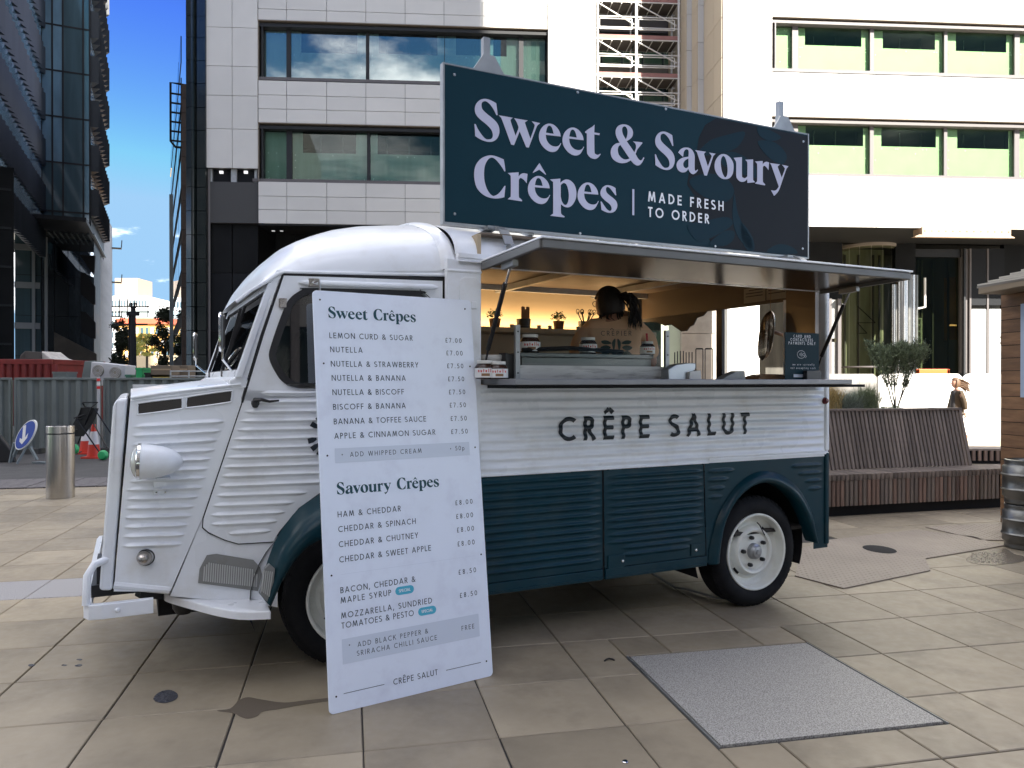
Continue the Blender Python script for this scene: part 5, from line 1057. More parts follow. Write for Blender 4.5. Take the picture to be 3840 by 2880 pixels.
def head(parent, c, m, s_=1.0, yaw=0, pitch=0, name='head'):
    """an egg-shaped head with brow, nose, mouth, chin and ears; +x is the face"""
    mb = MB()
    def PH(u, v):
        th = 2 * math.pi * u; ph = math.pi * (v - .5); x = math.cos(ph) * math.cos(th); y = math.cos(ph) * math.sin(th); z = math.sin(ph)
        r = Vector((x * .092, y * .072, z * .115)); f = max(0, x)
        if z < 0: r.y *= 1 + .28 * z; r.x *= 1 + (.10 * z if x > 0 else .45 * z)
        g = lambda cy, cz, w, h_: math.exp(-((y - cy) / w) ** 2 - ((z - cz) / h_) ** 2) * (1 if x > 0 else 0)
        r.x += .020 * g(0, -.14, .16, .17) + .008 * g(0, -.50, .3, .07) + .009 * g(0, -.80, .35, .12) - .009 * (g(.34, .06, .2, .12) + g(-.34, .06, .2, .12)) + .005 * g(0, .22, .7, .1) - .004 * g(0, -.42, .3, .05)
        return r * s_
    mb.grid(PH, 40, 30)
    for sy in (-1, 1): mb.lathe([(0, -.008), (.018, -.006), (.027, 0), (.02, .007), (0, .004)], 12, 0, (-.005 * s_, sy * .076 * s_, -.005), 'y')
    o = mb.build(name, m, parent); o.location = c; o.rotation_euler = (0, pitch, yaw); return o
def hand(parent, wrist, d, m, s_=1.0, side=1, curl=.5):
    d = Vector(d).normalized(); up = Vector((0, 0, 1)) if abs(d.z) < .8 else Vector((1, 0, 0)); r = d.cross(up).normalized() * side; n = r.cross(d) * side
    w = Vector(wrist); ch = [(0, None, w, .02 * s_), (1, 0, w + d * .045 * s_, (.034 * s_, .016 * s_)), (2, 1, w + d * .085 * s_, (.034 * s_, .014 * s_))]; i = 3
    for k, L_ in enumerate((.066, .074, .070, .056)):
        b = w + d * .085 * s_ + r * (.027 - .018 * k) * s_; p = 2
        ch.append((i, p, b + d * .01, .0085 * s_)); dd = d.copy()
        for j in range(3): dd = (dd - n * curl * .5).normalized(); b = b + dd * L_ / 3 * s_; i += 1; ch.append((i, i - 1, b + d * .01, (.0085 - .0012 * j) * s_))
        i += 1
    b = w + d * .03 * s_ + r * .03 * s_; ch.append((i, 1, b, .011 * s_)); ch.append((i + 1, i, b + (d * .7 + r * .6) * .04 * s_, .009 * s_)); ch.append((i + 2, i + 1, b + (d * 1.2 + r * .6 - n * .2) * .055 * s_, .008 * s_))
    return mkskin('hand', ch, m, parent, 1)
# the cook, seen from behind, looking down to the left
ck = thing('person', 'cook inside the van seen from behind in a tan printed T-shirt, dark ponytail', 'person', loc=vw(2.04, .72, .44), rotz=VANF.a - R(28))
Z0 = 0
# local frame: +y away from the viewer, x to the right
torso = [(0, None, (0, 0, .70), (.15, .10)), (1, 0, (0, 0, .86), (.155, .105)), (2, 1, (0, -.01, 1.02), (.175, .11)), (3, 2, (0, -.01, 1.16), (.185, .105)), (4, 3, (0, .0, 1.26), (.12, .08)), (5, 4, (-.01, .02, 1.31), (.06, .058)),
         (6, 3, (-.155, .0, 1.225), (.075, .072)), (7, 6, (-.215, .02, 1.16), .062), (8, 7, (-.245, .06, 1.02), .056),
         (9, 3, (.155, .0, 1.225), (.075, .072)), (10, 9, (.215, .02, 1.16), .062), (11, 10, (.245, .06, 1.02), .056)]
body = [(0, None, (0, 0, .68), (.13, .1)), (1, 0, (0, 0, .9), (.13, .09)), (2, 1, (0, 0, 1.15), (.14, .08)), (3, 2, (0, .01, 1.29), .052), (4, 3, (-.03, .04, 1.34), .05),
        (5, 2, (-.19, .01, 1.19), .05), (6, 5, (-.245, .06, 1.0), .042), (7, 6, (-.20, .26, .96), .034), (8, 7, (-.15, .36, .97), .024),
        (9, 2, (.19, .01, 1.19), .05), (10, 9, (.245, .06, 1.0), .042), (11, 10, (.20, .26, .96), .034), (12, 11, (.14, .36, .97), .024),
        (13, 0, (-.09, 0, .62), .085), (14, 13, (-.10, .02, .36), .06), (15, 14, (-.10, 0, .06), .042), (16, 15, (-.10, .12, .035), .035), (17, 0, (.09, 0, .62), .085), (18, 17, (.10, .02, .36), .06), (19, 18, (.10, 0, .06), .042), (20, 19, (.10, .12, .035), .035)]
mkskin('body', body, M('skin'), ck); sr = mkskin('shirt', torso, M('shirt'), ck)
HDZ = -.085
hd_ = head(ck, (-.035, .035, 1.445 + HDZ), M('skin'), .98, yaw=R(135), pitch=R(12))
mb = MB()
def PHair(u, v):
    th = 2 * math.pi * u; ph = math.pi * (v - .5) ; x = math.cos(ph) * math.cos(th); y = math.cos(ph) * math.sin(th); z = math.sin(ph); k = 1.12 + .02 * math.sin(14 * th) * math.cos(ph)
    return Vector((x * .095 * k - .006, y * .078 * k, z * .115 * k + .006))
mb.grid(PHair, 48, 30, skip=lambda u, v: (math.cos(math.pi * (v - .5)) * math.cos(2 * math.pi * u) > .25 and math.sin(math.pi * (v - .5)) < .50) or (math.sin(math.pi * (v - .5)) < -.55))
hr = mb.build('hair', M('hair_dark'), ck); hr.location = hd_.location; hr.rotation_euler = hd_.rotation_euler; sdm = hr.modifiers.new('s', 'SOLIDIFY'); sdm.thickness = .008
mb = MB(); random.seed(3)
for k in range(70):
    q = Vector((random.gauss(0, .010), random.gauss(0, .010), random.gauss(0, .006))); e = random.uniform(.5, 1.15); w_ = random.uniform(-.02, .035)
    mb.tube([Vector((.030, -.050, 1.500)) + q, Vector((.070, -.078, 1.505)) + q * 1.4, Vector((.100 + w_ * .3, -.088, 1.465)) + q * 1.5, Vector((.112 + w_, -.088, 1.40)) + q, Vector((.105 + w_ * 1.8, -.085, 1.385 - .09 * e))], [.005, .006, .005, .0035, .0008], 4)
for k in range(26):
    th = random.uniform(0, 6.28); mb.tube([Vector((-.02 + .07 * math.cos(th), .0 + .05 * math.sin(th), 1.40)), Vector((-.02 + .08 * math.cos(th), .06 * math.sin(th), 1.365)), Vector((.0 + .07 * math.cos(th) + random.uniform(-.02, .02), .05 * math.sin(th), 1.335))], [.006, .004, .001], 4)
mb.build('ponytail', M('hair_dark'), ck).location = (0, 0, HDZ)
mb = MB(); gx = Vector((-.035, .035, 1.45 + HDZ))
for sy in (-1, 1):
    pts = []
    for i in range(16):
        t = 2 * math.pi * i / 16; l = Vector((.085, sy * .034 + .024 * math.cos(t), .015 + .018 * math.sin(t))); cy, sn = math.cos(R(135)), math.sin(R(135)); pts.append(gx + Vector((l.x * cy - l.y * sn, l.x * sn + l.y * cy, l.z)))
    mb.tube(pts, .0025, 4, closed=True)
mb.build('glasses', M('black_metal'), ck)
hand(ck, (-.15, .36, .97), (.2, 1, -.1), M('skin'), 1, 1); hand(ck, (.14, .36, .97), (-.2, 1, -.1), M('skin'), 1, -1)
bpy.context.view_layer.update()
dg = bpy.context.evaluated_depsgraph_get()
def surf(o, x, z, out=.0035, y0=-1):
    """point just off o's surface, seen from -y"""
    ev = o.evaluated_get(dg); ok, loc, nrm, _ = ev.ray_cast(Vector((x, y0, z)), Vector((0, 1, 0))); return (loc + nrm * out) if ok else Vector((x, -.1, z))
mb = MB(); text(mb, 'CREPIER', .030, .11, 0, lambda u, v, e: tuple(surf(sr, -.095 + u, 1.165 + v, .0035 + e)), width=.19, sub=.25)
for a, b in (((-.037, 1.201), (-.026, 1.211)), ((-.026, 1.211), (-.015, 1.201))):
    L, Rr = ribbon([a, b], .0035); mb.add([tuple(surf(sr, *p)) for p in L + Rr], [(0, 2, 3, 1)])
mb.build('lettering', M('van_ink'), sr)
mb = MB()
def blade(pts):
    o = catmull(pts, 3); n = len(o); cx = sum(p[0] for p in o) / n; cz = sum(p[1] for p in o) / n; c = surf(sr, cx, cz, .006)
    mb.add([tuple(c)] + [tuple(surf(sr, *p, .005)) for p in o], [(0, i + 1, (i + 1) % n + 1) for i in range(n)])
for sx in (-1, 1):
    blade([(sx * .03, 1.115), (sx * .06, 1.135), (sx * .095, 1.13), (sx * .075, 1.11)]); blade([(sx * .035, 1.09), (sx * .065, 1.105), (sx * .10, 1.09), (sx * .07, 1.07)]); blade([(sx * .04, 1.06), (sx * .07, 1.07), (sx * .10, 1.04), (sx * .07, 1.03)])
    blade([(sx * .006, 1.145), (sx * .028, 1.12), (sx * .018, 1.07), (sx * .010, 1.09)]); blade([(sx * .004, 1.06), (sx * .04, 1.04), (sx * .06, .99), (sx * .01, .99)])
mb.build('print', M('shirt_print'), sr)
# ------------------------------------------------------------------ ground
mat('slab', (.292, .244, .172), .52, var=.16, vscale=2.2, bump=.25, bscale=70, rand=.17, dirt=(.15, .125, .09), dscale=3.4, damt=.6, bdist=.002)
mat('slab_far', (.30, .245, .17), .55, var=.12, vscale=.6, bump=.2, bscale=30, dirt=(.16, .14, .12), dscale=.4, damt=.4)
mat('granite', (.34, .325, .295), .6, var=.6, vscale=190, detail=2, bump=.3, bscale=160, bdist=.001)
mat('granite_pale', (.30, .29, .29), .6, var=.6, vscale=170, detail=2)
mat('joint', (.045, .042, .038), .95)
mat('asphalt', (.055, .053, .052), .85, var=.2, vscale=4, bump=.4, bscale=120, bdist=.002)
mat('setts', (.12, .11, .11), .8, var=.35, vscale=14, bump=.5, bscale=60)
pv = thing('pavement', None, None, kind='structure'); PV = Fr(0, 0, R(12)); pv.rotation_euler = (0, 0, R(12))
mb = MB(); mb.box(-12, 14, -3, 10.6, -.05, -.009); mb.build('joint_bed', M('joint'), pv)
SX, SY = .4955, .4760; X0, Y0 = .051, 2.793
def slabmesh(w, d, m, nm):
    mb = MB(); c = .0035; t = [(-w / 2 + c, -d / 2 + c), (w / 2 - c, -d / 2 + c), (w / 2 - c, d / 2 - c), (-w / 2 + c, d / 2 - c)]; b = [(-w / 2, -d / 2), (w / 2, -d / 2), (w / 2, d / 2), (-w / 2, d / 2)]
    mb.add([(*p, 0) for p in t] + [(*p, -c) for p in b] + [(*p, -.03) for p in b], [(0, 1, 2, 3)] + [(4 + i, 4 + (i + 1) % 4, (i + 1) % 4, i) for i in range(4)] + [(8 + i, 8 + (i + 1) % 4, 4 + (i + 1) % 4, 4 + i) for i in range(4)])
    return mb.mesh(m, nm)
GAP = .0065; sm_ = slabmesh(SX - GAP, SY - GAP, M('slab'), 'slab'); smg = slabmesh(SX - GAP, SY - GAP, M('granite_pale'), 'slab')
PX0, PX1, PY0, PY1 = 1.300, 2.270, 2.547, 3.498
rs = random.Random(5); cells = []
for i in range(-22, 22):
    for j in range(-3, 17):
        x0 = X0 + i * SX; y0 = Y0 + j * SY; x1 = x0 + SX; y1 = y0 + SY; cx, cy = (x0 + x1) / 2, (y0 + y1) / 2
        wx = cx * math.cos(PV.a) - cy * math.sin(PV.a); wy = cx * math.sin(PV.a) + cy * math.cos(PV.a)
        if wy < 2.1 or abs(wx) > wy * .70 + .6 or cy > 10.2: continue
        if wx > 3.2 and wy > 8.4: continue
        if wy > 6.2 and -1.2 < wx < 2.6: continue          # behind the van, never seen
        cells.append((wy, i, j, cx, cy, x0, x1, y0, y1))
cells.sort()
for n_, (wy, i, j, cx, cy, x0, x1, y0, y1) in enumerate(cells[:290]):
    g_ = (j == 5 and cx < 1.2)
    if x1 > PX0 and x0 < PX1 and y1 > PY0 and y0 < PY1:
        pcs = []
        if x0 < PX0 - .02: pcs.append((x0, PX0, y0, y1))
        if x1 > PX1 + .02: pcs.append((PX1, x1, y0, y1))
        xa, xb = max(x0, PX0), min(x1, PX1)
        if y0 < PY0 - .02: pcs.append((xa, xb, y0, PY0))
        if y1 > PY1 + .02: pcs.append((xa, xb, PY1, y1))
        for a, b, c, d in pcs:
            o = link('slab', slabmesh(b - a - GAP, d - c - GAP, M('slab'), 'slab'), pv, ((a + b) / 2, (c + d) / 2, 0))
        continue
    link('slab', smg if g_ else sm_, pv, (cx + rs.uniform(-.0012, .0012), cy + rs.uniform(-.0012, .0012), rs.uniform(-.0014, .0)), rs.uniform(-.0015, .0015))
if len(cells) > 290:
    mb = MB()
    for (wy, i, j, cx, cy, x0, x1, y0, y1) in cells[290:]: mb.box(x0 + GAP / 2, x1 - GAP / 2, y0 + GAP / 2, y1 - GAP / 2, -.03, rs.uniform(-.001, 0))
    o = mb.build('slab', M('slab'), pv); o['kind'] = 'stuff'
mb = MB(); mb.box(-70, 90, 10.25, 70, -.06, -.004); mb.box(3.2, 90, 7.6, 10.25, -.06, -.0055); fp = mb.build('far_paving', M('slab_far'), pv)
# inset cover
cv = thing('granite_cover', 'large square speckled grey granite cover set flush into the sandstone paving', 'access cover', loc=(0, 0, 0), rotz=R(12))
mb = MB(); mb.box(PX0 + .020, PX1 - .016, PY0 + .018, PY1 - .018, -.03, .001); mb.build('cover_slab', M('granite'), cv)
mb = MB(); mb.box(PX0 + .006, PX0 + .011, PY0 + .004, PY1 - .004, -.03, .0015); mb.box(PX1 - .005, PX1 - .002, PY0 + .004, PY1 - .004, -.03, .0015); mb.build('cover_frame', M('galv'), cv)
# road and kerb
rd = MB(); rd.box(-60, -2.0, 11.45, 14.2 + 30, -.10, .0); o = rd.build('road', M('asphalt')); o.rotation_euler = (0, 0, R(12)); tag(o, kind='structure'); o.location = (0, 0, .004)
kb = thing('kerb_setts', None, None, loc=(0, 0, 0), rotz=R(12), kind='structure')
for i in range(60):
    mb = MB() if i == 0 else None
    if i == 0: mb.box(-.095, .095, -.45, .45, -.03, .012); kme = mb.mesh(M('setts'), 'sett')
    link('sett', kme, kb, (-13 + i * .20, 10.95, rs.uniform(-.002, .003)))
# small things on the ground
def ground_poly(pts, z0, z1, m, name, parent=None, k=4):
    mb = MB(); p = catmull([(*gr(*q[:2]), *(q[2:])) for q in pts], k); mb.prism(p, 'z', z0, z1); return mb.build(name, m, parent)
zg = zm(0, 2080, 1.7839); g2_ = zm(1240, 2080, 1.7839); g3_ = zm(2480, 1950, 1.6265)
o = ground_poly([zg(*p) for p in ((1450,1045),(1540,1030),(1600,975),(1660,955),(1750,970),(1900,990),(2050,975),(2300,950),(2300,965),(2050,1000),(1880,1030),(1760,1050),(1720,1080),(1660,1097),(1610,1085),(1560,1060))], .0002, .0010, mat('wet', (.15, .125, .095), .22), 'wet_patch'); tag(o, kind='structure')
o = ground_poly([zg(*p) for p in ((1025,965),(1060,925),(1130,905),(1185,930),(1180,965),(1120,990),(1060,988))], .0002, .0012, mat('tar', (.07, .07, .08), .25, bump=.8, bscale=60), 'tar_patch'); tag(o, kind='structure')
for pts in (((190,738),(210,732),(235,735),(225,745),(195,747)), ((410,740),(430,735),(448,739),(432,745)), ((500,742),(530,734),(552,738),(535,748),(508,748)), ((510,702),(530,697),(552,701),(535,708))):
    o = ground_poly([zg(*p) for p in pts], .0002, .0010, M('tar'), 'gum_spot', k=3); tag(o, kind='structure')
cp = gr(*g2_(1970, 1390)); t = thing('bottle_cap', 'small shiny bottle cap lying on the near paving', 'bottle cap', loc=(*cp, 0)); mb = MB(); mb.lathe([(.011, 0), (.011, .004), (.009, .006), (0, .006)], 14); mb.build('cap', M('chrome'), t)
hk = gr(*g2_(1865, 712)); t = thing('lifting_ring', 'small black half ring set in the paving near the granite cover', 'ring', loc=(*hk, 0), rotz=R(12)); mb = MB(); mb.tube([(-.026, 0, .001), (-.015, .004, .007), (0, .006, .010), (.015, .004, .007), (.026, 0, .001)], .004, 6); mb.build('ring', M('black_metal'), t)
# chequered rubber mats beyond the van
mat('mat_rubber', (.27, .225, .18), .55, var=.15, vscale=2)
def chequer(pts, lab, k):
    P_ = [gr(*g3_(*p)) for p in pts]; t = thing('ramp_mat', lab, 'mat', loc=(0, 0, 0), group='chequered grey mats beside the van')
    mb = MB(); mb.prism(P_, 'z', .001, .008); mb.build('mat_sheet', M('mat_rubber'), t)
    e0 = Vector((P_[1][0] - P_[0][0], P_[1][1] - P_[0][1])).normalized(); e1 = Vector((-e0.y, e0.x)); xs = [Vector(p).dot(e0) for p in P_]; ys = [Vector(p).dot(e1) for p in P_]
    def inside(q):
        c = False; n = len(P_)
        for i in range(n):
            a = P_[i]; b = P_[(i + 1) % n]
            if (a[1] > q[1]) != (b[1] > q[1]) and q[0] < (b[0] - a[0]) * (q[1] - a[1]) / (b[1] - a[1]) + a[0]: c = not c
        return c
    mb = MB(); s_ = .042; nx = int((max(xs) - min(xs)) / s_); ny = int((max(ys) - min(ys)) / s_)
    for i in range(nx):
        for j in range(ny):
            c = e0 * (min(xs) + (i + .5) * s_) + e1 * (min(ys) + (j + .5) * s_)
            if not inside(c): continue
            d0 = (e0 if (i + j) % 2 else e1) * .016; d1 = (e1 if (i + j) % 2 else e0) * .0045
            mb.add([(c.x - d0.x, c.y - d0.y, .0081), (c.x + d1.x, c.y + d1.y, .0081), (c.x + d0.x, c.y + d0.y, .0081), (c.x - d1.x, c.y - d1.y, .0081), (c.x, c.y, .0108)], [(0, 1, 4), (1, 2, 4), (2, 3, 4), (3, 0, 4)])
    o = mb.build('tread_bars', M('mat_rubber'), t, norm=False); o['kind'] = 'stuff'; return t
chequer(((1110,422),(1640,312),(1610,240),(2090,160),(1900,105),(1550,65),(1030,125),(860,175),(815,345)), 'large chequered grey mat on the paving between the van and the kegs', 0)
chequer(((1940,125),(2150,130),(2260,80),(2180,22),(1610,46)), 'smaller chequered grey mat running under the wooden kiosk', 1)
dh = gr(*g3_(1330, 185)); t = thing('cover_recess', 'dark oval lifting recess in the large chequered mat', 'recess', loc=(*dh, .0115)); mb = MB(); mb.lathe([(0, 0), (.10, 0), (.115, -.002)], 24); o = mb.build('recess', M('black_matte'), t); o.scale = (1, 1.3, 1)
# ------------------------------------------------------------------ slatted planter bench
V_ = zm(2900, 1400, 2.2117); z6r = zm(3000, 850, 2.552)
mat('slat_wood', (.215, .175, .145), .75, var=.25, vscale=3, stretch=(6, 6, .7), rand=.22, bump=.3, bscale=20)
mat('slat_red', (.23, .155, .12), .75, var=.25, vscale=3, stretch=(6, 6, .7), rand=.25, bump=.3, bscale=20)
mat('soil', (.03, .022, .016), .95)
q0 = gr(*V_(470, 1190)); q1 = gr(*V_(1890, 1112)); ba = math.atan2(q1[1] - q0[1], q1[0] - q0[0]); BF = Fr(q0[0], q0[1], ba)
bn = thing('planter_bench', 'long slatted timber bench with a tall slatted back that holds a planter', 'bench', BF)
def bz(x, y, yl=0): return BF.px(*V_(x, y), yl)
zlo = bz(470, 1108, -.03)[1]; zse = bz(470, 868, -.03)[1]; zmid = bz(470, 905, -.03)[1]; BLn = bz(1890, 1000)[0] + .6
sd_ = BF.loc(gr(*V_(450, 802), zse + .03))[1]; zbt = zse + .03
def solve_top():
    best = None
    for k in range(200):
        y = sd_ + k * .003; a, z = BF.px(*V_(1520, 302), y); a2, _ = BF.px(*V_(1608, 770), sd_)
        e = abs(a - a2)
        if best is None or e < best[0]: best = (e, y, z, a2)
    return best
_, yb2, zbk, aend = solve_top()
mb = MB(); mb.box(-1.0, BLn, .02, sd_ + 1.3, .0, zlo + .01); mb.build('plinth', M('black_matte'), bn)
mb = MB(); mb.box(-1.0, BLn, .01, sd_ + .02, zlo + .01, zse - .01); mb.build('bench_core', M('black_matte'), bn)
sp_ = .0512 * 1.0; n1 = int((BLn + .9) / sp_)
mb = MB(); mb.box(-.0155, .0155, -.03, .008, zlo, zse - .035); me_a = mb.mesh(M('slat_wood'), 'slat'); me_ar = mb.mesh(M('slat_red'), 'slat')
mb = MB(); mb.box(-.0155, .0155, -.035, sd_, zse - .03, zse + .028); me_s = mb.mesh(M('slat_wood'), 'slat')
for i in range(n1):
    x = -.9 + i * sp_
    link('slat', me_ar if rs.random() < .35 else me_a, bn, (x, rs.uniform(-.002, .002), 0)).rotation_euler = (0, R(7) if i == n1 - 12 else rs.uniform(-.004, .004), 0)
    link('slat', me_s, bn, (x, 0, 0))
an = math.atan2(yb2 - sd_, zbk - zbt); Ls = math.hypot(yb2 - sd_, zbk - zbt)
mb = MB(); mb.box(-.0155, .0155, -.02, .02, 0, Ls); me_b = mb.mesh(M('slat_wood'), 'slat'); n2 = int((aend + .9) / .0498)
for i in range(n2):
    o = link('slat', me_b, bn, (aend - .02 - i * .0498, sd_, zbt)); o.rotation_euler = (-an, 0, 0)
mb = MB(); mb.hexa([(-.9, sd_ + .03, zbt), (aend - .01, sd_ + .03, zbt), (aend - .01, sd_ + .09, zbt), (-.9, sd_ + .09, zbt), (-.9, yb2 + .025, zbk), (aend - .01, yb2 + .025, zbk), (aend - .01, yb2 + .09, zbk), (-.9, yb2 + .09, zbk)]); mb.build('back_core', M('black_matte'), bn)
mb = MB(); mb.hexa([(aend, sd_ - .03, zbt), (aend + .035, sd_ - .03, zbt), (aend + .035, sd_ + .6, zbt), (aend, sd_ + .6, zbt), (aend, yb2 - .03, zbk + .012), (aend + .035, yb2 - .03, zbk + .012), (aend + .035, yb2 + .4, zbk + .012), (aend, yb2 + .4, zbk + .012)]); mb.build('end_board', M('slat_wood'), bn)
mb = MB(); mb.box(-.95, aend + .035, yb2 - .035, yb2 + .06, zbk + .0, zbk + .022); mb.build('top_rail', M('slat_wood'), bn)
mb = MB(); mb.box(-.95, aend, yb2 + .06, yb2 + .75, zbk - .08, zbk - .02); mb.build('soil', M('soil'), bn)
# lower bench beyond
bz2 = gr(*V_(1640, 770)); t = thing('low_bench', 'low slatted timber bench beyond the planter bench', 'bench', loc=(0, 0, 0))
LB = Fr(*gr(*V_(1600, 748)), ba + R(-22)); t.location = (*LB.o, 0); t.rotation_euler = (0, 0, LB.a)
zt2 = LB.px(*V_(1610, 640), 0)[1]; mb = MB(); mb.box(-.3, 2.2, .02, .5, 0, zt2); mb.build('bench_core', M('black_matte'), t)
mb = MB(); mb.box(-.3, 2.2, -.02, .5, zt2, zt2 + .03); mb.build('seat_board', M('slat_wood'), t)
mb = MB(); mb.box(-.02, .02, -.02, .02, .05, zt2); me_l = mb.mesh(M('slat_red'), 'slat')
for i in range(26): link('slat', me_l, t, (-.25 + i * .09, 0, 0))
# plants in the planter
mat('grass_g', (.20, .24, .13), .7, var=.4, vscale=30); mat('grass_y', (.42, .31, .12), .7, var=.3, vscale=30); mat('grass_grey', (.27, .31, .25), .7, var=.3, vscale=30); mat('twig', (.03, .022, .016), .8); mat('bush_leaf', (.12, .15, .075), .6, var=.5, vscale=40)
def grass(x, label, m, n, h, sp):
    t = thing('grass_clump', label, 'plant', loc=(0, 0, 0), group='planting in the slatted planter'); a = BF.px(*V_(x, 290), yb2 + .3)[0]
    t.location = (BF.o[0] + a * BF.c - (yb2 + .3) * BF.s, BF.o[1] + a * BF.s + (yb2 + .3) * BF.c, zbk - .03); mb = MB(); r_ = random.Random(int(x))
    for _ in range(n):
        th = r_.uniform(0, 6.28); bx = r_.gauss(0, .05); by = r_.gauss(0, .04); L_ = h * r_.uniform(.55, 1.1); o_ = sp * r_.uniform(.2, 1); p = [(bx + math.cos(th) * o_ * s_ ** 1.7, by + math.sin(th) * o_ * s_ ** 1.7, L_ * (s_ - .35 * s_ * s_ * o_ / sp)) for s_ in (0, .35, .7, 1)]
        w = .0028; mb.add([(q[0] - w * (1 - .3 * i), q[1], q[2]) for i, q in enumerate(p[:3])] + [(q[0] + w * (1 - .3 * i), q[1], q[2]) for i, q in enumerate(p[:3])] + [p[3]], [(0, 3, 4, 1), (1, 4, 5, 2), (2, 5, 6)])
    o = mb.build('blades', m, t, norm=False); return t
grass(470, 'straw yellow feathery grass rising beside the rear corner of the van', M('grass_y'), 600, .42, .20)
grass(620, 'grey green grass clump in the middle of the planter', M('grass_grey'), 900, .30, .28)
grass(770, 'taller green grass clump left of the bush', M('grass_g'), 900, .38, .24)
grass(560, 'low dark grass at the left of the planter', M('grass_grey'), 400, .18, .18)
t = thing('low_plants', 'low leafy ground cover at the foot of the bush', 'plant', loc=(0, 0, 0), group='planting in the slatted planter'); mb = MB()
for x in range(860, 1080, 22):
    a = BF.px(*V_(x, 285), yb2 + .25)[0]; c = (BF.o[0] + a * BF.c - (yb2 + .25) * BF.s, BF.o[1] + a * BF.s + (yb2 + .25) * BF.c, zbk - .01); leafball(mb, c, .05, 60, .012)
mb.build('leaves', M('bush_leaf'), t, norm=False)
a = BF.px(*V_(1015, 285), yb2 + .32)[0]; bx0 = Vector((BF.o[0] + a * BF.c - (yb2 + .32) * BF.s, BF.o[1] + a * BF.s + (yb2 + .32) * BF.c, zbk - .02))
t = thing('planter_bush', 'bushy small olive green shrub on bare dark stems behind the bench back', 'shrub', loc=bx0, group='planting in the slatted planter')
rb = random.Random(11); stems = MB(); lv = MB()
def branch(p, d, L_, r, dep):
    q = p + d * L_ * .5 + Vector((rb.uniform(-.01, .01), rb.uniform(-.01, .01), 0)); e = q + (d + Vector((rb.uniform(-.15, .15), rb.uniform(-.15, .15), .15))).normalized() * L_ * .5
    stems.tube([p, q, e], [r, r * .85, r * .7], 5, caps=False)
    if dep <= 2:
        for k in range(90 if dep else 120):
            u = rb.random(); c = p.lerp(e, u) + Vector((rb.gauss(0, .018), rb.gauss(0, .018), rb.gauss(0, .016))); dd = (d * .8 + Vector((rb.uniform(-1, 1), rb.uniform(-1, 1), rb.uniform(-.2, 1.2)))).normalized(); s_ = Vector((rb.uniform(-1, 1), rb.uniform(-1, 1), rb.uniform(-1, 1))).cross(dd).normalized()
            if c.z < .16: continue
            k_ = rb.uniform(.012, .022); lv.add([c, c + dd * k_ * .6 + s_ * .0036, c + dd * k_ * 1.3, c + dd * k_ * .6 - s_ * .0036], [(0, 1, 2, 3)])
    if dep > 0:
        for k in range(3):
            branch(e, (d + Vector((rb.uniform(-.42, .42), rb.uniform(-.42, .42), rb.uniform(.0, .35)))).normalized(), L_ * rb.uniform(.62, .85), r * .62, dep - 1)
for k in range(5):
    th = k * 1.26; branch(Vector((.01 * math.cos(th), .01 * math.sin(th), 0)), Vector((.42 * math.cos(th), .42 * math.sin(th), 1)).normalized(), .22, .009, 3)
t.scale = (1.05, 1.05, 1.28); stems.build('stems', M('twig'), t, norm=False); lv.build('leaves', M('bush_leaf'), t, norm=False)
# ------------------------------------------------------------------ wooden kiosk
mat('plank', (.19, .10, .046), .6, var=.3, vscale=2.2, stretch=(1, 1, 7), rand=.16, bump=.25, bscale=25, dirt=(.09, .045, .02), dscale=6, damt=.6)
kc = gr(*V_(1893, 1235)); KF = Fr(kc[0], kc[1], R(-82)); kk = thing('wooden_kiosk', 'brown timber plank kiosk with an overhanging roof at the right edge', 'kiosk', KF)
kz0 = 0.0; kzt = KF.px(3740, 1108, 0)[1]; hh = .118; n = int(kzt / hh) + 1
mb = MB(); mb.box(-.006, 1.6, -.006, 1.5, 0, kzt + .1); mb.build('core', M('black_matte'), kk)
mb = MB(); mb.box(0, 1.6, -.012, .02, .003, hh - .003); me_p = mb.mesh(M('plank'), 'plank'); mb = MB(); mb.box(-.012, .02, .0, 1.5, .003, hh - .003); me_q = mb.mesh(M('plank'), 'plank')
for i in range(n):
    link('plank', me_p, kk, (0, rs.uniform(-.0015, .0015), i * hh)); link('plank', me_q, kk, (0, 0, i * hh))
kx, kz = KF.px(*z6r(1755, 590), -.25); kx2, kz2 = KF.px(*z6r(2144, 440), -.25)
mb = MB(); mb.hexa([(kx, -.3, kz - .055), (1.9, -.3, kz - .0), (1.9, 1.6, kz), (kx, 1.6, kz - .055), (kx, -.3, kz), (1.9, -.3, kz + .055), (1.9, 1.6, kz + .055), (kx, 1.6, kz)]); mb.build('eaves_board', mat('eaves', (.22, .17, .11), .7), kk)
rf = MB(); rf.hexa([(kx - .02, -.30, kz), (1.9, -.30, kz), (1.9, 1.2, kz + .62), (kx + 1.0, 1.2, kz + .62), (kx - .02, -.30, kz + .02), (1.9, -.30, kz + .02), (1.9, 1.2, kz + .64), (kx + 1.0, 1.2, kz + .64)]); ro_ = rf.build('roof', mat('kiosk_roof', (.20, .18, .15), .7), kk)
for i in range(9):
    mb = MB(); y_ = -.29 + .07 * i; u_ = (y_ + .3) / 1.5; mb.beam((kx - .02 + 1.02 * u_, y_, kz + .026 + .62 * u_), (1.9, y_, kz + .026 + .62 * u_), .022, .014); mb.build('roof_strip', mat('roof_strip', (.50, .46, .38), .6), ro_)
mb = MB(); p0 = KF.px(3831, 1140, -.02); p1 = KF.px(3831, 1490, -.02); mb.box(p0[0], p0[0] + .8, -.03, -.014, p1[1], p0[1]); mb.build('poster_frame', mat('poster', (.35, .42, .52), .4), kk)
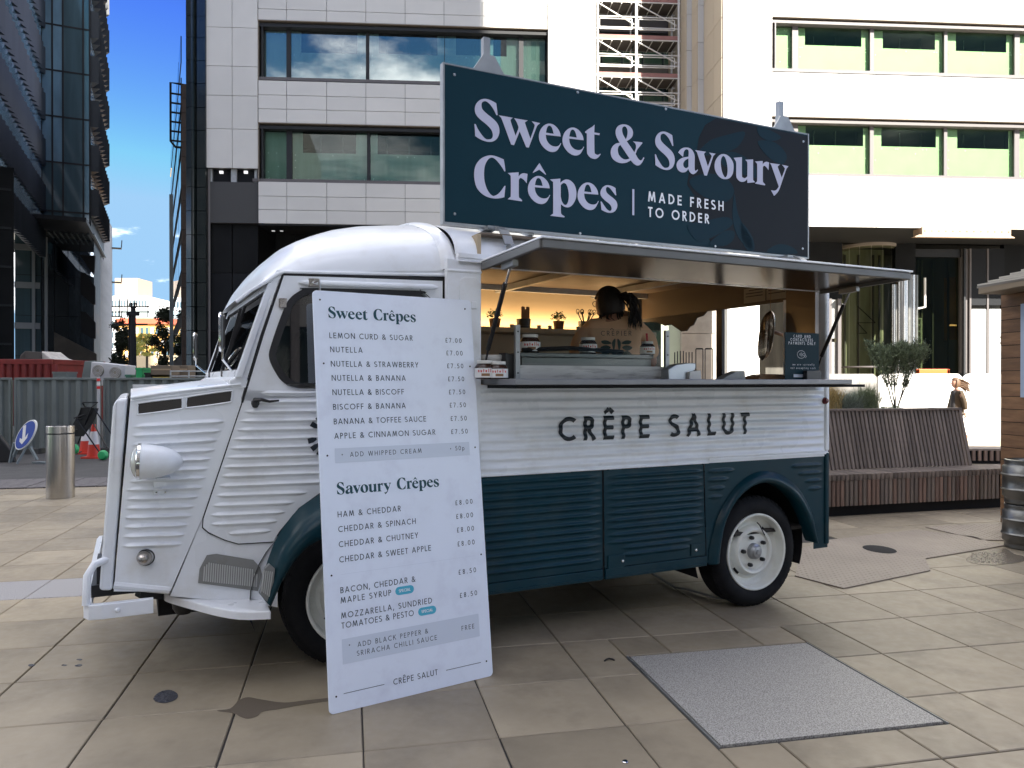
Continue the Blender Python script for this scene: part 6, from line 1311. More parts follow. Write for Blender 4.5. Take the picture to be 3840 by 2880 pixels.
for z in (1130, 1185):
    p0 = KF.px(*z6r(1875, z - 60), -.02); mb = MB(); mb.prism([(p0[0] - .035, p0[1] + .02), (p0[0], p0[1] + .02), (p0[0], p0[1] - .03), (p0[0] - .008, p0[1] - .03)], 'y', .05, .06); mb.build('shutter_hook', M('black_metal'), kk)
# kegs
mat('keg', (.17, .17, .16), .36, metal=.9, bump=.12, bscale=14, dirt=(.08, .075, .07), dscale=8, damt=.5)
kgx, kgy = gr(3842, 2070); kgy += .15; kgx = (3846 - 1920) / F * kgy
for i in range(2):
    t = thing('beer_keg', ('dented steel keg standing on the paving beside the kiosk, lower of two', 'steel keg stacked on top of the other keg by the kiosk')[i], 'keg', loc=(kgx, kgy, i * .352), group='steel kegs by the kiosk')
    mb = MB(); h = .35; mb.lathe([(.130, .0), (.142, .004), (.145, .012), (.140, .03), (.146, .05), (.158, .06), (.158, .10), (.163, .108), (.168, .115), (.163, .122), (.158, .13), (.158, .215), (.163, .222), (.168, .23), (.163, .238), (.158, .245), (.158, .29), (.146, .30), (.140, .318), (.145, .335), (.143, .346), (.130, .35), (.128, .33), (.10, .30), (0, .30)], 40); mb.build('keg_shell', M('keg'), t, sharp=60)
    mb = MB(); mb.lathe([(0, .32), (.02, .32), (.022, .30)], 14); mb.build('keg_neck', M('chrome'), t)
    mb = MB()
    for k in range(7): th = R(215 + k * 9); mb.box(0, 0, 0, 0, 0, 0) if False else mb.tube([(.1595 * math.cos(th), .1595 * math.sin(th), .165), (.1595 * math.cos(th), .1595 * math.sin(th), .180)], .003, 5)
    mb.build('stamped_marks', M('keg'), t)
# gravel in the open joint by the keg
t = ground_poly([V_(*p) for p in ((1600,1545),(1700,1490),(1900,1450),(2000,1500),(2079,1520),(2079,1560),(1850,1590),(1680,1580))], .0005, .002, M('wet'), 'wet_patch'); tag(t, kind='structure')
mb = MB(); rg = random.Random(2)
for _ in range(350):
    x, y = gr(*V_(rg.uniform(1640, 1930), rg.uniform(1490, 1575))); s_ = rg.uniform(.003, .007); mb.add([(x - s_, y, .001), (x + s_, y, .001), (x, y - s_, .001), (x, y + s_, .001), (x, y, .001 + s_)], [(0, 2, 4), (2, 1, 4), (1, 3, 4), (3, 0, 4)])
o = mb.build('gravel', mat('gravel', (.25, .22, .17), .8, rand=0, var=.5, vscale=200)); tag(o, 'loose grit scattered on the wet paving beside the kegs', 'gravel', kind='stuff')
# ------------------------------------------------------------------ white hoarding and the walking woman
mat('board_white', (.80, .79, .76), .5, var=.03, vscale=1); mat('board_shaded', (.20, .19, .18), .5, var=.12, vscale=2, dirt=(.25, .23, .22), dscale=2, damt=.4)  # second board: a white board's shade put into its grey colour
h0 = gr(3060, 1632); h1 = gr(3900, 1636)
hx = [3040, 3293, 3612, 3900]
hz_ = [(3040, 1403), (3180, 1398), (3293, 1403), (3420, 1402), (3612, 1400), (3640, 1400), (3900, 1400)]
for i in range(3):
    a = gr(hx[i], 1633); b = gr(hx[i + 1], 1633); an_ = math.atan2(b[1] - a[1], b[0] - a[0]); L_ = math.hypot(b[0] - a[0], b[1] - a[1])
    t = thing('hoarding_board', ('hoarding board with shade painted in as mottled grey, behind the van shelf and grasses', 'white hoarding board behind the shrub', 'bright white hoarding board behind the walking woman')[i], 'hoarding', loc=(*a, 0), rotz=an_, group='white hoarding boards')
    mb = MB(); mb.prism([(0, 0), (L_ - .03, 0), (L_ - .03, 1.42), (L_ - .12, 1.50), (.10, 1.50), (0, 1.42)], 'y', 0, .04); mb.build('board', M('board_shaded' if i == 0 else 'board_white'), t)
    mb = MB(); mb.beam((L_ * .5, .05, .0), (L_ * .5, .5, .02), .05); mb.beam((L_ * .5, .05, 1.2), (L_ * .5, .6, .05), .04); mb.build('brace', M('galv'), t)
wx, wy = gr(3588, 1652); wm_ = thing('person', 'woman walking left in a long brown coat with windblown brown hair', 'person', loc=(wx, wy, 0), rotz=R(0))
mat('coat', (.050, .032, .016), .85, var=.15, vscale=6, bump=.2, bscale=20); mat('coat_dark', (.018, .016, .017), .85); mat('hair_brown', (.11, .06, .03), .6, bump=.4, bscale=60)
# facing -x, height 1.38
fx = -1
wb = [(0, None, (0, 0, .72), (.085, .1)), (1, 0, (0, 0, .90), (.075, .09)), (2, 1, (0, 0, 1.08), (.075, .12)), (3, 2, (-.01, 0, 1.16), .035), (4, 3, (-.02, 0, 1.22), .04),
      (5, 0, (-.03, .05, .62), .065), (6, 5, (-.12, .05, .38), .048), (7, 6, (-.10, .05, .08), .03), (8, 7, (-.19, .05, .03), .026), (9, 0, (.03, -.05, .62), .065), (10, 9, (.06, -.05, .36), .048), (11, 10, (.20, -.05, .10), .03), (12, 11, (.16, -.05, .03), .026),
      (13, 2, (0, .14, 1.06), .04), (14, 13, (-.03, .17, .85), .034), (15, 14, (-.10, .16, .68), .024), (16, 2, (0, -.14, 1.06), .04), (17, 16, (.06, -.17, .85), .034), (18, 17, (.07, -.16, .68), .024)]
mkskin('body', wb, M('skin'), wm_)
cb = [(0, None, (.02, 0, .50), (.17, .14)), (1, 0, (.015, 0, .70), (.145, .14)), (2, 1, (.01, 0, .90), (.115, .13)), (3, 2, (0, 0, 1.05), (.105, .145)), (4, 3, (-.005, 0, 1.13), (.06, .07)), (5, 3, (.0, .15, 1.07), .055), (6, 5, (-.03, .18, .86), .05), (7, 6, (-.09, .17, .70), .045), (8, 3, (.0, -.15, 1.07), .06), (9, 8, (.06, -.18, .87), .06), (10, 9, (.09, -.17, .68), .055)]
mkskin('coat', cb, M('coat'), wm_)
mkskin('scarf', [(0, None, (-.02, 0, 1.12), (.07, .085)), (1, 0, (-.045, 0, 1.03), (.085, .08)), (2, 1, (-.07, 0, .90), (.08, .07)), (3, 2, (-.09, 0, .74), (.09, .06)), (4, 3, (-.10, 0, .60), (.09, .05))], M('coat_dark'), wm_)
mkskin('trousers', [(0, None, (0, 0, .62), (.10, .11)), (1, 0, (-.03, .05, .56), .07), (2, 1, (-.12, .05, .36), .052), (3, 2, (-.10, .05, .10), .036), (4, 0, (.03, -.05, .56), .07), (5, 4, (.06, -.05, .36), .052), (6, 5, (.19, -.05, .12), .036)], mat('cream_cloth', (.55, .52, .47), .8), wm_)
for x, y, z in ((-.10, .05, 0), (.19, -.05, .03)):
    mkskin('shoe', [(0, None, (x + .01, y, z + .035), .032), (1, 0, (x - .08, y, z + .025), .028)], M('black_plastic'), wm_)
hd2 = head(wm_, (-.035, 0, 1.275), M('skin'), .95, yaw=R(180), pitch=R(-4))
mb = MB(); mb.grid(PHair, 48, 30, skip=lambda u, v: (math.cos(math.pi * (v - .5)) * math.cos(2 * math.pi * u) > .28 and math.sin(math.pi * (v - .5)) < .50) or (math.sin(math.pi * (v - .5)) < -.75))
hr2 = mb.build('hair', M('hair_brown'), wm_); hr2.location = hd2.location; hr2.rotation_euler = hd2.rotation_euler; hr2.modifiers.new('s', 'SOLIDIFY').thickness = .008
mb = MB(); rh = random.Random(4)
for k in range(90):
    a_ = rh.uniform(-1, 1); z_ = rh.uniform(1.20, 1.37); mb.tube([(.03, .06 * a_, z_), (.10, .08 * a_, z_ - .02), (.17 + rh.uniform(-.02, .03), .09 * a_, z_ - .07), (.24 + rh.uniform(-.06, .06), .1 * a_, z_ - rh.uniform(.08, .20))], [.011, .011, .008, .002], 4)
mb.build('hair_strands', M('hair_brown'), wm_)
hand(wm_, (-.11, .16, .67), (-.3, 0, -1), M('skin'), .85, 1); hand(wm_, (.09, -.17, .63), (0, 0, -1), M('skin'), .85, -1)
# ------------------------------------------------------------------ left of the van
L4 = zm(0, 1350, 2.765); L9 = zm(0, 900, 2.765); L0 = zm(0, 0, 2.212); T1 = zm(0, 0, 1.66)
bx, by = gr(226, 1873); rad = 48.5 / F * by; by += rad; bx = (226 - 1920) / F * by * 1.0
t = thing('steel_bollard', 'brushed stainless steel bollard with a black band, standing alone on the paving', 'bollard', loc=(bx, by, 0))
ht = H + by * (1429.5 - 1596) / F
mat('bollard_steel', (.46, .44, .41), .22, metal=1, stretch=(1, 1, 60), var=.08, vscale=4)
mb = MB(); mb.lathe([(rad, 0), (rad, ht - .095)], 48); mb.build('post', M('bollard_steel'), t)
mb = MB(); mb.lathe([(rad, ht - .08), (rad, ht - .006), (rad - .006, ht), (rad - .03, ht - .003), (0, ht - .003)], 48); mb.build('cap', M('bollard_steel'), t)
mb = MB(); mb.lathe([(rad - .004, ht - .10), (rad - .004, ht - .075)], 48); mb.build('band', M('black_rubber'), t)
# corrugated steel fence
mat('fence_grey', (.155, .175, .17), .5, metal=.2, var=.1, vscale=2, dirt=(.09, .10, .09), dscale=1.5, damt=.5)
def fpanel(x0, x1, ybase, label, z0=.10):
    a = gr(x0, ybase); b = gr(x1, ybase - 4); an_ = math.atan2(b[1] - a[1], b[0] - a[0]); L_ = math.hypot(b[0] - a[0], b[1] - a[1]); t = thing('steel_hoarding', label, 'fence', loc=(*a, 0), rotz=an_, group='corrugated steel hoarding panels')
    zt_ = 1.345; per = .205; mb = MB(); pts = []; x = 0
    while x < L_:
        for dx, dy in ((0, 0), (.075, 0), (.10, .045), (.18, .045)):
            if x + dx < L_: pts.append((x + dx, dy))
        x += per
    pts.append((L_, 0)); n = len(pts); mb.add([(p[0], p[1], z0) for p in pts] + [(p[0], p[1], zt_) for p in pts], [(i, i + 1, n + i + 1, n + i) for i in range(n - 1)])
    sh_ = mb.build('sheet', M('fence_grey'), t); sd = sh_.modifiers.new('s', 'SOLIDIFY'); sd.thickness = .004
    mb = MB(); mb.box(-.01, L_ + .01, -.02, .06, zt_, zt_ + .04); mb.box(-.02, .02, -.02, .06, 0.05, zt_); mb.box(L_ - .02, L_ + .02, -.02, .06, 0.05, zt_); mb.build('frame', M('fence_grey'), t, bev=.004)
    for x in (.2, L_ - .2): mb = MB(); mb.box(x - .25, x + .25, -.15, .25, 0, .10); mb.build('foot_block', mat('foot_block', (.06, .06, .055), .8), t, bev=.01)
fpanel(-420, 38, 1706, 'grey corrugated steel hoarding panel at the left edge of the photo'); fpanel(58, 372, 1702, 'grey corrugated steel hoarding panel behind the bollard and the arrow sign'); fpanel(392, 840, 1698, 'grey corrugated steel hoarding panel running behind the van bonnet')
px_, py_ = gr(381, 1700); t = thing('fence_post', 'grey post with red and white tape between two hoarding panels', 'post', loc=(px_, py_ - .1, 0))
mb = MB(); mb.tube([(0, 0, 0), (0, 0, 1.40)], .028, 10); mb.build('pole', mat('post_white', (.45, .45, .45), .5), t)
for k in range(3): mb = MB(); mb.lathe([(.030, 0), (.030, .05)], 10, 0, (0, 0, 1.18 + .07 * k)); mb.build('tape', M('label_red' if k % 2 == 0 else 'white_plastic'), t)
# blue keep-left sign
sx, sy = gr(88, 1742); t = thing('arrow_sign', 'round blue road sign with a white arrow pointing down, tilted on a low grey frame', 'road sign', loc=(sx, sy, 0), rotz=R(-14))
def lsx(x, y): return ((x / 2.765 - 88) / F * sy / math.cos(R(14)) , H + (1429.5 - (1350 + y / 2.765)) / F * sy)
mat('sign_blue', (.01, .045, .28), .35); mat('sign_grey', (.16, .19, .20), .6)
cxx, czz = lsx(268, 775); rr = .225; ux, uz = .36, .30
def E(r, th, y): return (cxx + ((.155 * math.cos(th) + .072 * math.sin(th)) * r), y + .06 * math.sin(th) * r, czz + (.0 * math.cos(th) + .235 * math.sin(th)) * r)
for nm, r, m_, y0, y1 in (('rim', 1.0, 'white_plastic', .0, .03), ('face', .92, 'sign_blue', -.004, .001)):
    mb = MB(); n = 40; v = [E(r, 2 * math.pi * i / n, y0) for i in range(n)] + [E(r, 2 * math.pi * i / n, y1) for i in range(n)]; mb.add(v, [tuple(range(n)), tuple(range(2 * n - 1, n - 1, -1))] + [(i, (i + 1) % n, n + (i + 1) % n, n + i) for i in range(n)]); mb.build(nm, M(m_), t)
def ae(x, y, o=-.006):
    q = lsx(x, y); v = (q[1] - czz) / .235; return (q[0], o + .06 * v, q[1])
mb = MB(); ap = [(222,688),(255,672),(275,800),(302,755),(300,805),(252,872),(215,845),(212,808),(242,820)]; mb.add([ae(*p) for p in ap], [(0, 1, 2, 8), (2, 3, 4, 5), (2, 5, 6, 8), (6, 7, 8)]); mb.build('arrow', M('white_plastic'), t)
mb = MB()
for a, b in (((120, 860), (50, 1075)), ((160, 900), (95, 1010)), ((290, 870), (230, 1095)), ((310, 900), (385, 1035)), ((200, 930), (320, 900))):
    p = lsx(*a); q = lsx(*b); mb.beam((p[0], .02, max(p[1], .02)), (q[0], .04 if b[1] < 1090 else -.1, max(q[1], .02)), .045, .03)
q = lsx(380, 1050); mb.beam((lsx(280, 1050)[0], .15, .02), (lsx(470, 1050)[0], .15, .02), .10, .03)
mb.build('frame', M('sign_grey'), t)
dx, dy = gr(-10, 1735); t = thing('black_sack', 'dark folded barrier sheet lying against the hoarding at the left edge', 'sheet', loc=(dx, dy, 0)); mb = MB(); mb.prism([(-.6, 0), (.28, 0), (.22, .2), (.05, .42), (-.15, .62), (-.6, .7)], 'y', 0, .08); mb.build('sheet', M('black_plastic'), t, bev=.02)
# traffic cones
mat('cone_red', (.55, .035, .015), .45); mat('cone_white', (.65, .62, .62), .4); mat('cone_yellow', (.75, .32, .02), .5)
def cone(x, y, label):
    gx, gy = gr(x, y); t = thing('traffic_cone', label, 'cone', loc=(gx, gy, 0), group='red and white traffic cones')
    mb = MB(); mb.prism(rrect(-.155, .155, -.155, .155, .03), 'z', 0, .03); mb.build('base', M('cone_red'), t, bev=.008)
    rc = lambda z: lerp(.115, .035, z / .56)
    for nm, z0, z1, m_ in (('lower_cone', .03, .24, 'cone_red'), ('sleeve', .24, .46, 'cone_white'), ('top_cone', .46, .58, 'cone_red')):
        mb = MB(); mb.lathe([(rc(z0) + (.003 if nm == 'sleeve' else 0), z0), (rc(z1) + (.003 if nm == 'sleeve' else 0), z1)] + ([(0, z1)] if nm == 'top_cone' else []), 24); mb.build(nm, M(m_), t)
    return t
c1 = cone(322, 1702, 'red and white traffic cone with a yellow lamp, the left of the two'); mb = MB(); mb.lathe([(0, .50), (.05, .50), (.06, .56), (.06, .64), (.03, .68), (0, .68)], 16); mb.build('lamp', M('cone_yellow'), c1)
cone(352, 1718, 'red and white traffic cone in front, the right of the two')
# folding trolley frame
fx_, fy_ = gr(345, 1725); t = thing('folding_frame', 'black folding site frame with a dark sheet and green feet in front of the hoarding', 'frame', loc=(fx_, fy_ - .1, 0))
def lf(x, y, o=0): return ((x / 2.765 - 345) / F * fy_, o, max(.015, H + (1429.5 - (1350 + y / 2.765)) / F * fy_))
mb = MB()
for pts in (((890,440),(1010,440),(985,490),(880,490),(890,440)), ((830,615),(925,590),(1145,910)), ((830,615),(1060,1010)), ((1010,500),(1150,770)), ((880,490),(770,720),(770,1000),(840,950)), ((985,490),(800,870)), ((770,735),(880,700)), ((800, 600), (1010, 520))):
    mb.tube([lf(*p, .12 if i % 2 else 0) for i, p in enumerate(pts)], .012, 6)
mb.build('tube_frame', M('black_metal'), t)
mb = MB(); q = [lf(*p, .05) for p in ((870,490),(1035,500),(985,640),(880,790),(770,790),(765,680))]; mb.add(q + [(p[0], .07, p[2]) for p in q], [tuple(range(6)), tuple(range(11, 5, -1))] + [(i, (i + 1) % 6, 6 + (i + 1) % 6, 6 + i) for i in range(6)]); mb.build('sheet', M('black_plastic'), t)
mat('foot_green', (.03, .35, .12), .4)
for p in ((800, 920), (1100, 1020)):
    c = lf(*p); mb = MB(); mb.lathe([(0, -.05), (.06, -.045), (.085, -.01), (.085, .02), (.05, .05), (0, .05)], 14, 0, (c[0], 0, max(c[2], .09)), 'y'); mb.build('foot', M('foot_green'), t)
# red skip with rubble
kx0, ky0 = (-60 - 1920) / F * 17.5, 17.5; t = thing('red_skip', 'dark red ribbed waste container heaped with white rubble bags behind the hoarding', 'skip', loc=(kx0, ky0, 0))
mat('skip_red', (.17, .012, .010), .55, var=.2, vscale=3, dirt=(.08, .02, .015), dscale=2, damt=.6)
L_ = (195 - (-60)) / F * 17.5; zt_ = H + (1429.5 - 1350) / F * 17.5
mb = MB(); mb.box(0, L_, 0, 2.2, .3, zt_ - .06); mb.box(-.04, L_ + .03, -.05, .05, zt_ - .10, zt_ + .02); mb.box(-.04, L_ + .03, 2.15, 2.25, zt_ - .1, zt_ + .02); mb.box(L_ - .05, L_ + .03, 0, 2.2, zt_ - .1, zt_ + .02); mb.build('hull', M('skip_red'), t, bev=.01)
for i in range(10): mb = MB(); mb.prism([(i * .17 + .02, -.01), (i * .17 + .05, -.055), (i * .17 + .12, -.055), (i * .17 + .15, -.01)], 'z', .3, zt_ - .1); mb.build('rib', M('skip_red'), t)
for i, (p, m_) in enumerate(((((0, 1340), (60, 1310), (130, 1270), (150, 1180), (205, 1140), (230, 1340)), 'rubble_dark'), (((130, 1250), (180, 1180), (210, 1260), (300, 1240), (400, 1265), (395, 1350), (130, 1340)), 'bag_white'), (((205, 1135), (300, 1210), (395, 1240), (330, 1250), (210, 1240)), 'bag_white'))):
    mat('rubble_dark', (.05, .045, .04), .9); mat('bag_white', (.45, .42, .38), .7, bump=.5, bscale=8, var=.2, vscale=6)
    mb = MB(); q = [((x / 2.765 - (-60)) / F * 17.5, H + (1429.5 - (900 + y / 2.765)) / F * 17.5) for x, y in p]; mb.prism(q, 'y', .2 + .3 * i, 1.0 + .3 * i); mb.build('rubble_bag', M(m_), t, bev=.04, seg=3)
# twin fan unit
ux0 = (335 - 1920) / F * 17.0; t = thing('fan_unit', 'tilted white twin fan air conditioning unit resting behind the hoarding', 'air conditioner', loc=(ux0, 17.0, 0))
def uz_(x, y): return ((x / 2.765 - 335) / F * 17.0, H + (1429.5 - (900 + y / 2.765)) / F * 17.0)
q = [uz_(*p) for p in ((925, 1510), (945, 1262), (1300, 1300), (1288, 1510))]; mat('unit_white', (.48, .47, .48), .5, dirt=(.25, .23, .24), dscale=3, damt=.4)
mb = MB(); mb.prism(q, 'y', 0, .5); mb.build('casing', M('unit_white'), t, bev=.02)
q2 = [uz_(*p) for p in ((800, 1510), (845, 1255), (945, 1250), (930, 1510))]; mb = MB(); mb.prism(q2, 'y', .12, .52); mb.build('side_coil', M('mesh_dark' if 0 else 'fence_grey'), t, bev=.01)
for cx_, cy_ in ((1022, 1355), (1200, 1375)):
    c = uz_(cx_, cy_); mb = MB(); mb.lathe([(0, -.02), (.06, -.025), (.11, -.02), (.12, -.035), (.125, -.0)], 28, 0, (c[0], 0, c[1]), 'y'); g_ = mb.build('fan', mat('fan_grille', (.30, .27, .22), .6), t)
    for r_ in (.04, .07, .10): mb = MB(); mb.lathe([(r_, -.032), (r_ + .005, -.036), (r_ + .01, -.032)], 24, 0, (c[0], 0, c[1]), 'y'); mb.build('grille_ring', M('unit_white'), g_)
mb = MB(); p0 = uz_(945, 1460); text(mb, 'FCU EX', .06, .2, .2, lambda u, v, e: (p0[0] + u, -.003 - e, p0[1] + v)) if 0 else None
# boxes and site clutter behind the fence
mat('carton', (.15, .115, .08), .8, rand=.15)
for i, (x0, x1, y0, y1, nm, m_, lb) in enumerate(((1560, 1780, 1300, 1400, 'carton', 'carton', 'brown carton on top of the pile behind the hoarding, left'), (1580, 1790, 1400, 1500, 'carton', 'carton', 'brown carton at the foot of the pile behind the hoarding'), (1790, 1950, 1300, 1420, 'carton', 'carton', 'brown carton on the right of the pile behind the hoarding'), (1590, 1720, 1425, 1500, 'yellow_crate', 'crate_y', 'yellow crate among cartons behind the hoarding'), (1410, 1475, 1330, 1500, 'green_stand', 'foot_green', 'green stand behind the hoarding near the dark mast'), (1300, 1360, 1400, 1500, 'green_bin', 'bin_g', 'small green bin behind the hoarding beside the fan unit'), (1500, 1560, 1380, 1500, 'dark_sack', 'black_plastic', 'dark sack behind the hoarding between stand and cartons'), (545, 690, 1370, 1500, 'grey_crate', 'fence_grey', 'grey ribbed crate behind the hoarding beside the red skip'))):
    mat('crate_y', (.40, .28, .02), .6); mat('bin_g', (.06, .18, .12), .6)
    d_ = 16.2 + .25 * (i % 3); p = ((x0 / 2.765 - 1920) / F * d_, H + (1429.5 - 900 - y0 / 2.765) / F * d_); q = ((x1 / 2.765 - 1920) / F * d_, H + (1429.5 - 900 - y1 / 2.765) / F * d_)
    t = thing(nm, lb, {'carton': 'carton', 'yellow_crate': 'crate', 'green_stand': 'stand', 'green_bin': 'bin', 'dark_sack': 'sack', 'grey_crate': 'crate'}[nm], loc=(p[0], d_, 0)); mb = MB(); zb = max(0, q[1] if 'carton' == nm and i == 0 else 0); mb.box(0, q[0] - p[0], 0, .4, zb if i else q[1], p[1]); mb.build('body', M(m_), t, bev=.012)
    mb = MB(); mb.box(.02, q[0] - p[0] - .02, -.004, 0, p[1] - .10, p[1] - .07) if nm == 'carton' else mb.box(-.01, q[0] - p[0] + .01, -.01, .41, p[1] - .03, p[1] + .01); mb.build('tape' if nm == 'carton' else 'rim', M('card' if nm == 'carton' else m_), t)
# site barrier rails at the bonnet
t = thing('site_rail', 'galvanised tube rail behind the hoarding beside the van mirror', 'rail', loc=((640 - 1920) / F * 15.5, 15.5, 0)); mb = MB()
for z in (1.30, 1.42, 1.52): mb.tube([(0, 0, z), (.75, 0, z)], .014, 6)
for x in (.0, .37, .75): mb.tube([(x, 0, 0), (x, 0, 1.54)], .016, 6)
mb.build('rail_tube', M('galv'), t)
# ------------------------------------------------------------------ white office buildings behind
mat('clad_white', (.53, .515, .485), .45, rand=.035, var=.04, vscale=.6, dirt=(.5, .49, .46), dscale=.7, damt=.25)
mat('clad_beige', (.50, .42, .31), .6, rand=.03); mat('clad_back', (.05, .05, .05), .8); mat('soffit_tan', (.20, .17, .14), .6)
mat('frame_dark', (.018, .019, .021), .5, spec=.25); mat('frame_grey', (.11, .10, .10), .5, spec=.3); mat('film', (.38, .43, .41), .5, var=.12, vscale=1.2, stretch=(3, 1, .4)); mat('film_tag', (.75, .78, .74), .5)
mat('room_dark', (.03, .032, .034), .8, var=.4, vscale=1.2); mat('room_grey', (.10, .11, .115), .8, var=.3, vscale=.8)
mat('black_clad', (.009, .0095, .010), .6, spec=.12, var=.25, vscale=.7, rand=.2, bump=.05, bscale=6); mat('black_clad2', (.012, .013, .015), .6, spec=.12, rand=.25)
FL = Fr(0, 31, R(4))
def panel_grid(root, fr, yl, xs, zs, m, th=.08, name='cladding_panel', g=.018):
    for a, b in zip(xs, xs[1:]):
        for c, d in zip(zs, zs[1:]):
            mb = MB(); mb.box(a + g / 2, b - g / 2, yl, yl + th, c + g / 2, d - g / 2, 0); mb.build(name, m, root)
def xsof(fr, yl, px, y=300): return [fr.px(x, y, yl)[0] for x in px]
def zsof(fr, yl, x, py): return [fr.px(x, y, yl)[1] for y in py]
def window(root, fr, x0, x1, z0, z1, y, openr=None, fm='film', tags=0, gm='office_glass'):
    """one pane with its film sheet (a U round an opening) and the dark room behind"""
    w = bpy.data.objects.new('window', None); C.objects.link(w); w.parent = root
    mb = MB(); mb.box(x0, x1, y, y + .012, z0, z1); mb.build('pane', M(gm), w)
    yb = y + .12; ps = []
    if openr:
        a, b, zc = openr; ps = [(x0, x1, z0, zc), (x0, a, zc, z1), (b, x1, zc, z1)]
    else: ps = [(x0, x1, z0, z1)]
    mb = MB()
    if openr: mb.prism([(x0, z0), (x1, z0), (x1, z1), (b, z1), (b, zc), (a, zc), (a, z1), (x0, z1)], 'y', yb, yb + .01)
    else: mb.box(x0, x1, yb, yb + .01, z0, z1)
    mb.build('film_sheet', M(fm), w)
    r_ = random.Random(int(x0 * 100 + z0 * 10))
    if tags:
        mb = MB()
        for _ in range(tags):
            tx = r_.choice([x0 + .12, x1 - .12, lerp(x0, x1, r_.random())]); tz = r_.choice([z0 + .1, (openr[2] - .1) if openr else z1 - .1, lerp(z0, z1, r_.random() * .6)]); s_ = .022; mb.box(tx - s_, tx + s_, yb - .012, yb - .008, tz - s_, tz + s_)
        o = mb.build('film_tag', M('film_tag'), w); o['kind'] = 'stuff'
    return w
ob1 = thing('office_building', 'pale panelled office building left of the scaffold, long window bands, mostly in shade', 'building', FL)
xL = xsof(FL, 0, (968, 1075, 1225, 1372, 1519, 1665, 1808, 1949, 2053)); ZT = 30
zb1 = zsof(FL, 0, 1300, (842, 791, 740, 686)); zb2 = zsof(FL, 0, 1300, (466, 415, 363, 309)); zb3 = zsof(FL, 0, 1300, (84, 43, -10))
ob1w = M('clad_white')
panel_grid(ob1, FL, 0, xL, zb1, ob1w); panel_grid(ob1, FL, 0, xL, zb2, ob1w); panel_grid(ob1, FL, 0, xL, zb3, ob1w)
xC = xsof(FL, 0, (773, 871, 967)); zC = zsof(FL, 0, 870, (631, 484, 359, 249, 104, -20)); panel_grid(ob1, FL, -.02, xC, zC, ob1w)
xP = xsof(FL, 0, (2055, 2146, 2236)); zP = zsof(FL, 0, 2146, (842, 740, 640, 520, 404, 287, 160, 20, -60)); panel_grid(ob1, FL, -.02, xP, zP, ob1w)
GY = .38
def rowwin(root, fr, yl, bounds, zsill, zhead, opens, fm, tags, mull='frame_dark', gm='office_glass'):
    x0, x1 = fr.px(bounds[0][0], 300, yl + GY)[0], fr.px(bounds[-1][1], 300, yl + GY)[0]
    for (a, b), op in zip(bounds, opens):
        xa = fr.px(a, 300, yl + GY)[0]; xb = fr.px(b, 300, yl + GY)[0]; o_ = None
        if op: o_ = (fr.px(op[0], 300, yl + GY + .12)[0], fr.px(op[1], 300, yl + GY + .12)[0], fr.px(a, op[2], yl + GY + .12)[1])
        window(root, fr, xa, xb, zsill, zhead, yl + GY, o_, fm, tags, gm)
    for (a, b), (c, d) in zip(bounds, bounds[1:]):
        if c - b > 1:
            mb = MB(); mb.box(fr.px(b, 300, yl + GY - .06)[0], fr.px(c, 300, yl + GY - .06)[0], yl + GY - .06, yl + GY + .08, zsill - .01, zhead + .01); mb.build('mullion', M(mull), root)
    mb = MB(); mb.box(x0 - .4, x1 + .3, yl + .10, yl + GY + .1, zhead, zhead + .12); mb.build('head_frame', M(mull), root)
    mb = MB(); mb.box(x0 - .4, x1 + .3, yl + .10, yl + GY + .1, zsill - .12, zsill); mb.build('sill', M('frame_grey'), root)
    mb = MB(); mb.box(x0 - .05, x0, yl + .1, yl + GY + .1, zsill, zhead); mb.build('jamb', M(mull), root)
def roombox(root, x0, x1, y0, z0, z1, m='room_dark'):
    mb = MB(); mb.box(x0, x1, y0 + 2.6, y0 + 2.65, z0, z1); mb.box(x0, x1, y0 + .14, y0 + 2.6, z0 - .02, z0); mb.box(x0, x1, y0 + .14, y0 + 2.6, z1, z1 + .02); mb.build('room', M(m), root)
    mb = MB()
    for k in range(int((x1 - x0) / .9)): xx = x0 + .4 + k * .9; mb.box(xx, xx + .04, y0 + .8, y0 + .85, z0, z1)
    mb.build('partition_stud', M('room_grey'), root)['kind'] = 'stuff'
zg = [(FL.px(1300, a, GY)[1], FL.px(1300, b, 0)[1] - .05) for a, b in ((682, 482), (306, 100))]
zhead1 = zb2[0] - .03; zhead0 = zb3[0] - .03
rowwin(ob1, FL, 0, ((992, 1074), (1094, 1376), (1388, 1666), (1668, 1808), (1830, 1946), (1963, 2044)), zg[0][0], zhead1 - .18, (None, (1136, 1335, 572), (1416, 1648, 578), (1700, 1800, 580), (1850, 1930, 580), None), 'film', 9)
rowwin(ob1, FL, 0, ((992, 1074), (1090, 1372), (1384, 1666), (1668, 1808), (1830, 1946), (1963, 2044)), zg[1][0], zhead0 - .18, (None, (1130, 1341, 196), (1420, 1640, 200), (1710, 1800, 205), (1850, 1900, 210), None), 'film', 6, 'frame_dark', 'office_sky')
for z0, z1 in ((zb1[-1], zb2[0]), (zb2[-1], zb3[0])):
    mb = MB(); mb.box(xL[0] - .02, xL[-1] + .02, .0, GY + .3, z1 - .02, z1 + .012); mb.build('soffit_strip', M('soffit_tan'), ob1)
    mb = MB(); mb.box(xL[0] - .02, xL[0] + .005, .02, GY, z0, z1); mb.build('reveal', M('soffit_tan'), ob1)
    roombox(ob1, xL[0], xL[-1], GY, z0 + .05, z1 - .15)
mb = MB()
for z0, z1 in ((zb1[0] + .02, zb1[-1] - .02), (zb2[0] + .02, zb2[-1] - .02), (zb3[0] + .02, ZT)): mb.box(xC[0] + .02, xL[-1] + .0, .085, .5, z0, z1)
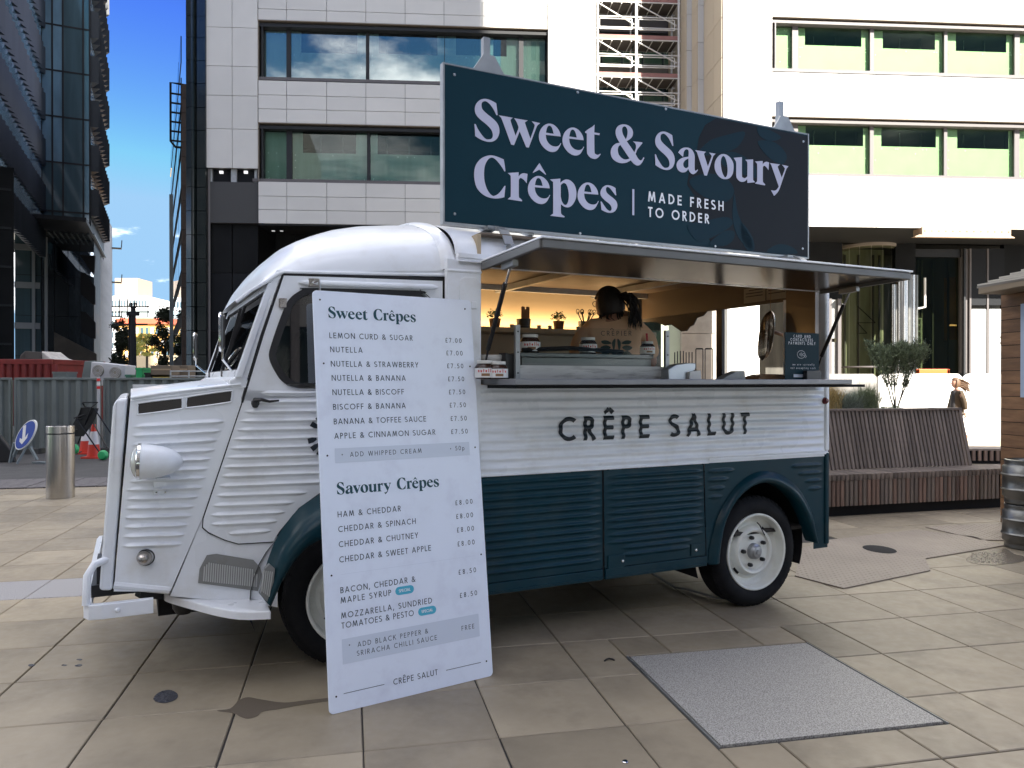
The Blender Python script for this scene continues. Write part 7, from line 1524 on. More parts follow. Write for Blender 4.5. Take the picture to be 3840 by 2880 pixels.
mb.box(xC[0] + .02, xC[-1], .085, .6, zC[0] + .02, ZT); mb.box(xP[0] + .0, xP[-1] - .01, .085, .7, zP[0] + .02, ZT); mb.box(xC[0] + .05, xP[-1] - .02, 3.1, 12, 0, ZT); mb.box(xP[-1] - .5, xP[-1] - .01, .1, 12, 0, ZT); mb.build('wall', M('clad_back'), ob1)
mb = MB(); mb.box(xC[0], xP[-1], .02, .09, zb3[-1] + .01, ZT); mb.build('upper_cladding', ob1w, ob1)
# black ground floor under it
mb = MB(); mb.box(xL[0], xP[-1], .05, 2.2, zb1[0] - .06, zb1[0] - .0); mb.build('underside', M('frame_dark'), ob1)
for i in range(16):
    x = xL[0] + .2 + i * .85; mb = MB(); mb.box(x, x + .84, 1.9, 1.98, 0, 5.0); mb.build('black_panel', M('black_clad2'), ob1)
    mb = MB(); mb.box(x, x + .84, 1.9, 1.98, 5.02, zb1[0]); mb.build('black_panel', M('black_clad'), ob1)
mat('lamp_box', (.7, .7, .72), .5, emit=(1, 1, 1), estr=.25)
for x in (1025, 1056, 1120, 1184, 1250, 1318, 1395, 1463, 1535, 1600):
    p = FL.px(x, 861, 1.2); mb = MB(); mb.box(p[0] - .06, p[0] + .06, 1.15, 1.25, p[1] - .06, p[1] + .06); mb.build('bracket_light', M('lamp_box'), ob1)
xk = xsof(FL, .3, (781, 870, 968)); 
for i, (a, b) in enumerate(zip(xk, xk[1:])):
    for c, d, mm in ((0, 3.3, 'black_clad'), (3.32, 5.6, 'black_clad2'), (5.62, zC[0] - .7, 'black_clad'), (zC[0] - .68, zC[0] - .02, 'black_clad2')): mb = MB(); mb.box(a + .02, b - .02, .3, .4, c, d); mb.build('black_panel', M(mm), ob1)
for x, w in ((792, .10), (878, .22), (960, .10)): p = FL.px(x, 660, .2); mb = MB(); mb.box(p[0] - w / 2, p[0] + w / 2, .16, .3, p[1] - .35, p[1] + .28); mb.build('steel_bracket', M('galv'), ob1)
for x in (829, 921): p = FL.px(x, 645, .2); mb = MB(); mb.box(p[0] - .07, p[0] + .07, .2, .28, p[1] - .05, p[1] + .05); mb.build('bracket_light', M('lamp_box'), ob1)
p = FL.px(784, 1000, .1); mb = MB(); mb.tube([(p[0], .1, 0), (p[0], .1, zC[0])], .05, 10); mb.build('down_pipe', M('frame_grey'), ob1)
# dark column at the left corner
cc = thing('dark_column', 'tall glossy black panelled column at the corner between the office and the street gap', 'column', FL)
mat('gloss_black', (.010, .014, .013), .18, coat=.5, var=.1, vscale=.5)
xc0, xc1 = xsof(FL, -.1, (694, 772)); zj = [0] + sorted(zsof(FL, -.1, 720, (1420, 1330, 1240, 1150, 1060, 970, 880, 790, 701, 630, 488, 402, 312, 226, 140, 59, -30))); zj = zj + [zj[-1] + .9 * k for k in range(1, 14)]; wd = xc1 - xc0
cprof = [(0, .5), (.02 * wd, .05), (.30 * wd, -.05), (.38 * wd, -.05), (.5 * wd, .12), (.56 * wd, .02), (.98 * wd, .0), (wd, .05), (wd, .5)]
for c, d in zip(zj, zj[1:]):
    if d - c < .1: continue
    mb = MB(); mb.prism([(xc0 + p[0], p[1] - .1) for p in cprof], 'z', c + .012, d - .012); mb.build('column_panel', M('gloss_black'), cc, bev=.0)
mb = MB(); mb.box(xc0 + .03, xc1 - .03, .05, 9, 0, zj[-1]); mb.build('column_core', M('black_matte'), cc)
# ------------------------------------------------------------------ right hand office building
ob2 = thing('office_building', 'sunlit white panelled office building right of the scaffold with two window bands', 'building', FL)
YR = -2; xR = xsof(FL, YR, (2895, 3003, 3147, 3288, 3431, 3568, 3703, 3840, 3975)); xQ = xsof(FL, YR, (2711, 2802, 2895))
zr1 = zsof(FL, YR, 3300, (853, 790, 724, 663)); zr2 = zsof(FL, YR, 3300, (444, 392, 340, 281)); zr3 = zsof(FL, YR, 3300, (74, 16, -50)); zq = zsof(FL, YR, 2802, (853, 740, 640, 520, 440, 333, 222, 110, 0, -60))
for zs_ in (zr1, zr2, zr3): panel_grid(ob2, FL, YR, xR, zs_, ob1w)
panel_grid(ob2, FL, YR - .02, xQ, zq, ob1w)
B_ = ((2899, 2971), (2993, 3263), (3277, 3541), (3553, 3805), (3824, 3980))
mat('film_sun_tint', (.36, .41, .32), .5, var=.06, vscale=1.2)  # sunlit copy of the film, the sun's yellow put into the colour
rowwin(ob2, FL, YR, B_, FL.px(3300, 278, YR + GY)[1], zr3[0] - .2, (None, (3018, 3230, 168), (3310, 3506, 180), (3584, 3773, 190), (3860, 3960, 195)), 'film_sun_tint', 12, 'frame_grey', 'office_sun_tint')
rowwin(ob2, FL, YR, B_, FL.px(3300, 661, YR + GY)[1], zr2[0] - .2, (None, (3021, 3237, 543), (3305, 3510, 548), (3590, 3783, 555), (3860, 3960, 560)), 'film_sun_tint', 12, 'frame_grey', 'office_sun_tint')
for z0, z1 in ((zr1[-1], zr2[0]), (zr2[-1], zr3[0])):
    mb = MB(); mb.box(xR[0] - .02, xR[-1], YR, YR + GY + .3, z1 - .02, z1 + .012); mb.build('soffit_strip', M('soffit_tan'), ob2); roombox(ob2, xR[0], xR[-1], YR + GY, z0 + .05, z1 - .15, 'room_grey')
mb = MB()
for z0, z1 in ((zr1[0] + .02, zr1[-1] - .02), (zr2[0] + .02, zr2[-1] - .02), (zr3[0] + .02, ZT)): mb.box(xR[0], xR[-1] + 6, YR + .085, YR + .5, z0, z1)
mb.box(xQ[0] + .02, xR[-1] + 6, YR + 3.2, 10, zr1[0] + .1, ZT); mb.box(xQ[0] + .02, xR[0], YR + .085, YR + 3.2, zr1[0] + .1, ZT); mb.build('wall', M('clad_back'), ob2)
mb = MB(); mb.box(xQ[0], xR[-1] + 6, YR + .02, YR + .09, zr3[-1] + .01, ZT); mb.box(xR[-1], xR[-1] + 6, YR, YR + .08, zr1[0], zr3[-1]); mb.build('upper_cladding', ob1w, ob2)
# stepped return wall
ys = FL.pxx(2642, 300, xQ[0])[0]; zz = [zr1[0]] + zsof(FL, 0, 2642, (700, 560, 420, 290, 150, 10, -80)); zz = sorted(zz)
def side_panels(x, y0, y1, m, zs_): 
    for c, d in zip(zs_, zs_[1:]): mb = MB(); mb.box(x - .04, x + .02, y0 + .01, y1 - .01, c + .01, d - .01); mb.build('return_panel', m, ob2)
ym_ = lerp(YR, ys, .45); side_panels(xQ[0], YR + .03, ym_, M('clad_beige'), zz); side_panels(xQ[0], ym_, ys, M('clad_beige'), zz)
xw = FL.px(2619, 300, ys)[0]
for c, d in zip(zz, zz[1:]): mb = MB(); mb.box(xw, xQ[0] - .02, ys, ys + .06, c + .01, d - .01); mb.build('return_panel', ob1w, ob2)
y2 = FL.pxx(2597, 300, xw)[0]; side_panels(xw, ys + .05, y2, M('clad_beige'), zz); xw2 = FL.px(2577, 300, y2)[0]
for c, d in zip(zz, zz[1:]): mb = MB(); mb.box(xw2, xw - .02, y2, y2 + .06, c + .01, d - .01); mb.build('return_panel', ob1w, ob2)
side_panels(xw2, y2 + .05, y2 + 1.5, M('clad_beige'), zz)
mb = MB(); mb.box(xw2 + .02, xQ[0] + .5, y2 + .1, y2 + 3, 0, ZT); mb.box(xQ[0] + .01, xQ[0] + 1, YR + .1, y2 + 1, zr1[0] + .1, ZT); mb.build('return_core', M('clad_beige'), ob2)
# recess wall behind the scaffold
rb_ = thing('recess_wall', 'glazed wall with pale green panes in the gap behind the white scaffold', 'wall', FL)
yr_ = 4.6; xa_, xb_ = FL.px(2180, 300, yr_)[0], FL.px(2640, 300, yr_)[0]
mb = MB(); mb.box(xa_, xb_, yr_ + .3, yr_ + .5, 0, ZT); mb.build('back_wall', M('room_grey'), rb_)
for k in range(7):
    z0 = 3.0 + k * 2.2 * 1.0
    for i in range(6):
        a = lerp(xa_, xb_, i / 6); b = lerp(xa_, xb_, (i + 1) / 6); mb = MB(); mb.box(a + .05, b - .05, yr_, yr_ + .02, z0, z0 + 1.3); mb.build('pane', M('office_glass'), rb_)
        mb = MB(); mb.box(a + .05, b - .05, yr_ + .1, yr_ + .12, z0, z0 + .7); mb.build('film_sheet', M('film_sun_tint'), rb_)
    mb = MB(); mb.box(xa_, xb_, yr_ - .08, yr_ + .05, z0 + 1.4, z0 + 2.1); mb.build('spandrel', M('soffit_tan' if k % 2 else 'frame_grey'), rb_)
# scaffold
sc_ = thing('scaffold', 'white painted tube scaffold with red toe boards in the gap between the two offices', 'scaffold', FL)
mat('scaf_white', (.72, .70, .66), .5); mat('toe_red', (.33, .16, .14), .7, var=.2, vscale=2); mat('deck', (.10, .085, .075), .8)
YS = 1.9; fx = lambda x: FL.px(x, 200, YS)[0]; fz = lambda y: FL.px(2400, y, YS)[1]; xs0, xs1, xs2 = fx(2240), fx(2386), fx(2545)
def tb(nm, a, b, r=.035, m='scaf_white'): mb = MB(); mb.tube([a, b], r, 7); return mb.build(nm, M(m), sc_)
for yy in (YS, YS + 1.1):
    for x, r in ((xs0 + .02, .04), (xs1, .06 if yy == YS else .04), (xs2, .05), (xs2 + .45, .035)): tb('standard', (x, yy, 0), (x, yy, fz(-40) + 1.5), r)
for k in range(6):
    z = fz(150) - 1.62 * (k - 2) * 1.0; zt3 = z
    for yy in (YS, YS + 1.1):
        for dz in (0, .52, .98): tb('ledger', (xs0, yy, z + dz), (xs2 + .3, yy, z + dz), .028)
    for a, b in ((xs0, xs1), (xs1, xs2)):
        tb('brace', (a, YS - .03, z + 1.55), (b - .1, YS - .03, z + .65), .028)
        mb = MB(); mb.box(a + .05, b - .05, YS - .02, YS + .02, z + .02, z + .20); mb.build('toe_board', M('toe_red'), sc_)
        mb = MB(); mb.box(a + .04, b - .04, YS + .05, YS + 1.05, z - .04, z); mb.build('deck', M('deck'), sc_)
        for i in range(4): xx = lerp(a, b, (i + .5) / 4); tb('transom', (xx, YS, z - .06), (xx, YS + 1.1, z - .06), .022)
        q = rrect(a + .08, b - .2, z + .42, z + .86, .03, 2); mb = MB(); mb.tube([(p[0], YS - .06, p[1]) for p in q], .022, 5, closed=True); mb.build('guard_frame', M('scaf_white'), sc_)
    for i in range(5):          # end lattice
        z_ = z + i * .32; tb('end_brace', (xs2 + .05, YS + .1 + (i % 2) * .9, z_), (xs2 + .2, YS + .1 + ((i + 1) % 2) * .9, z_ + .32), .018)
# ------------------------------------------------------------------ ground floor of the right building
lob = thing('glass_lobby', 'glazed ground floor lobby with curved glass and black cladding under the white right office', 'lobby', FL)
LY = 1.3
mat('lobby_pale', (.34, .33, .24), .6, var=.25, vscale=1.2, stretch=(2, 1, .5)); mat('lobby_dark', (.07, .065, .055), .7, var=.4, vscale=1, stretch=(3, 1, .4))  # pale and dark streaked walls inside the lobby
fl = lambda x, y, yl=LY: FL.px(3000 + x / 2.552, 850 + y / 2.552, yl)
xE0 = FL.px(2550, 900, LY)[0]; xE1 = xR[-1] + 6; zE = zr1[0]
mb = MB(); mb.box(xE0 + 2.0, xE1, YR + .1, LY + 3, zE + .0, zE + .08); mb.build('underside', M('frame_dark'), lob)
mb = MB(); mb.box(fl(75, 0)[0], xE1, LY, LY + .3, fl(100, 140)[1], zE); mb.build('black_lintel', M('black_clad'), lob)
mb = MB(); mb.box(fl(-260, 0)[0], xE1, LY + 3.0, LY + 3.1, 0, zE); mb.build('back_wall', M('lobby_dark'), lob)
for a, b, z0, z1, m_ in ((80, 400, 140, 690, 'black_clad'), (905, 1100, 130, 700, 'black_clad'), (1540, 1620, 215, 1400, 'frame_grey'), (1940, 2500, 100, 2000, 'black_clad')):
    p = fl(a, z1); q = fl(b, z0); mb = MB(); mb.box(p[0], q[0], LY - .05, LY + .2, max(0, p[1]), q[1]); mb.build('black_panel', M(m_), lob)
for a, b in ((1622, 1765), (1790, 1940)):        # tall cladding trays: shaded upper and sunlit lower tone put into the colour
    p = fl(a, 760); q = fl(b, 215); mb = MB(); mb.prism(rrect(p[0], q[0], p[1] + .03, q[1], .06, 3), 'y', LY - .12, LY); mb.build('cladding_tray', M('black_clad2'), lob)
    p = fl(a, 1420); q = fl(b, 790); mb = MB(); mb.prism(rrect(p[0], q[0], 0.02, q[1], .06, 3), 'y', LY - .12, LY); mb.build('cladding_tray', mat('tray_pale', (.26, .27, .265), .4, var=.15, vscale=5), lob)
for x in (1612, 1778): p = fl(x, 700); mb = MB(); mb.box(p[0] - .04, p[0] + .04, LY - .14, LY - .02, 0, fl(x, 215)[1]); mb.build('upright', M('frame_grey'), lob)
for x in (1545, 1555): pass
p = fl(1550, 500); mb = MB(); mb.box(p[0] - .04, p[0] + .04, LY - .2, LY - .1, 0, fl(1550, 215)[1]); mb.build('upright', M('frame_dark'), lob)
# curved glass drum
dc = fl(650, 600, LY + .9); dr = (fl(900, 0, LY + .9)[0] - fl(405, 0, LY + .9)[0]) / 2; zd0, zd1 = 0, fl(600, 150)[1]
for k in range(8):
    a0 = 180 + k * 22.5; mb = MB(); mb.lathe([(dr, zd0), (dr, zd1)], 4, 0, (dc[0], LY + .9, 0), a0=R(a0 + .8), a1=R(a0 + 21.7)); mb.build('curved_pane', M('lobby_glass'), lob)
mb = MB(); mb.lathe([(dr * .92, zd1 - .25), (dr + .02, zd1 - .15), (dr + .02, zd1), (dr * .5, zd1)], 32, 0, (dc[0], LY + .9, 0), a0=R(180), a1=R(360)); mb.build('drum_ring', M('soffit_tan'), lob)
for z in (1.9, .55): mb = MB(); mb.lathe([(dr + .01, z), (dr + .03, z + .04), (dr + .01, z + .08)], 32, 0, (dc[0], LY + .9, 0), a0=R(180), a1=R(360)); mb.build('drum_rail', M('frame_grey'), lob)
mb = MB(); mb.box(dc[0] - dr * .95, dc[0] + dr * .95, LY + 1.6, LY + 1.7, 0, zd1); mb.build('lobby_wall', M('lobby_pale'), lob)
for x in (430, 560, 700, 760): p = fl(x, 0, LY + 1.5); mb = MB(); mb.box(p[0] - .03, p[0] + .03, LY + 1.45, LY + 1.55, 0, zd1 - .3); mb.build('upright', M('frame_grey'), lob)
mb = MB(); pz = [fl(*p, LY + 1.4) for p in ((550, 760), (720, 920), (550, 920), (640, 1020), (560, 1020))]
for a, b in zip(pz, pz[1:]): mb.beam((a[0], LY + 1.4, a[1]), (b[0], LY + 1.4, b[1]), .03)
mb.build('inner_brace', M('frame_dark'), lob)
# silver curved panels and pipes beside the drum
for i, (x, w_) in enumerate(((870, .10), (890, .08), (950, .26), (1000, .2), (1045, .14), (1085, .08))):
    p = fl(x, 560); mb = MB(); mb.lathe([(w_, 0), (w_, fl(x, 470 if i > 1 else 560)[1])], 12, 0, (p[0], LY - .2, 0)); mb.build('silver_tube', M('keg' if i % 2 else 'bollard_steel'), lob)
# second glazed bay with an orange board
a_, b_ = fl(1100, 0)[0], fl(1530, 0)[0]
mb = MB(); mb.box(a_, b_, LY + .1, LY + .12, .0, fl(1300, 290)[1]); mb.build('pane', M('lobby_glass'), lob)
mb = MB(); mb.box(a_ - .05, b_ + .05, LY, LY + .2, fl(1300, 290)[1], fl(1300, 215)[1]); mb.build('frame', M('frame_dark'), lob)
mat('orange_ply', (.42, .22, .07), .7, var=.15, vscale=2)
q = [fl(*p, LY + .9) for p in ((1385, 490), (1490, 480), (1500, 1080), (1385, 1090))]; mb = MB(); mb.prism(q, 'y', LY + .9, LY + .94); mb.build('plywood_sheet', M('orange_ply'), lob)
for x in (1130, 1165, 1270, 1420): p = fl(x, 0, LY + .7); mb = MB(); mb.box(p[0] - .035, p[0] + .035, LY + .66, LY + .74, 0, fl(1300, 300)[1]); mb.build('upright', M('soffit_tan' if x < 1200 else 'frame_grey'), lob)
for k in range(9): p = fl(1100, 880 + k * 60, LY + .3); q = fl(1165, 880 + k * 60, LY + .3); mb = MB(); mb.box(p[0], q[0], LY + .3, LY + .34, p[1] - .03, p[1] + .03); mb.build('ladder_rung', M('scaf_white'), lob)
for x in (1105, 1160): p = fl(x, 880, LY + .3); mb = MB(); mb.box(p[0] - .03, p[0] + .03, LY + .28, LY + .36, 0, p[1]); mb.build('ladder_rail', M('scaf_white'), lob)
p = fl(1195, 490, LY - .2); q = fl(1195, 770, LY - .2); mb = MB(); mb.tube([(p[0], LY - .2, p[1]), (q[0], LY - .2, q[1]), (q[0] - .5, LY - .2, q[1] - .1)], .05, 8); mb.build('elbow_pipe', M('board_white'), lob)
# twin steel frames by the van
for x in (285, 375): p = fl(x, 700, LY - .4); mb = MB(); mb.box(p[0] - .07, p[0] + .07, LY - .45, LY - .3, 0, fl(x, 690, LY - .4)[1]); mb.build('upright', M('frame_grey'), lob)
for x0, x1 in ((215, 275), (295, 365)): 
    p = fl(x0, 1400, LY - .3); q = fl(x1, 1105, LY - .3); mb = MB(); mb.box(p[0], q[0], LY - .3, LY - .28, 0, q[1]); mb.build('bright_panel', M('tray_pale'), lob)
    p = fl(x0, 1070, LY - .3); q = fl(x1, 700, LY - .3); mb = MB(); mb.box(p[0], q[0], LY - .3, LY - .28, p[1], q[1]); mb.build('bright_panel', M('tray_pale'), lob)
# white pier and stone wall seen through the van
pa, pb = FL.px(2728, 1200, YR)[0], FL.px(2848, 1200, YR)[0]; mb = MB(); mb.box(pa, pb, YR, YR + .7, 0, zE - .01); mb.build('white_pier', M('board_white'), lob)
pa, pb = FL.px(2556, 1200, .5)[0], FL.px(2690, 1200, .5)[0]; mb = MB(); mb.box(pa, pb, .5, .8, 0, 3.3); mb.box(pa, pb, .48, .8, 3.32, 5); mb.build('stone_wall', mat('stone', (.36, .32, .27), .8, var=.15, vscale=2), lob)
pa, pb = FL.px(2480, 1200, .7)[0], FL.px(2552, 1200, .7)[0]; mb = MB(); mb.box(pa, pb, .7, .8, 0, 5); mb.build('green_panel', M('film_sun_tint'), lob)
pa, pb = FL.px(2700, 1200, -.6)[0], FL.px(2725, 1200, -.6)[0]; mb = MB(); mb.box(pa, pb, -.6, -.2, 0, 6); mb.build('upright', M('frame_dark'), lob)
# tan box beam hanging in front
bt_ = thing('box_beam', 'tan steel box beam with a row of bolt holes fixed under the white facade', 'beam', FL)
p = fl(1170, 108, YR - .1); q = fl(2020, 12, YR - .1); mb = MB(); mb.box(p[0], q[0], YR - .1, YR + .5, p[1] + .12, q[1]); mb.hexa([(p[0] - .4, YR - .3, p[1]), (q[0], YR - .3, p[1] + .0), (q[0], YR + .5, p[1] + .12), (p[0] - .1, YR + .5, p[1] + .12), (p[0] - .4, YR - .3, p[1] + .03), (q[0], YR - .3, p[1] + .03), (q[0], YR - .08, p[1] + .14), (p[0] - .1, YR - .08, p[1] + .14)]); mb.build('beam_body', mat('beam_tan', (.33, .23, .15), .6, var=.1, vscale=2), bt_)
for k in range(13): mb = MB(); x = lerp(p[0] + .1, q[0] - .1, k / 12); z = lerp(p[1], q[1], .62); mb.lathe([(0, -.105), (.025, -.105)], 8, 0, (x, YR, z), 'y'); mb.build('bolt_hole', M('black_matte'), bt_)
# orange barrier
ox_, oy_ = gr(3445, 1600); oy_ = 21.5; t = thing('orange_barrier', 'orange plastic barrier showing above the white hoarding', 'barrier', loc=((3438 - 1920) / F * oy_, oy_, 0)); L_ = (3562 - 3438) / F * oy_; z1_ = H + (1429.5 - 1384) / F * oy_
mb = MB(); mb.box(0, L_, 0, .08, z1_ - .22, z1_); mb.box(0, L_, 0, .08, .3, .9); mb.box(0, .08, 0, .08, 0, z1_); mb.box(L_ - .08, L_, 0, .08, 0, z1_); mb.build('barrier', mat('hi_orange', (.8, .11, .01), .5), t, bev=.01)
# building behind the boards: further paving drops away; low wall of cladding beyond the hoarding handled above
# ------------------------------------------------------------------ left: glass tower with fins
mat('tower_glass', (.018, .03, .036), .03, spec=1.0, coat=1.0); mat('tower_glass2', (.055, .09, .105), .06, spec=1.0, coat=.6, var=.2, vscale=.5, stretch=(3, 3, .3)); mat('fin', (.024, .028, .034), .45, metal=.3, rand=.2); mat('fin_edge', (.10, .12, .13), .4)
mat('sky_tint_glass', (.13, .21, .27), .12, coat=.4, var=.35, vscale=.6, stretch=(1, 1, .3))  # glass with the blue of reflected sky put into its base colour
glass('mirror_glass', (.2, .25, .27), .55, gcol=(.75, .85, .95))
TD = 56; tx = (339 - 1920) / F * TD; TF = Fr(tx, TD, R(24)); tw = thing('glass_tower', 'dark glass office tower with rows of black vertical fins at the left edge', 'building', TF)
FLH = 3.33; zS = TF.px(339, 855, 0)[1]
xb0 = TF.px(154, 300, 0)[0]; xm = [xb0] + [TF.px(x, 300, 0)[0] for x in (196, 236, 312)] + [0]
zfl = [zS + .0] + [TF.px(250, y, 0)[1] for y in (795, 612, 441, 270, 100)] ; d_ = zfl[-1] - zfl[-2]; zfl += [zfl[-1] + d_ * k for k in range(1, 5)]
for i in range(len(zfl) - 1):
    for j in range(4):
        mb = MB(); mb.box(xm[j] + .06, xm[j + 1] - .06, 0, .03, zfl[i] + .06, zfl[i + 1] - .06); mb.build('curtain_pane', M('sky_tint_glass' if j < 2 and i > 1 else 'tower_glass2'), tw)  # upper left panes take the reflected sky as a painted blue
mb = MB(); mb.box(xb0, 0, .04, 12.4, zS, zfl[-1]); mb.build('core', M('frame_dark'), tw)
mb = MB()
for x in xm: mb.box(x - .06, x + .06, -.03, .04, zS, zfl[-1])
for z in zfl: mb.box(xb0, 0, -.03, .04, z - .06, z + .06)
mb.build('curtain_frame', M('frame_dark'), tw)
mb = MB(); mb.box(xb0 - 12, .1, -4, 12.6, zS - .3, zS - .02); mb.build('soffit', M('frame_dark'), tw)
for k in range(9): mb = MB(); mb.box(xb0 + .3 + k * .36, xb0 + .42 + k * .36, .5, 12, zS - .42, zS - .3); mb.build('soffit_rail', M('fin_edge'), tw)
# wing wall running towards the camera, with sawtooth fins
mb = MB(); mb.box(xb0 - 3, xb0 - .05, -32, -.02, zS - 1.2, 40); mb.build('wing', M('tower_glass2'), tw)
mb = MB(); mb.prism([(-.1, 0), (.28, .62), (-.1, .62)], 'z', 0, 1.75); me_f = mb.mesh(M('fin'), 'fin')
mb = MB(); mb.prism([(0, 0), (.26, .0), (.02, .62), (0, .62)], 'z', 0, 1.75); me_g = mb.mesh(M('fin'), 'fin')
mb = MB(); mb.box(xb0 - .04, xb0 + .01, -32, -.1, 0, .05); me_e = mb.mesh(M('fin_edge'), 'ledge')
for k in range(-1, 8):
    z0 = zfl[1] - .1 + FLH * k * (d_ / FLH)
    for i in range(30):
        y = -1.0 - i * .98
        if TF.c * 0 + z0 > 60: break
        o = link('fin', me_f, tw, (xb0, y, z0 - 0.0)); o.scale = (1, 1.55, 1.1)
    mb = MB(); mb.box(xb0 - .02, xb0 + .04, -31, -.3, z0 + 1.98, z0 + d_ - .06); mb.build('ribbon_pane', M('sky_tint_glass'), tw)
    for i in range(10):     # street side fins
        if k < 0: continue
        o = link('fin', me_g, tw, (0.02, .25 + i * 1.22, z0)); o.scale = (2.1 + .0 * i, 1.9, 1.1)
    if k >= 0: mb = MB(); mb.box(.0, .05, .1, 12.3, z0 + 1.98, z0 + d_ - .06); mb.build('ribbon_pane', M('sky_tint_glass'), tw)
# low glass block and reflecting wall under the tower
gb = thing('glass_block', 'lower glass block mirroring the sky below the dark tower', 'building', TF)
GB = 3.0; xg = [TF.px(x, 1100, GB)[0] for x in (55, 115, 155, 205, 255, 300, 352)]; zg_ = [0, 3.2, 6.2, 9.2, zS - .35]
for i in range(6):
    for j in range(4):
        mb = MB(); mb.box(xg[i] + .02, xg[i + 1] - .02, GB, GB + .05, zg_[j] + .02, zg_[j + 1] - .02); mb.build('curtain_pane', M('mirror_glass' if i > 1 else 'tower_glass2'), gb)
mb = MB(); mb.box(xg[0], xg[-1], GB + .1, GB + 6, 0, zS - .4); mb.build('core', M('frame_dark'), gb)
for z in (2.2, 5.2, 8.2, 11.0):
    mb = MB(); mb.box(xg[0], xg[1] + .6, GB - .12, GB, z, z + .45); mb.build('white_band', mat('band_grey', (.22, .24, .25), .6), gb)
for x in (xg[1] + .1, xg[1] + .9): mb = MB(); mb.box(x, x + .2, GB - .14, GB, 0, zS - .4); mb.build('white_band', M('band_grey'), gb)
def dpoly(pts, d, m, name, par, y1=.6):
    mb = MB(); q = [TF.px(*L9(*p), d) for p in pts]; mb.prism([(a, b) for a, b in q], 'y', d, d + y1); return mb.build(name, m, par)
for pts in (((835,340),(885,340),(985,480),(985,665),(955,665),(838,560)), ((838,740),(890,745),(988,855),(988,1020),(955,1020),(842,955)), ((830,155),(985,160),(975,340),(950,340))): dpoly(pts, GB - .6, M('black_matte'), 'fin_bay', gb)
dpoly(((560,955),(1000,1180),(1000,1300),(560,1300)), GB - .8, mat('ramp_wall', (.06, .052, .04), .7, var=.3, vscale=1), 'ramp_wall', gb)
db = thing('dark_block', 'near black building at the far left edge behind the red skip', 'building', loc=((54 - 1920) / F * 38, 38, 0), rotz=R(34)); mb = MB(); mb.box(-14, 0, 0, 8, 0, H + (1429.5 - 630) / F * 38); mb.build('wall', M('black_clad'), db)
for k in range(6): mb = MB(); mb.box(-13, -.1, -.03, .0, 1.2 + k * 1.9, 1.3 + k * 1.9); mb.build('joint_strip', M('frame_dark'), db)
# pale concrete tower beyond
def far_box(name, label, cat, d, x0, x1, ytop, m, ang=0, depth=8):
    t = thing(name, label, cat, loc=((x0 - 1920) / F * d, d, 0), rotz=ang); w = (x1 - x0) / F * d / math.cos(ang); z = H + (1429.5 - ytop) / F * d; mb = MB(); mb.box(0, w, 0, depth, 0, z); mb.build('wall', m, t); return t, w, z
mat('conc', (.25, .25, .25), .8, var=.1, vscale=.5, stretch=(.2, .2, 3)); 
ct = thing('concrete_tower', 'pale grey concrete stair tower behind the glass tower, by the street gap', 'tower', loc=((391 - 1920) / F * 74, 74, 0), rotz=R(22.4)); z2_ = H + 634.5 / F * 74; w = 0
mb = MB(); mb.box(-5, 0, 0, 8, 0, z2_); mb.build('high_block', M('conc'), ct)
zl_ = H + (1429.5 - 955) / F * 66; mb = MB(); lo_x = (405 - 391) / F * 66; mb.box(-1.2, .5, -8.5, -.1, 0, zl_); mb.build('front_block', M('conc'), ct)
for k in range(16): mb = MB(); mb.box(-1.2, .5, -8.54, -8.5, 1 + k * .75, 1.04 + k * .75); mb.build('joint_strip', M('frame_grey'), ct)
for k in range(4): mb = MB(); mb.box(0, .9, 7.4, 8, 4.5 + k * 3.6, 4.6 + k * 3.6); mb.tube([(.9, 7.5, 4.6 + k * 3.6), (.95, 7.5, 5.4 + k * 3.6)], .05, 5); mb.build('balcony_bracket', M('frame_dark'), ct)
mb = MB(); mb.tube([(-.4, 1, z2_), (-.4, 1, z2_ + 2.2)], .06, 6); mb.tube([(-.7, 1, z2_ + 1.9), (.2, 1, z2_ + 1.9)], .05, 5); mb.lathe([(0, 0), (.3, .1), (.3, .8), (0, .9)], 12, 0, (.1, 1, z2_ + 1.6)); mb.build('mast', M('conc'), ct)
# far buildings down the street
fb, w, z = far_box('far_white_building', 'distant sunlit white tower block with a brown top seen down the street', 'building', 175, 418, 553, 1110, mat('far_white', (.58, .57, .55), .8), 0, 12)
mb = MB(); mb.box(.3, w * .68, 1, 8, z, z + 4.2); mb.build('plant_room', mat('far_brown', (.33, .24, .18), .8), fb)
for i in range(12):
    for k in range(7):
        mb = MB(); xx = w * (i + .25) / 12; zz_ = z - 2.3 - k * 2.4; mb.box(xx, xx + w / 24, -.05, 0, zz_, zz_ + 1.3); mb.build('window', M('tower_glass2'), fb)
fo_, w, z = far_box('far_orange_building', 'distant orange and yellow brick block with a red roof edge down the street', 'building', 125, 445, 640, 1215, mat('far_orange', (.62, .33, .09), .8), 0, 10)
mb = MB(); mb.box(-.3, w, -.4, 10, z, z + .9); mb.build('roof_edge', mat('far_red', (.5, .10, .05), .8), fo_); mb = MB(); mb.box(0, w, 1, 10, z + .9, z + 2.3); mb.build('roof', mat('far_roof', (.28, .34, .34), .6), fo_)
for i in range(10):
    for k in range(3): mb = MB(); xx = w * (i + .2) / 10; zz_ = z - 1.6 - k * 1.9; mb.box(xx, xx + w / 17, -.06, 0, zz_, zz_ + 1.0); mb.build('window', M('tower_glass2' if (i + k) % 3 else 'far_white'), fo_)
fy, w, z = far_box('far_shop_row', 'distant low cream building front at the end of the street', 'building', 95, 500, 600, 1330, mat('far_cream', (.62, .48, .30), .8), 0, 4)
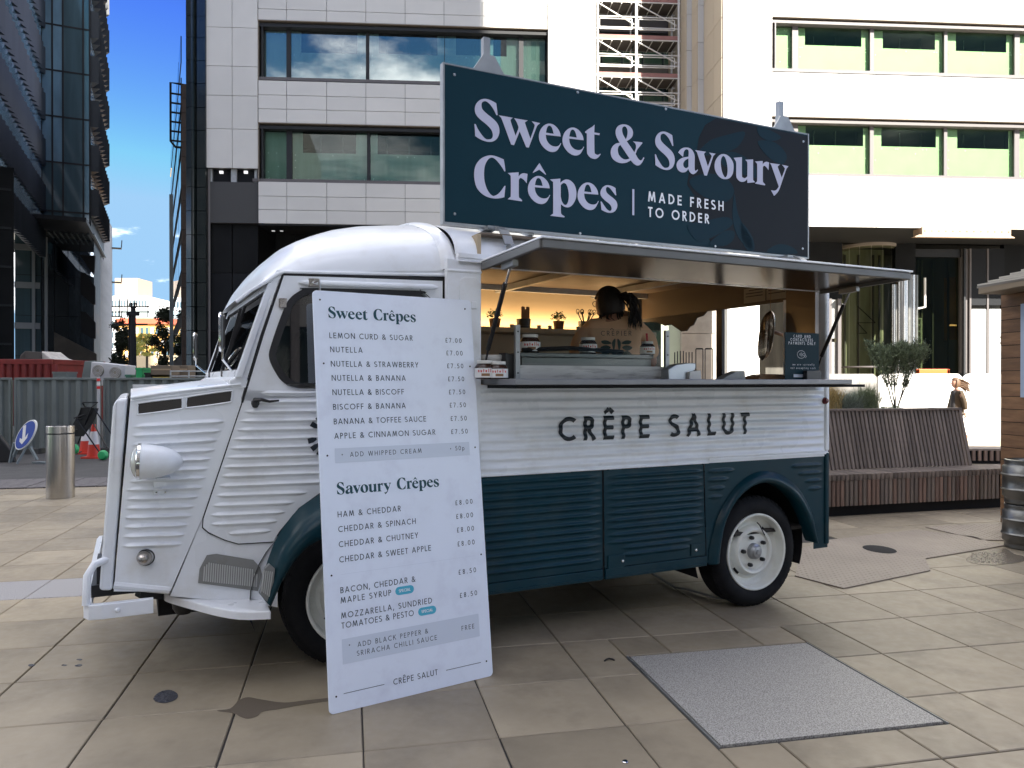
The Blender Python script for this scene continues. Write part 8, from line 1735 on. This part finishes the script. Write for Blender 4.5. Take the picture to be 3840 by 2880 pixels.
for i in range(6): mb = MB(); xx = w * (i + .25) / 6; mb.box(xx, xx + w / 14, -.05, 0, 2.0, 3.0); mb.build('window', M('frame_dark'), fy)
# street trees
mat('tree_dark', (.016, .024, .010), .7, var=.5, vscale=8); mat('tree_yellow', (.30, .28, .05), .7, var=.3, vscale=4); mat('bark', (.03, .024, .018), .9)
def tree(label, d, x, ybase, ytop, wpx, m, seed, group='street trees in the gap'):
    X = (x - 1920) / F * d; t = thing('street_tree', label, 'tree', loc=(X, d, 0), group=group); z1 = H + (1429.5 - ytop) / F * d; z0 = H + (1429.5 - ybase) / F * d; rw = wpx / 2 / F * d; r_ = random.Random(seed)
    mb = MB(); mb.tube([(0, 0, 0), (.05, 0, z0 + .3), (0, 0, lerp(z0, z1, .6))], [.16, .12, .04], 7)
    for k in range(6): th = k * 1.05; mb.tube([(.03, 0, z0 + .2 * k), (rw * .5 * math.cos(th), rw * .5 * math.sin(th), z0 + .2 * k + (z1 - z0) * .3)], [.06, .02], 5)
    mb.build('trunk', M('bark'), t); mb = MB(); cl = []
    for _ in range(30): u = r_.random(); rad_ = rw * math.sin(math.pi * (.12 + .80 * u)) ** .7; th = r_.uniform(0, 6.28); q = r_.random() ** .5; cl.append(Vector((rad_ * q * math.cos(th), rad_ * q * math.sin(th), lerp(z0, z1, u))))
    for c in cl:
        for _ in range(150):
            p = c + Vector((r_.gauss(0, rw * .16), r_.gauss(0, rw * .16), r_.gauss(0, (z1 - z0) * .045))); u_ = Vector((r_.uniform(-1, 1), r_.uniform(-1, 1), r_.uniform(-1, 1))).normalized(); v_ = u_.orthogonal().normalized(); k = r_.uniform(.05, .11) * max(1, rw / 1.6)
            mb.add([p - u_ * k, p + v_ * k * .55, p + u_ * k, p - v_ * k * .55], [(0, 1, 2, 3)])
    mb.build('crown', m, t, norm=False)
tree('dark street tree left of the black mast in the street gap', 55, 452, 1395, 1190, 74, M('tree_dark'), 1); tree('dark street tree at the right side of the street gap', 55, 618, 1380, 1170, 92, M('tree_dark'), 2)
tree('sunlit yellow green tree in front of the distant orange block', 90, 550, 1330, 1255, 90, M('tree_yellow'), 3); tree('second sunlit yellow tree low in the distance, nearer the mast', 92, 505, 1330, 1270, 50, M('tree_yellow'), 5)
# dark lattice mast
md_ = 30; t = thing('black_mast', 'tall black crane like mast with a lamp cluster standing in the street gap', 'mast', loc=((500 - 1920) / F * md_, md_, 0)); zt_ = H + (1429.5 - 1150) / F * md_
mb = MB(); mb.tube([(0, 0, 0), (0, 0, zt_)], [.14, .09], 10); mb.tube([(-.14, 0, 0), (-.14, 0, zt_ - .3)], .045, 6); mb.build('pole', M('black_matte'), t)
mb = MB(); mb.box(-.75, .55, -.03, .03, zt_ - .72, zt_ - .66); mb.box(-.22, .2, -.1, .1, zt_ - .35, zt_ - .2)
for i in range(8): th = i * .785; mb.tube([(0, 0, zt_ - .1), (.14 * math.cos(th), .14 * math.sin(th), zt_ + .02), (.12 * math.cos(th), .12 * math.sin(th), zt_ + .14)], .03, 5)
mb.build('lamp_cluster', M('black_matte'), t)
t = thing('gantry', 'thin dark gantry frame crossing the street gap', 'gantry', loc=((430 - 1920) / F * 60, 60, 0)); mb = MB()
for z in (1150, 1170): zz_ = H + (1429.5 - z) / F * 60; mb.tube([(-.2, 0, zz_), (2.7, 0, zz_)], .05, 5)
for x in (.4, 1.0, 1.6, 2.6): mb.tube([(x, 0, H + (1429.5 - 1190) / F * 60), (x, 0, H + (1429.5 - 1120) / F * 60)], .04, 5)
mb.build('gantry_bar', M('black_matte'), t)
# right side of the gap: brown brick flank with a receding glazed front
BX = 44; bwf = Fr((682 - 1920) / F * BX, BX, R(25.1)); bw_ = thing('brown_building', 'dark brown building flank beside the black column with a caged ladder on its side', 'building', bwf)
zt_ = bwf.px(682, 312, 0)[1]; mat('brown_brick', (.055, .038, .030), .8, var=.15, vscale=1, rand=.1)
hb = zt_ / 22
for k in range(22): mb = MB(); mb.box(0, 3.5, 0, .3, k * hb + .015, (k + 1) * hb - .015); mb.build('brown_panel', M('brown_brick'), bw_)
yfar = bwf.pxx(645, 1000, -.02)[0] if True else 20
mb = MB(); mb.box(.03, 3.4, .2, 30, 0, zt_); mb.build('core', M('black_matte'), bw_)
for k in range(9):
    for j in range(7): mb = MB(); y0 = .4 + j * 4.0; mb.box(-.03, .03, y0, y0 + 3.5, k * 2.4 + .5, k * 2.4 + 2.0); mb.build('street_pane', M('mirror_glass'), bw_)
mb = MB(); lz0, lz1 = bwf.px(655, 545, 0)[1], bwf.px(655, 305, 0)[1]; lx0 = bwf.px(640, 400, 0)[0]
mb.tube([(0, .3, lz1), (lx0, .3, lz1), (lx0, .3, lz0 + .3), (lx0 + .25, .3, lz0), (0, .3, lz0)], .07, 6)
for k in range(6): zz_ = lerp(lz0 + .35, lz1 - .6, k / 5); mb.tube([(0, .3, zz_), (lx0, .3, zz_)], .06, 5)
mb.build('ladder_cage', M('black_matte'), bw_)
mb = MB(); a_ = bwf.px(643, 1300, .2); mb.box(a_[0] - .10, a_[0] + .10, .1, .4, 0, bwf.px(643, 730, .2)[1]); mb.build('white_post', M('fin_edge'), bw_)
# ------------------------------------------------------------------ offices on the near side of the square (behind the photographer): unseen, placed and sized to shade the plaza and let sky fill in
mat('city_wall', (.22, .21, .20), .7, var=.1, vscale=.3); mat('city_glass', (.02, .03, .035), .05, spec=.8)
def city(label, x0, x1, y0, y1, z):
    t = thing('city_block', label, 'building', loc=(0, 0, 0)); mb = MB(); mb.box(x0, x1, y0, y1, 0, z); mb.build('wall', M('city_wall'), t)
    n = int((x1 - x0) / 3.2); m_ = int(z / 3.3)
    for k in range(m_): mb = MB(); mb.box(x0 + .5, x1 - .5, y1 + .02, y1 + .06, k * 3.3 + 1.0, k * 3.3 + 2.9); mb.build('window_band', M('city_glass'), t)
    mb = MB()
    for i in range(n): xx = x0 + 1 + i * 3.2; mb.box(xx, xx + .25, y1 + .05, y1 + .14, 0, z)
    mb.build('mullion', M('frame_grey'), t)['kind'] = 'stuff'
city('tall office block behind the photographer, right, that shades the square', 8, 30, -36, -15, 96)
city('lower office block behind the photographer in the middle', -15, 7.8, -36, -15, 11)
city('tall office block behind the photographer on the left', -70, -15.2, -42, -15, 30)
# ------------------------------------------------------------------ everything to real size, once
bpy.context.view_layer.update()
for o in list(C.objects):
    if o.parent is None and o.type in ('MESH', 'EMPTY'):
        o.location = o.location * SC; o.scale = o.scale * SC
    elif o.type == 'LIGHT' and o.data.type == 'AREA':
        o.data.energy *= SC * SC
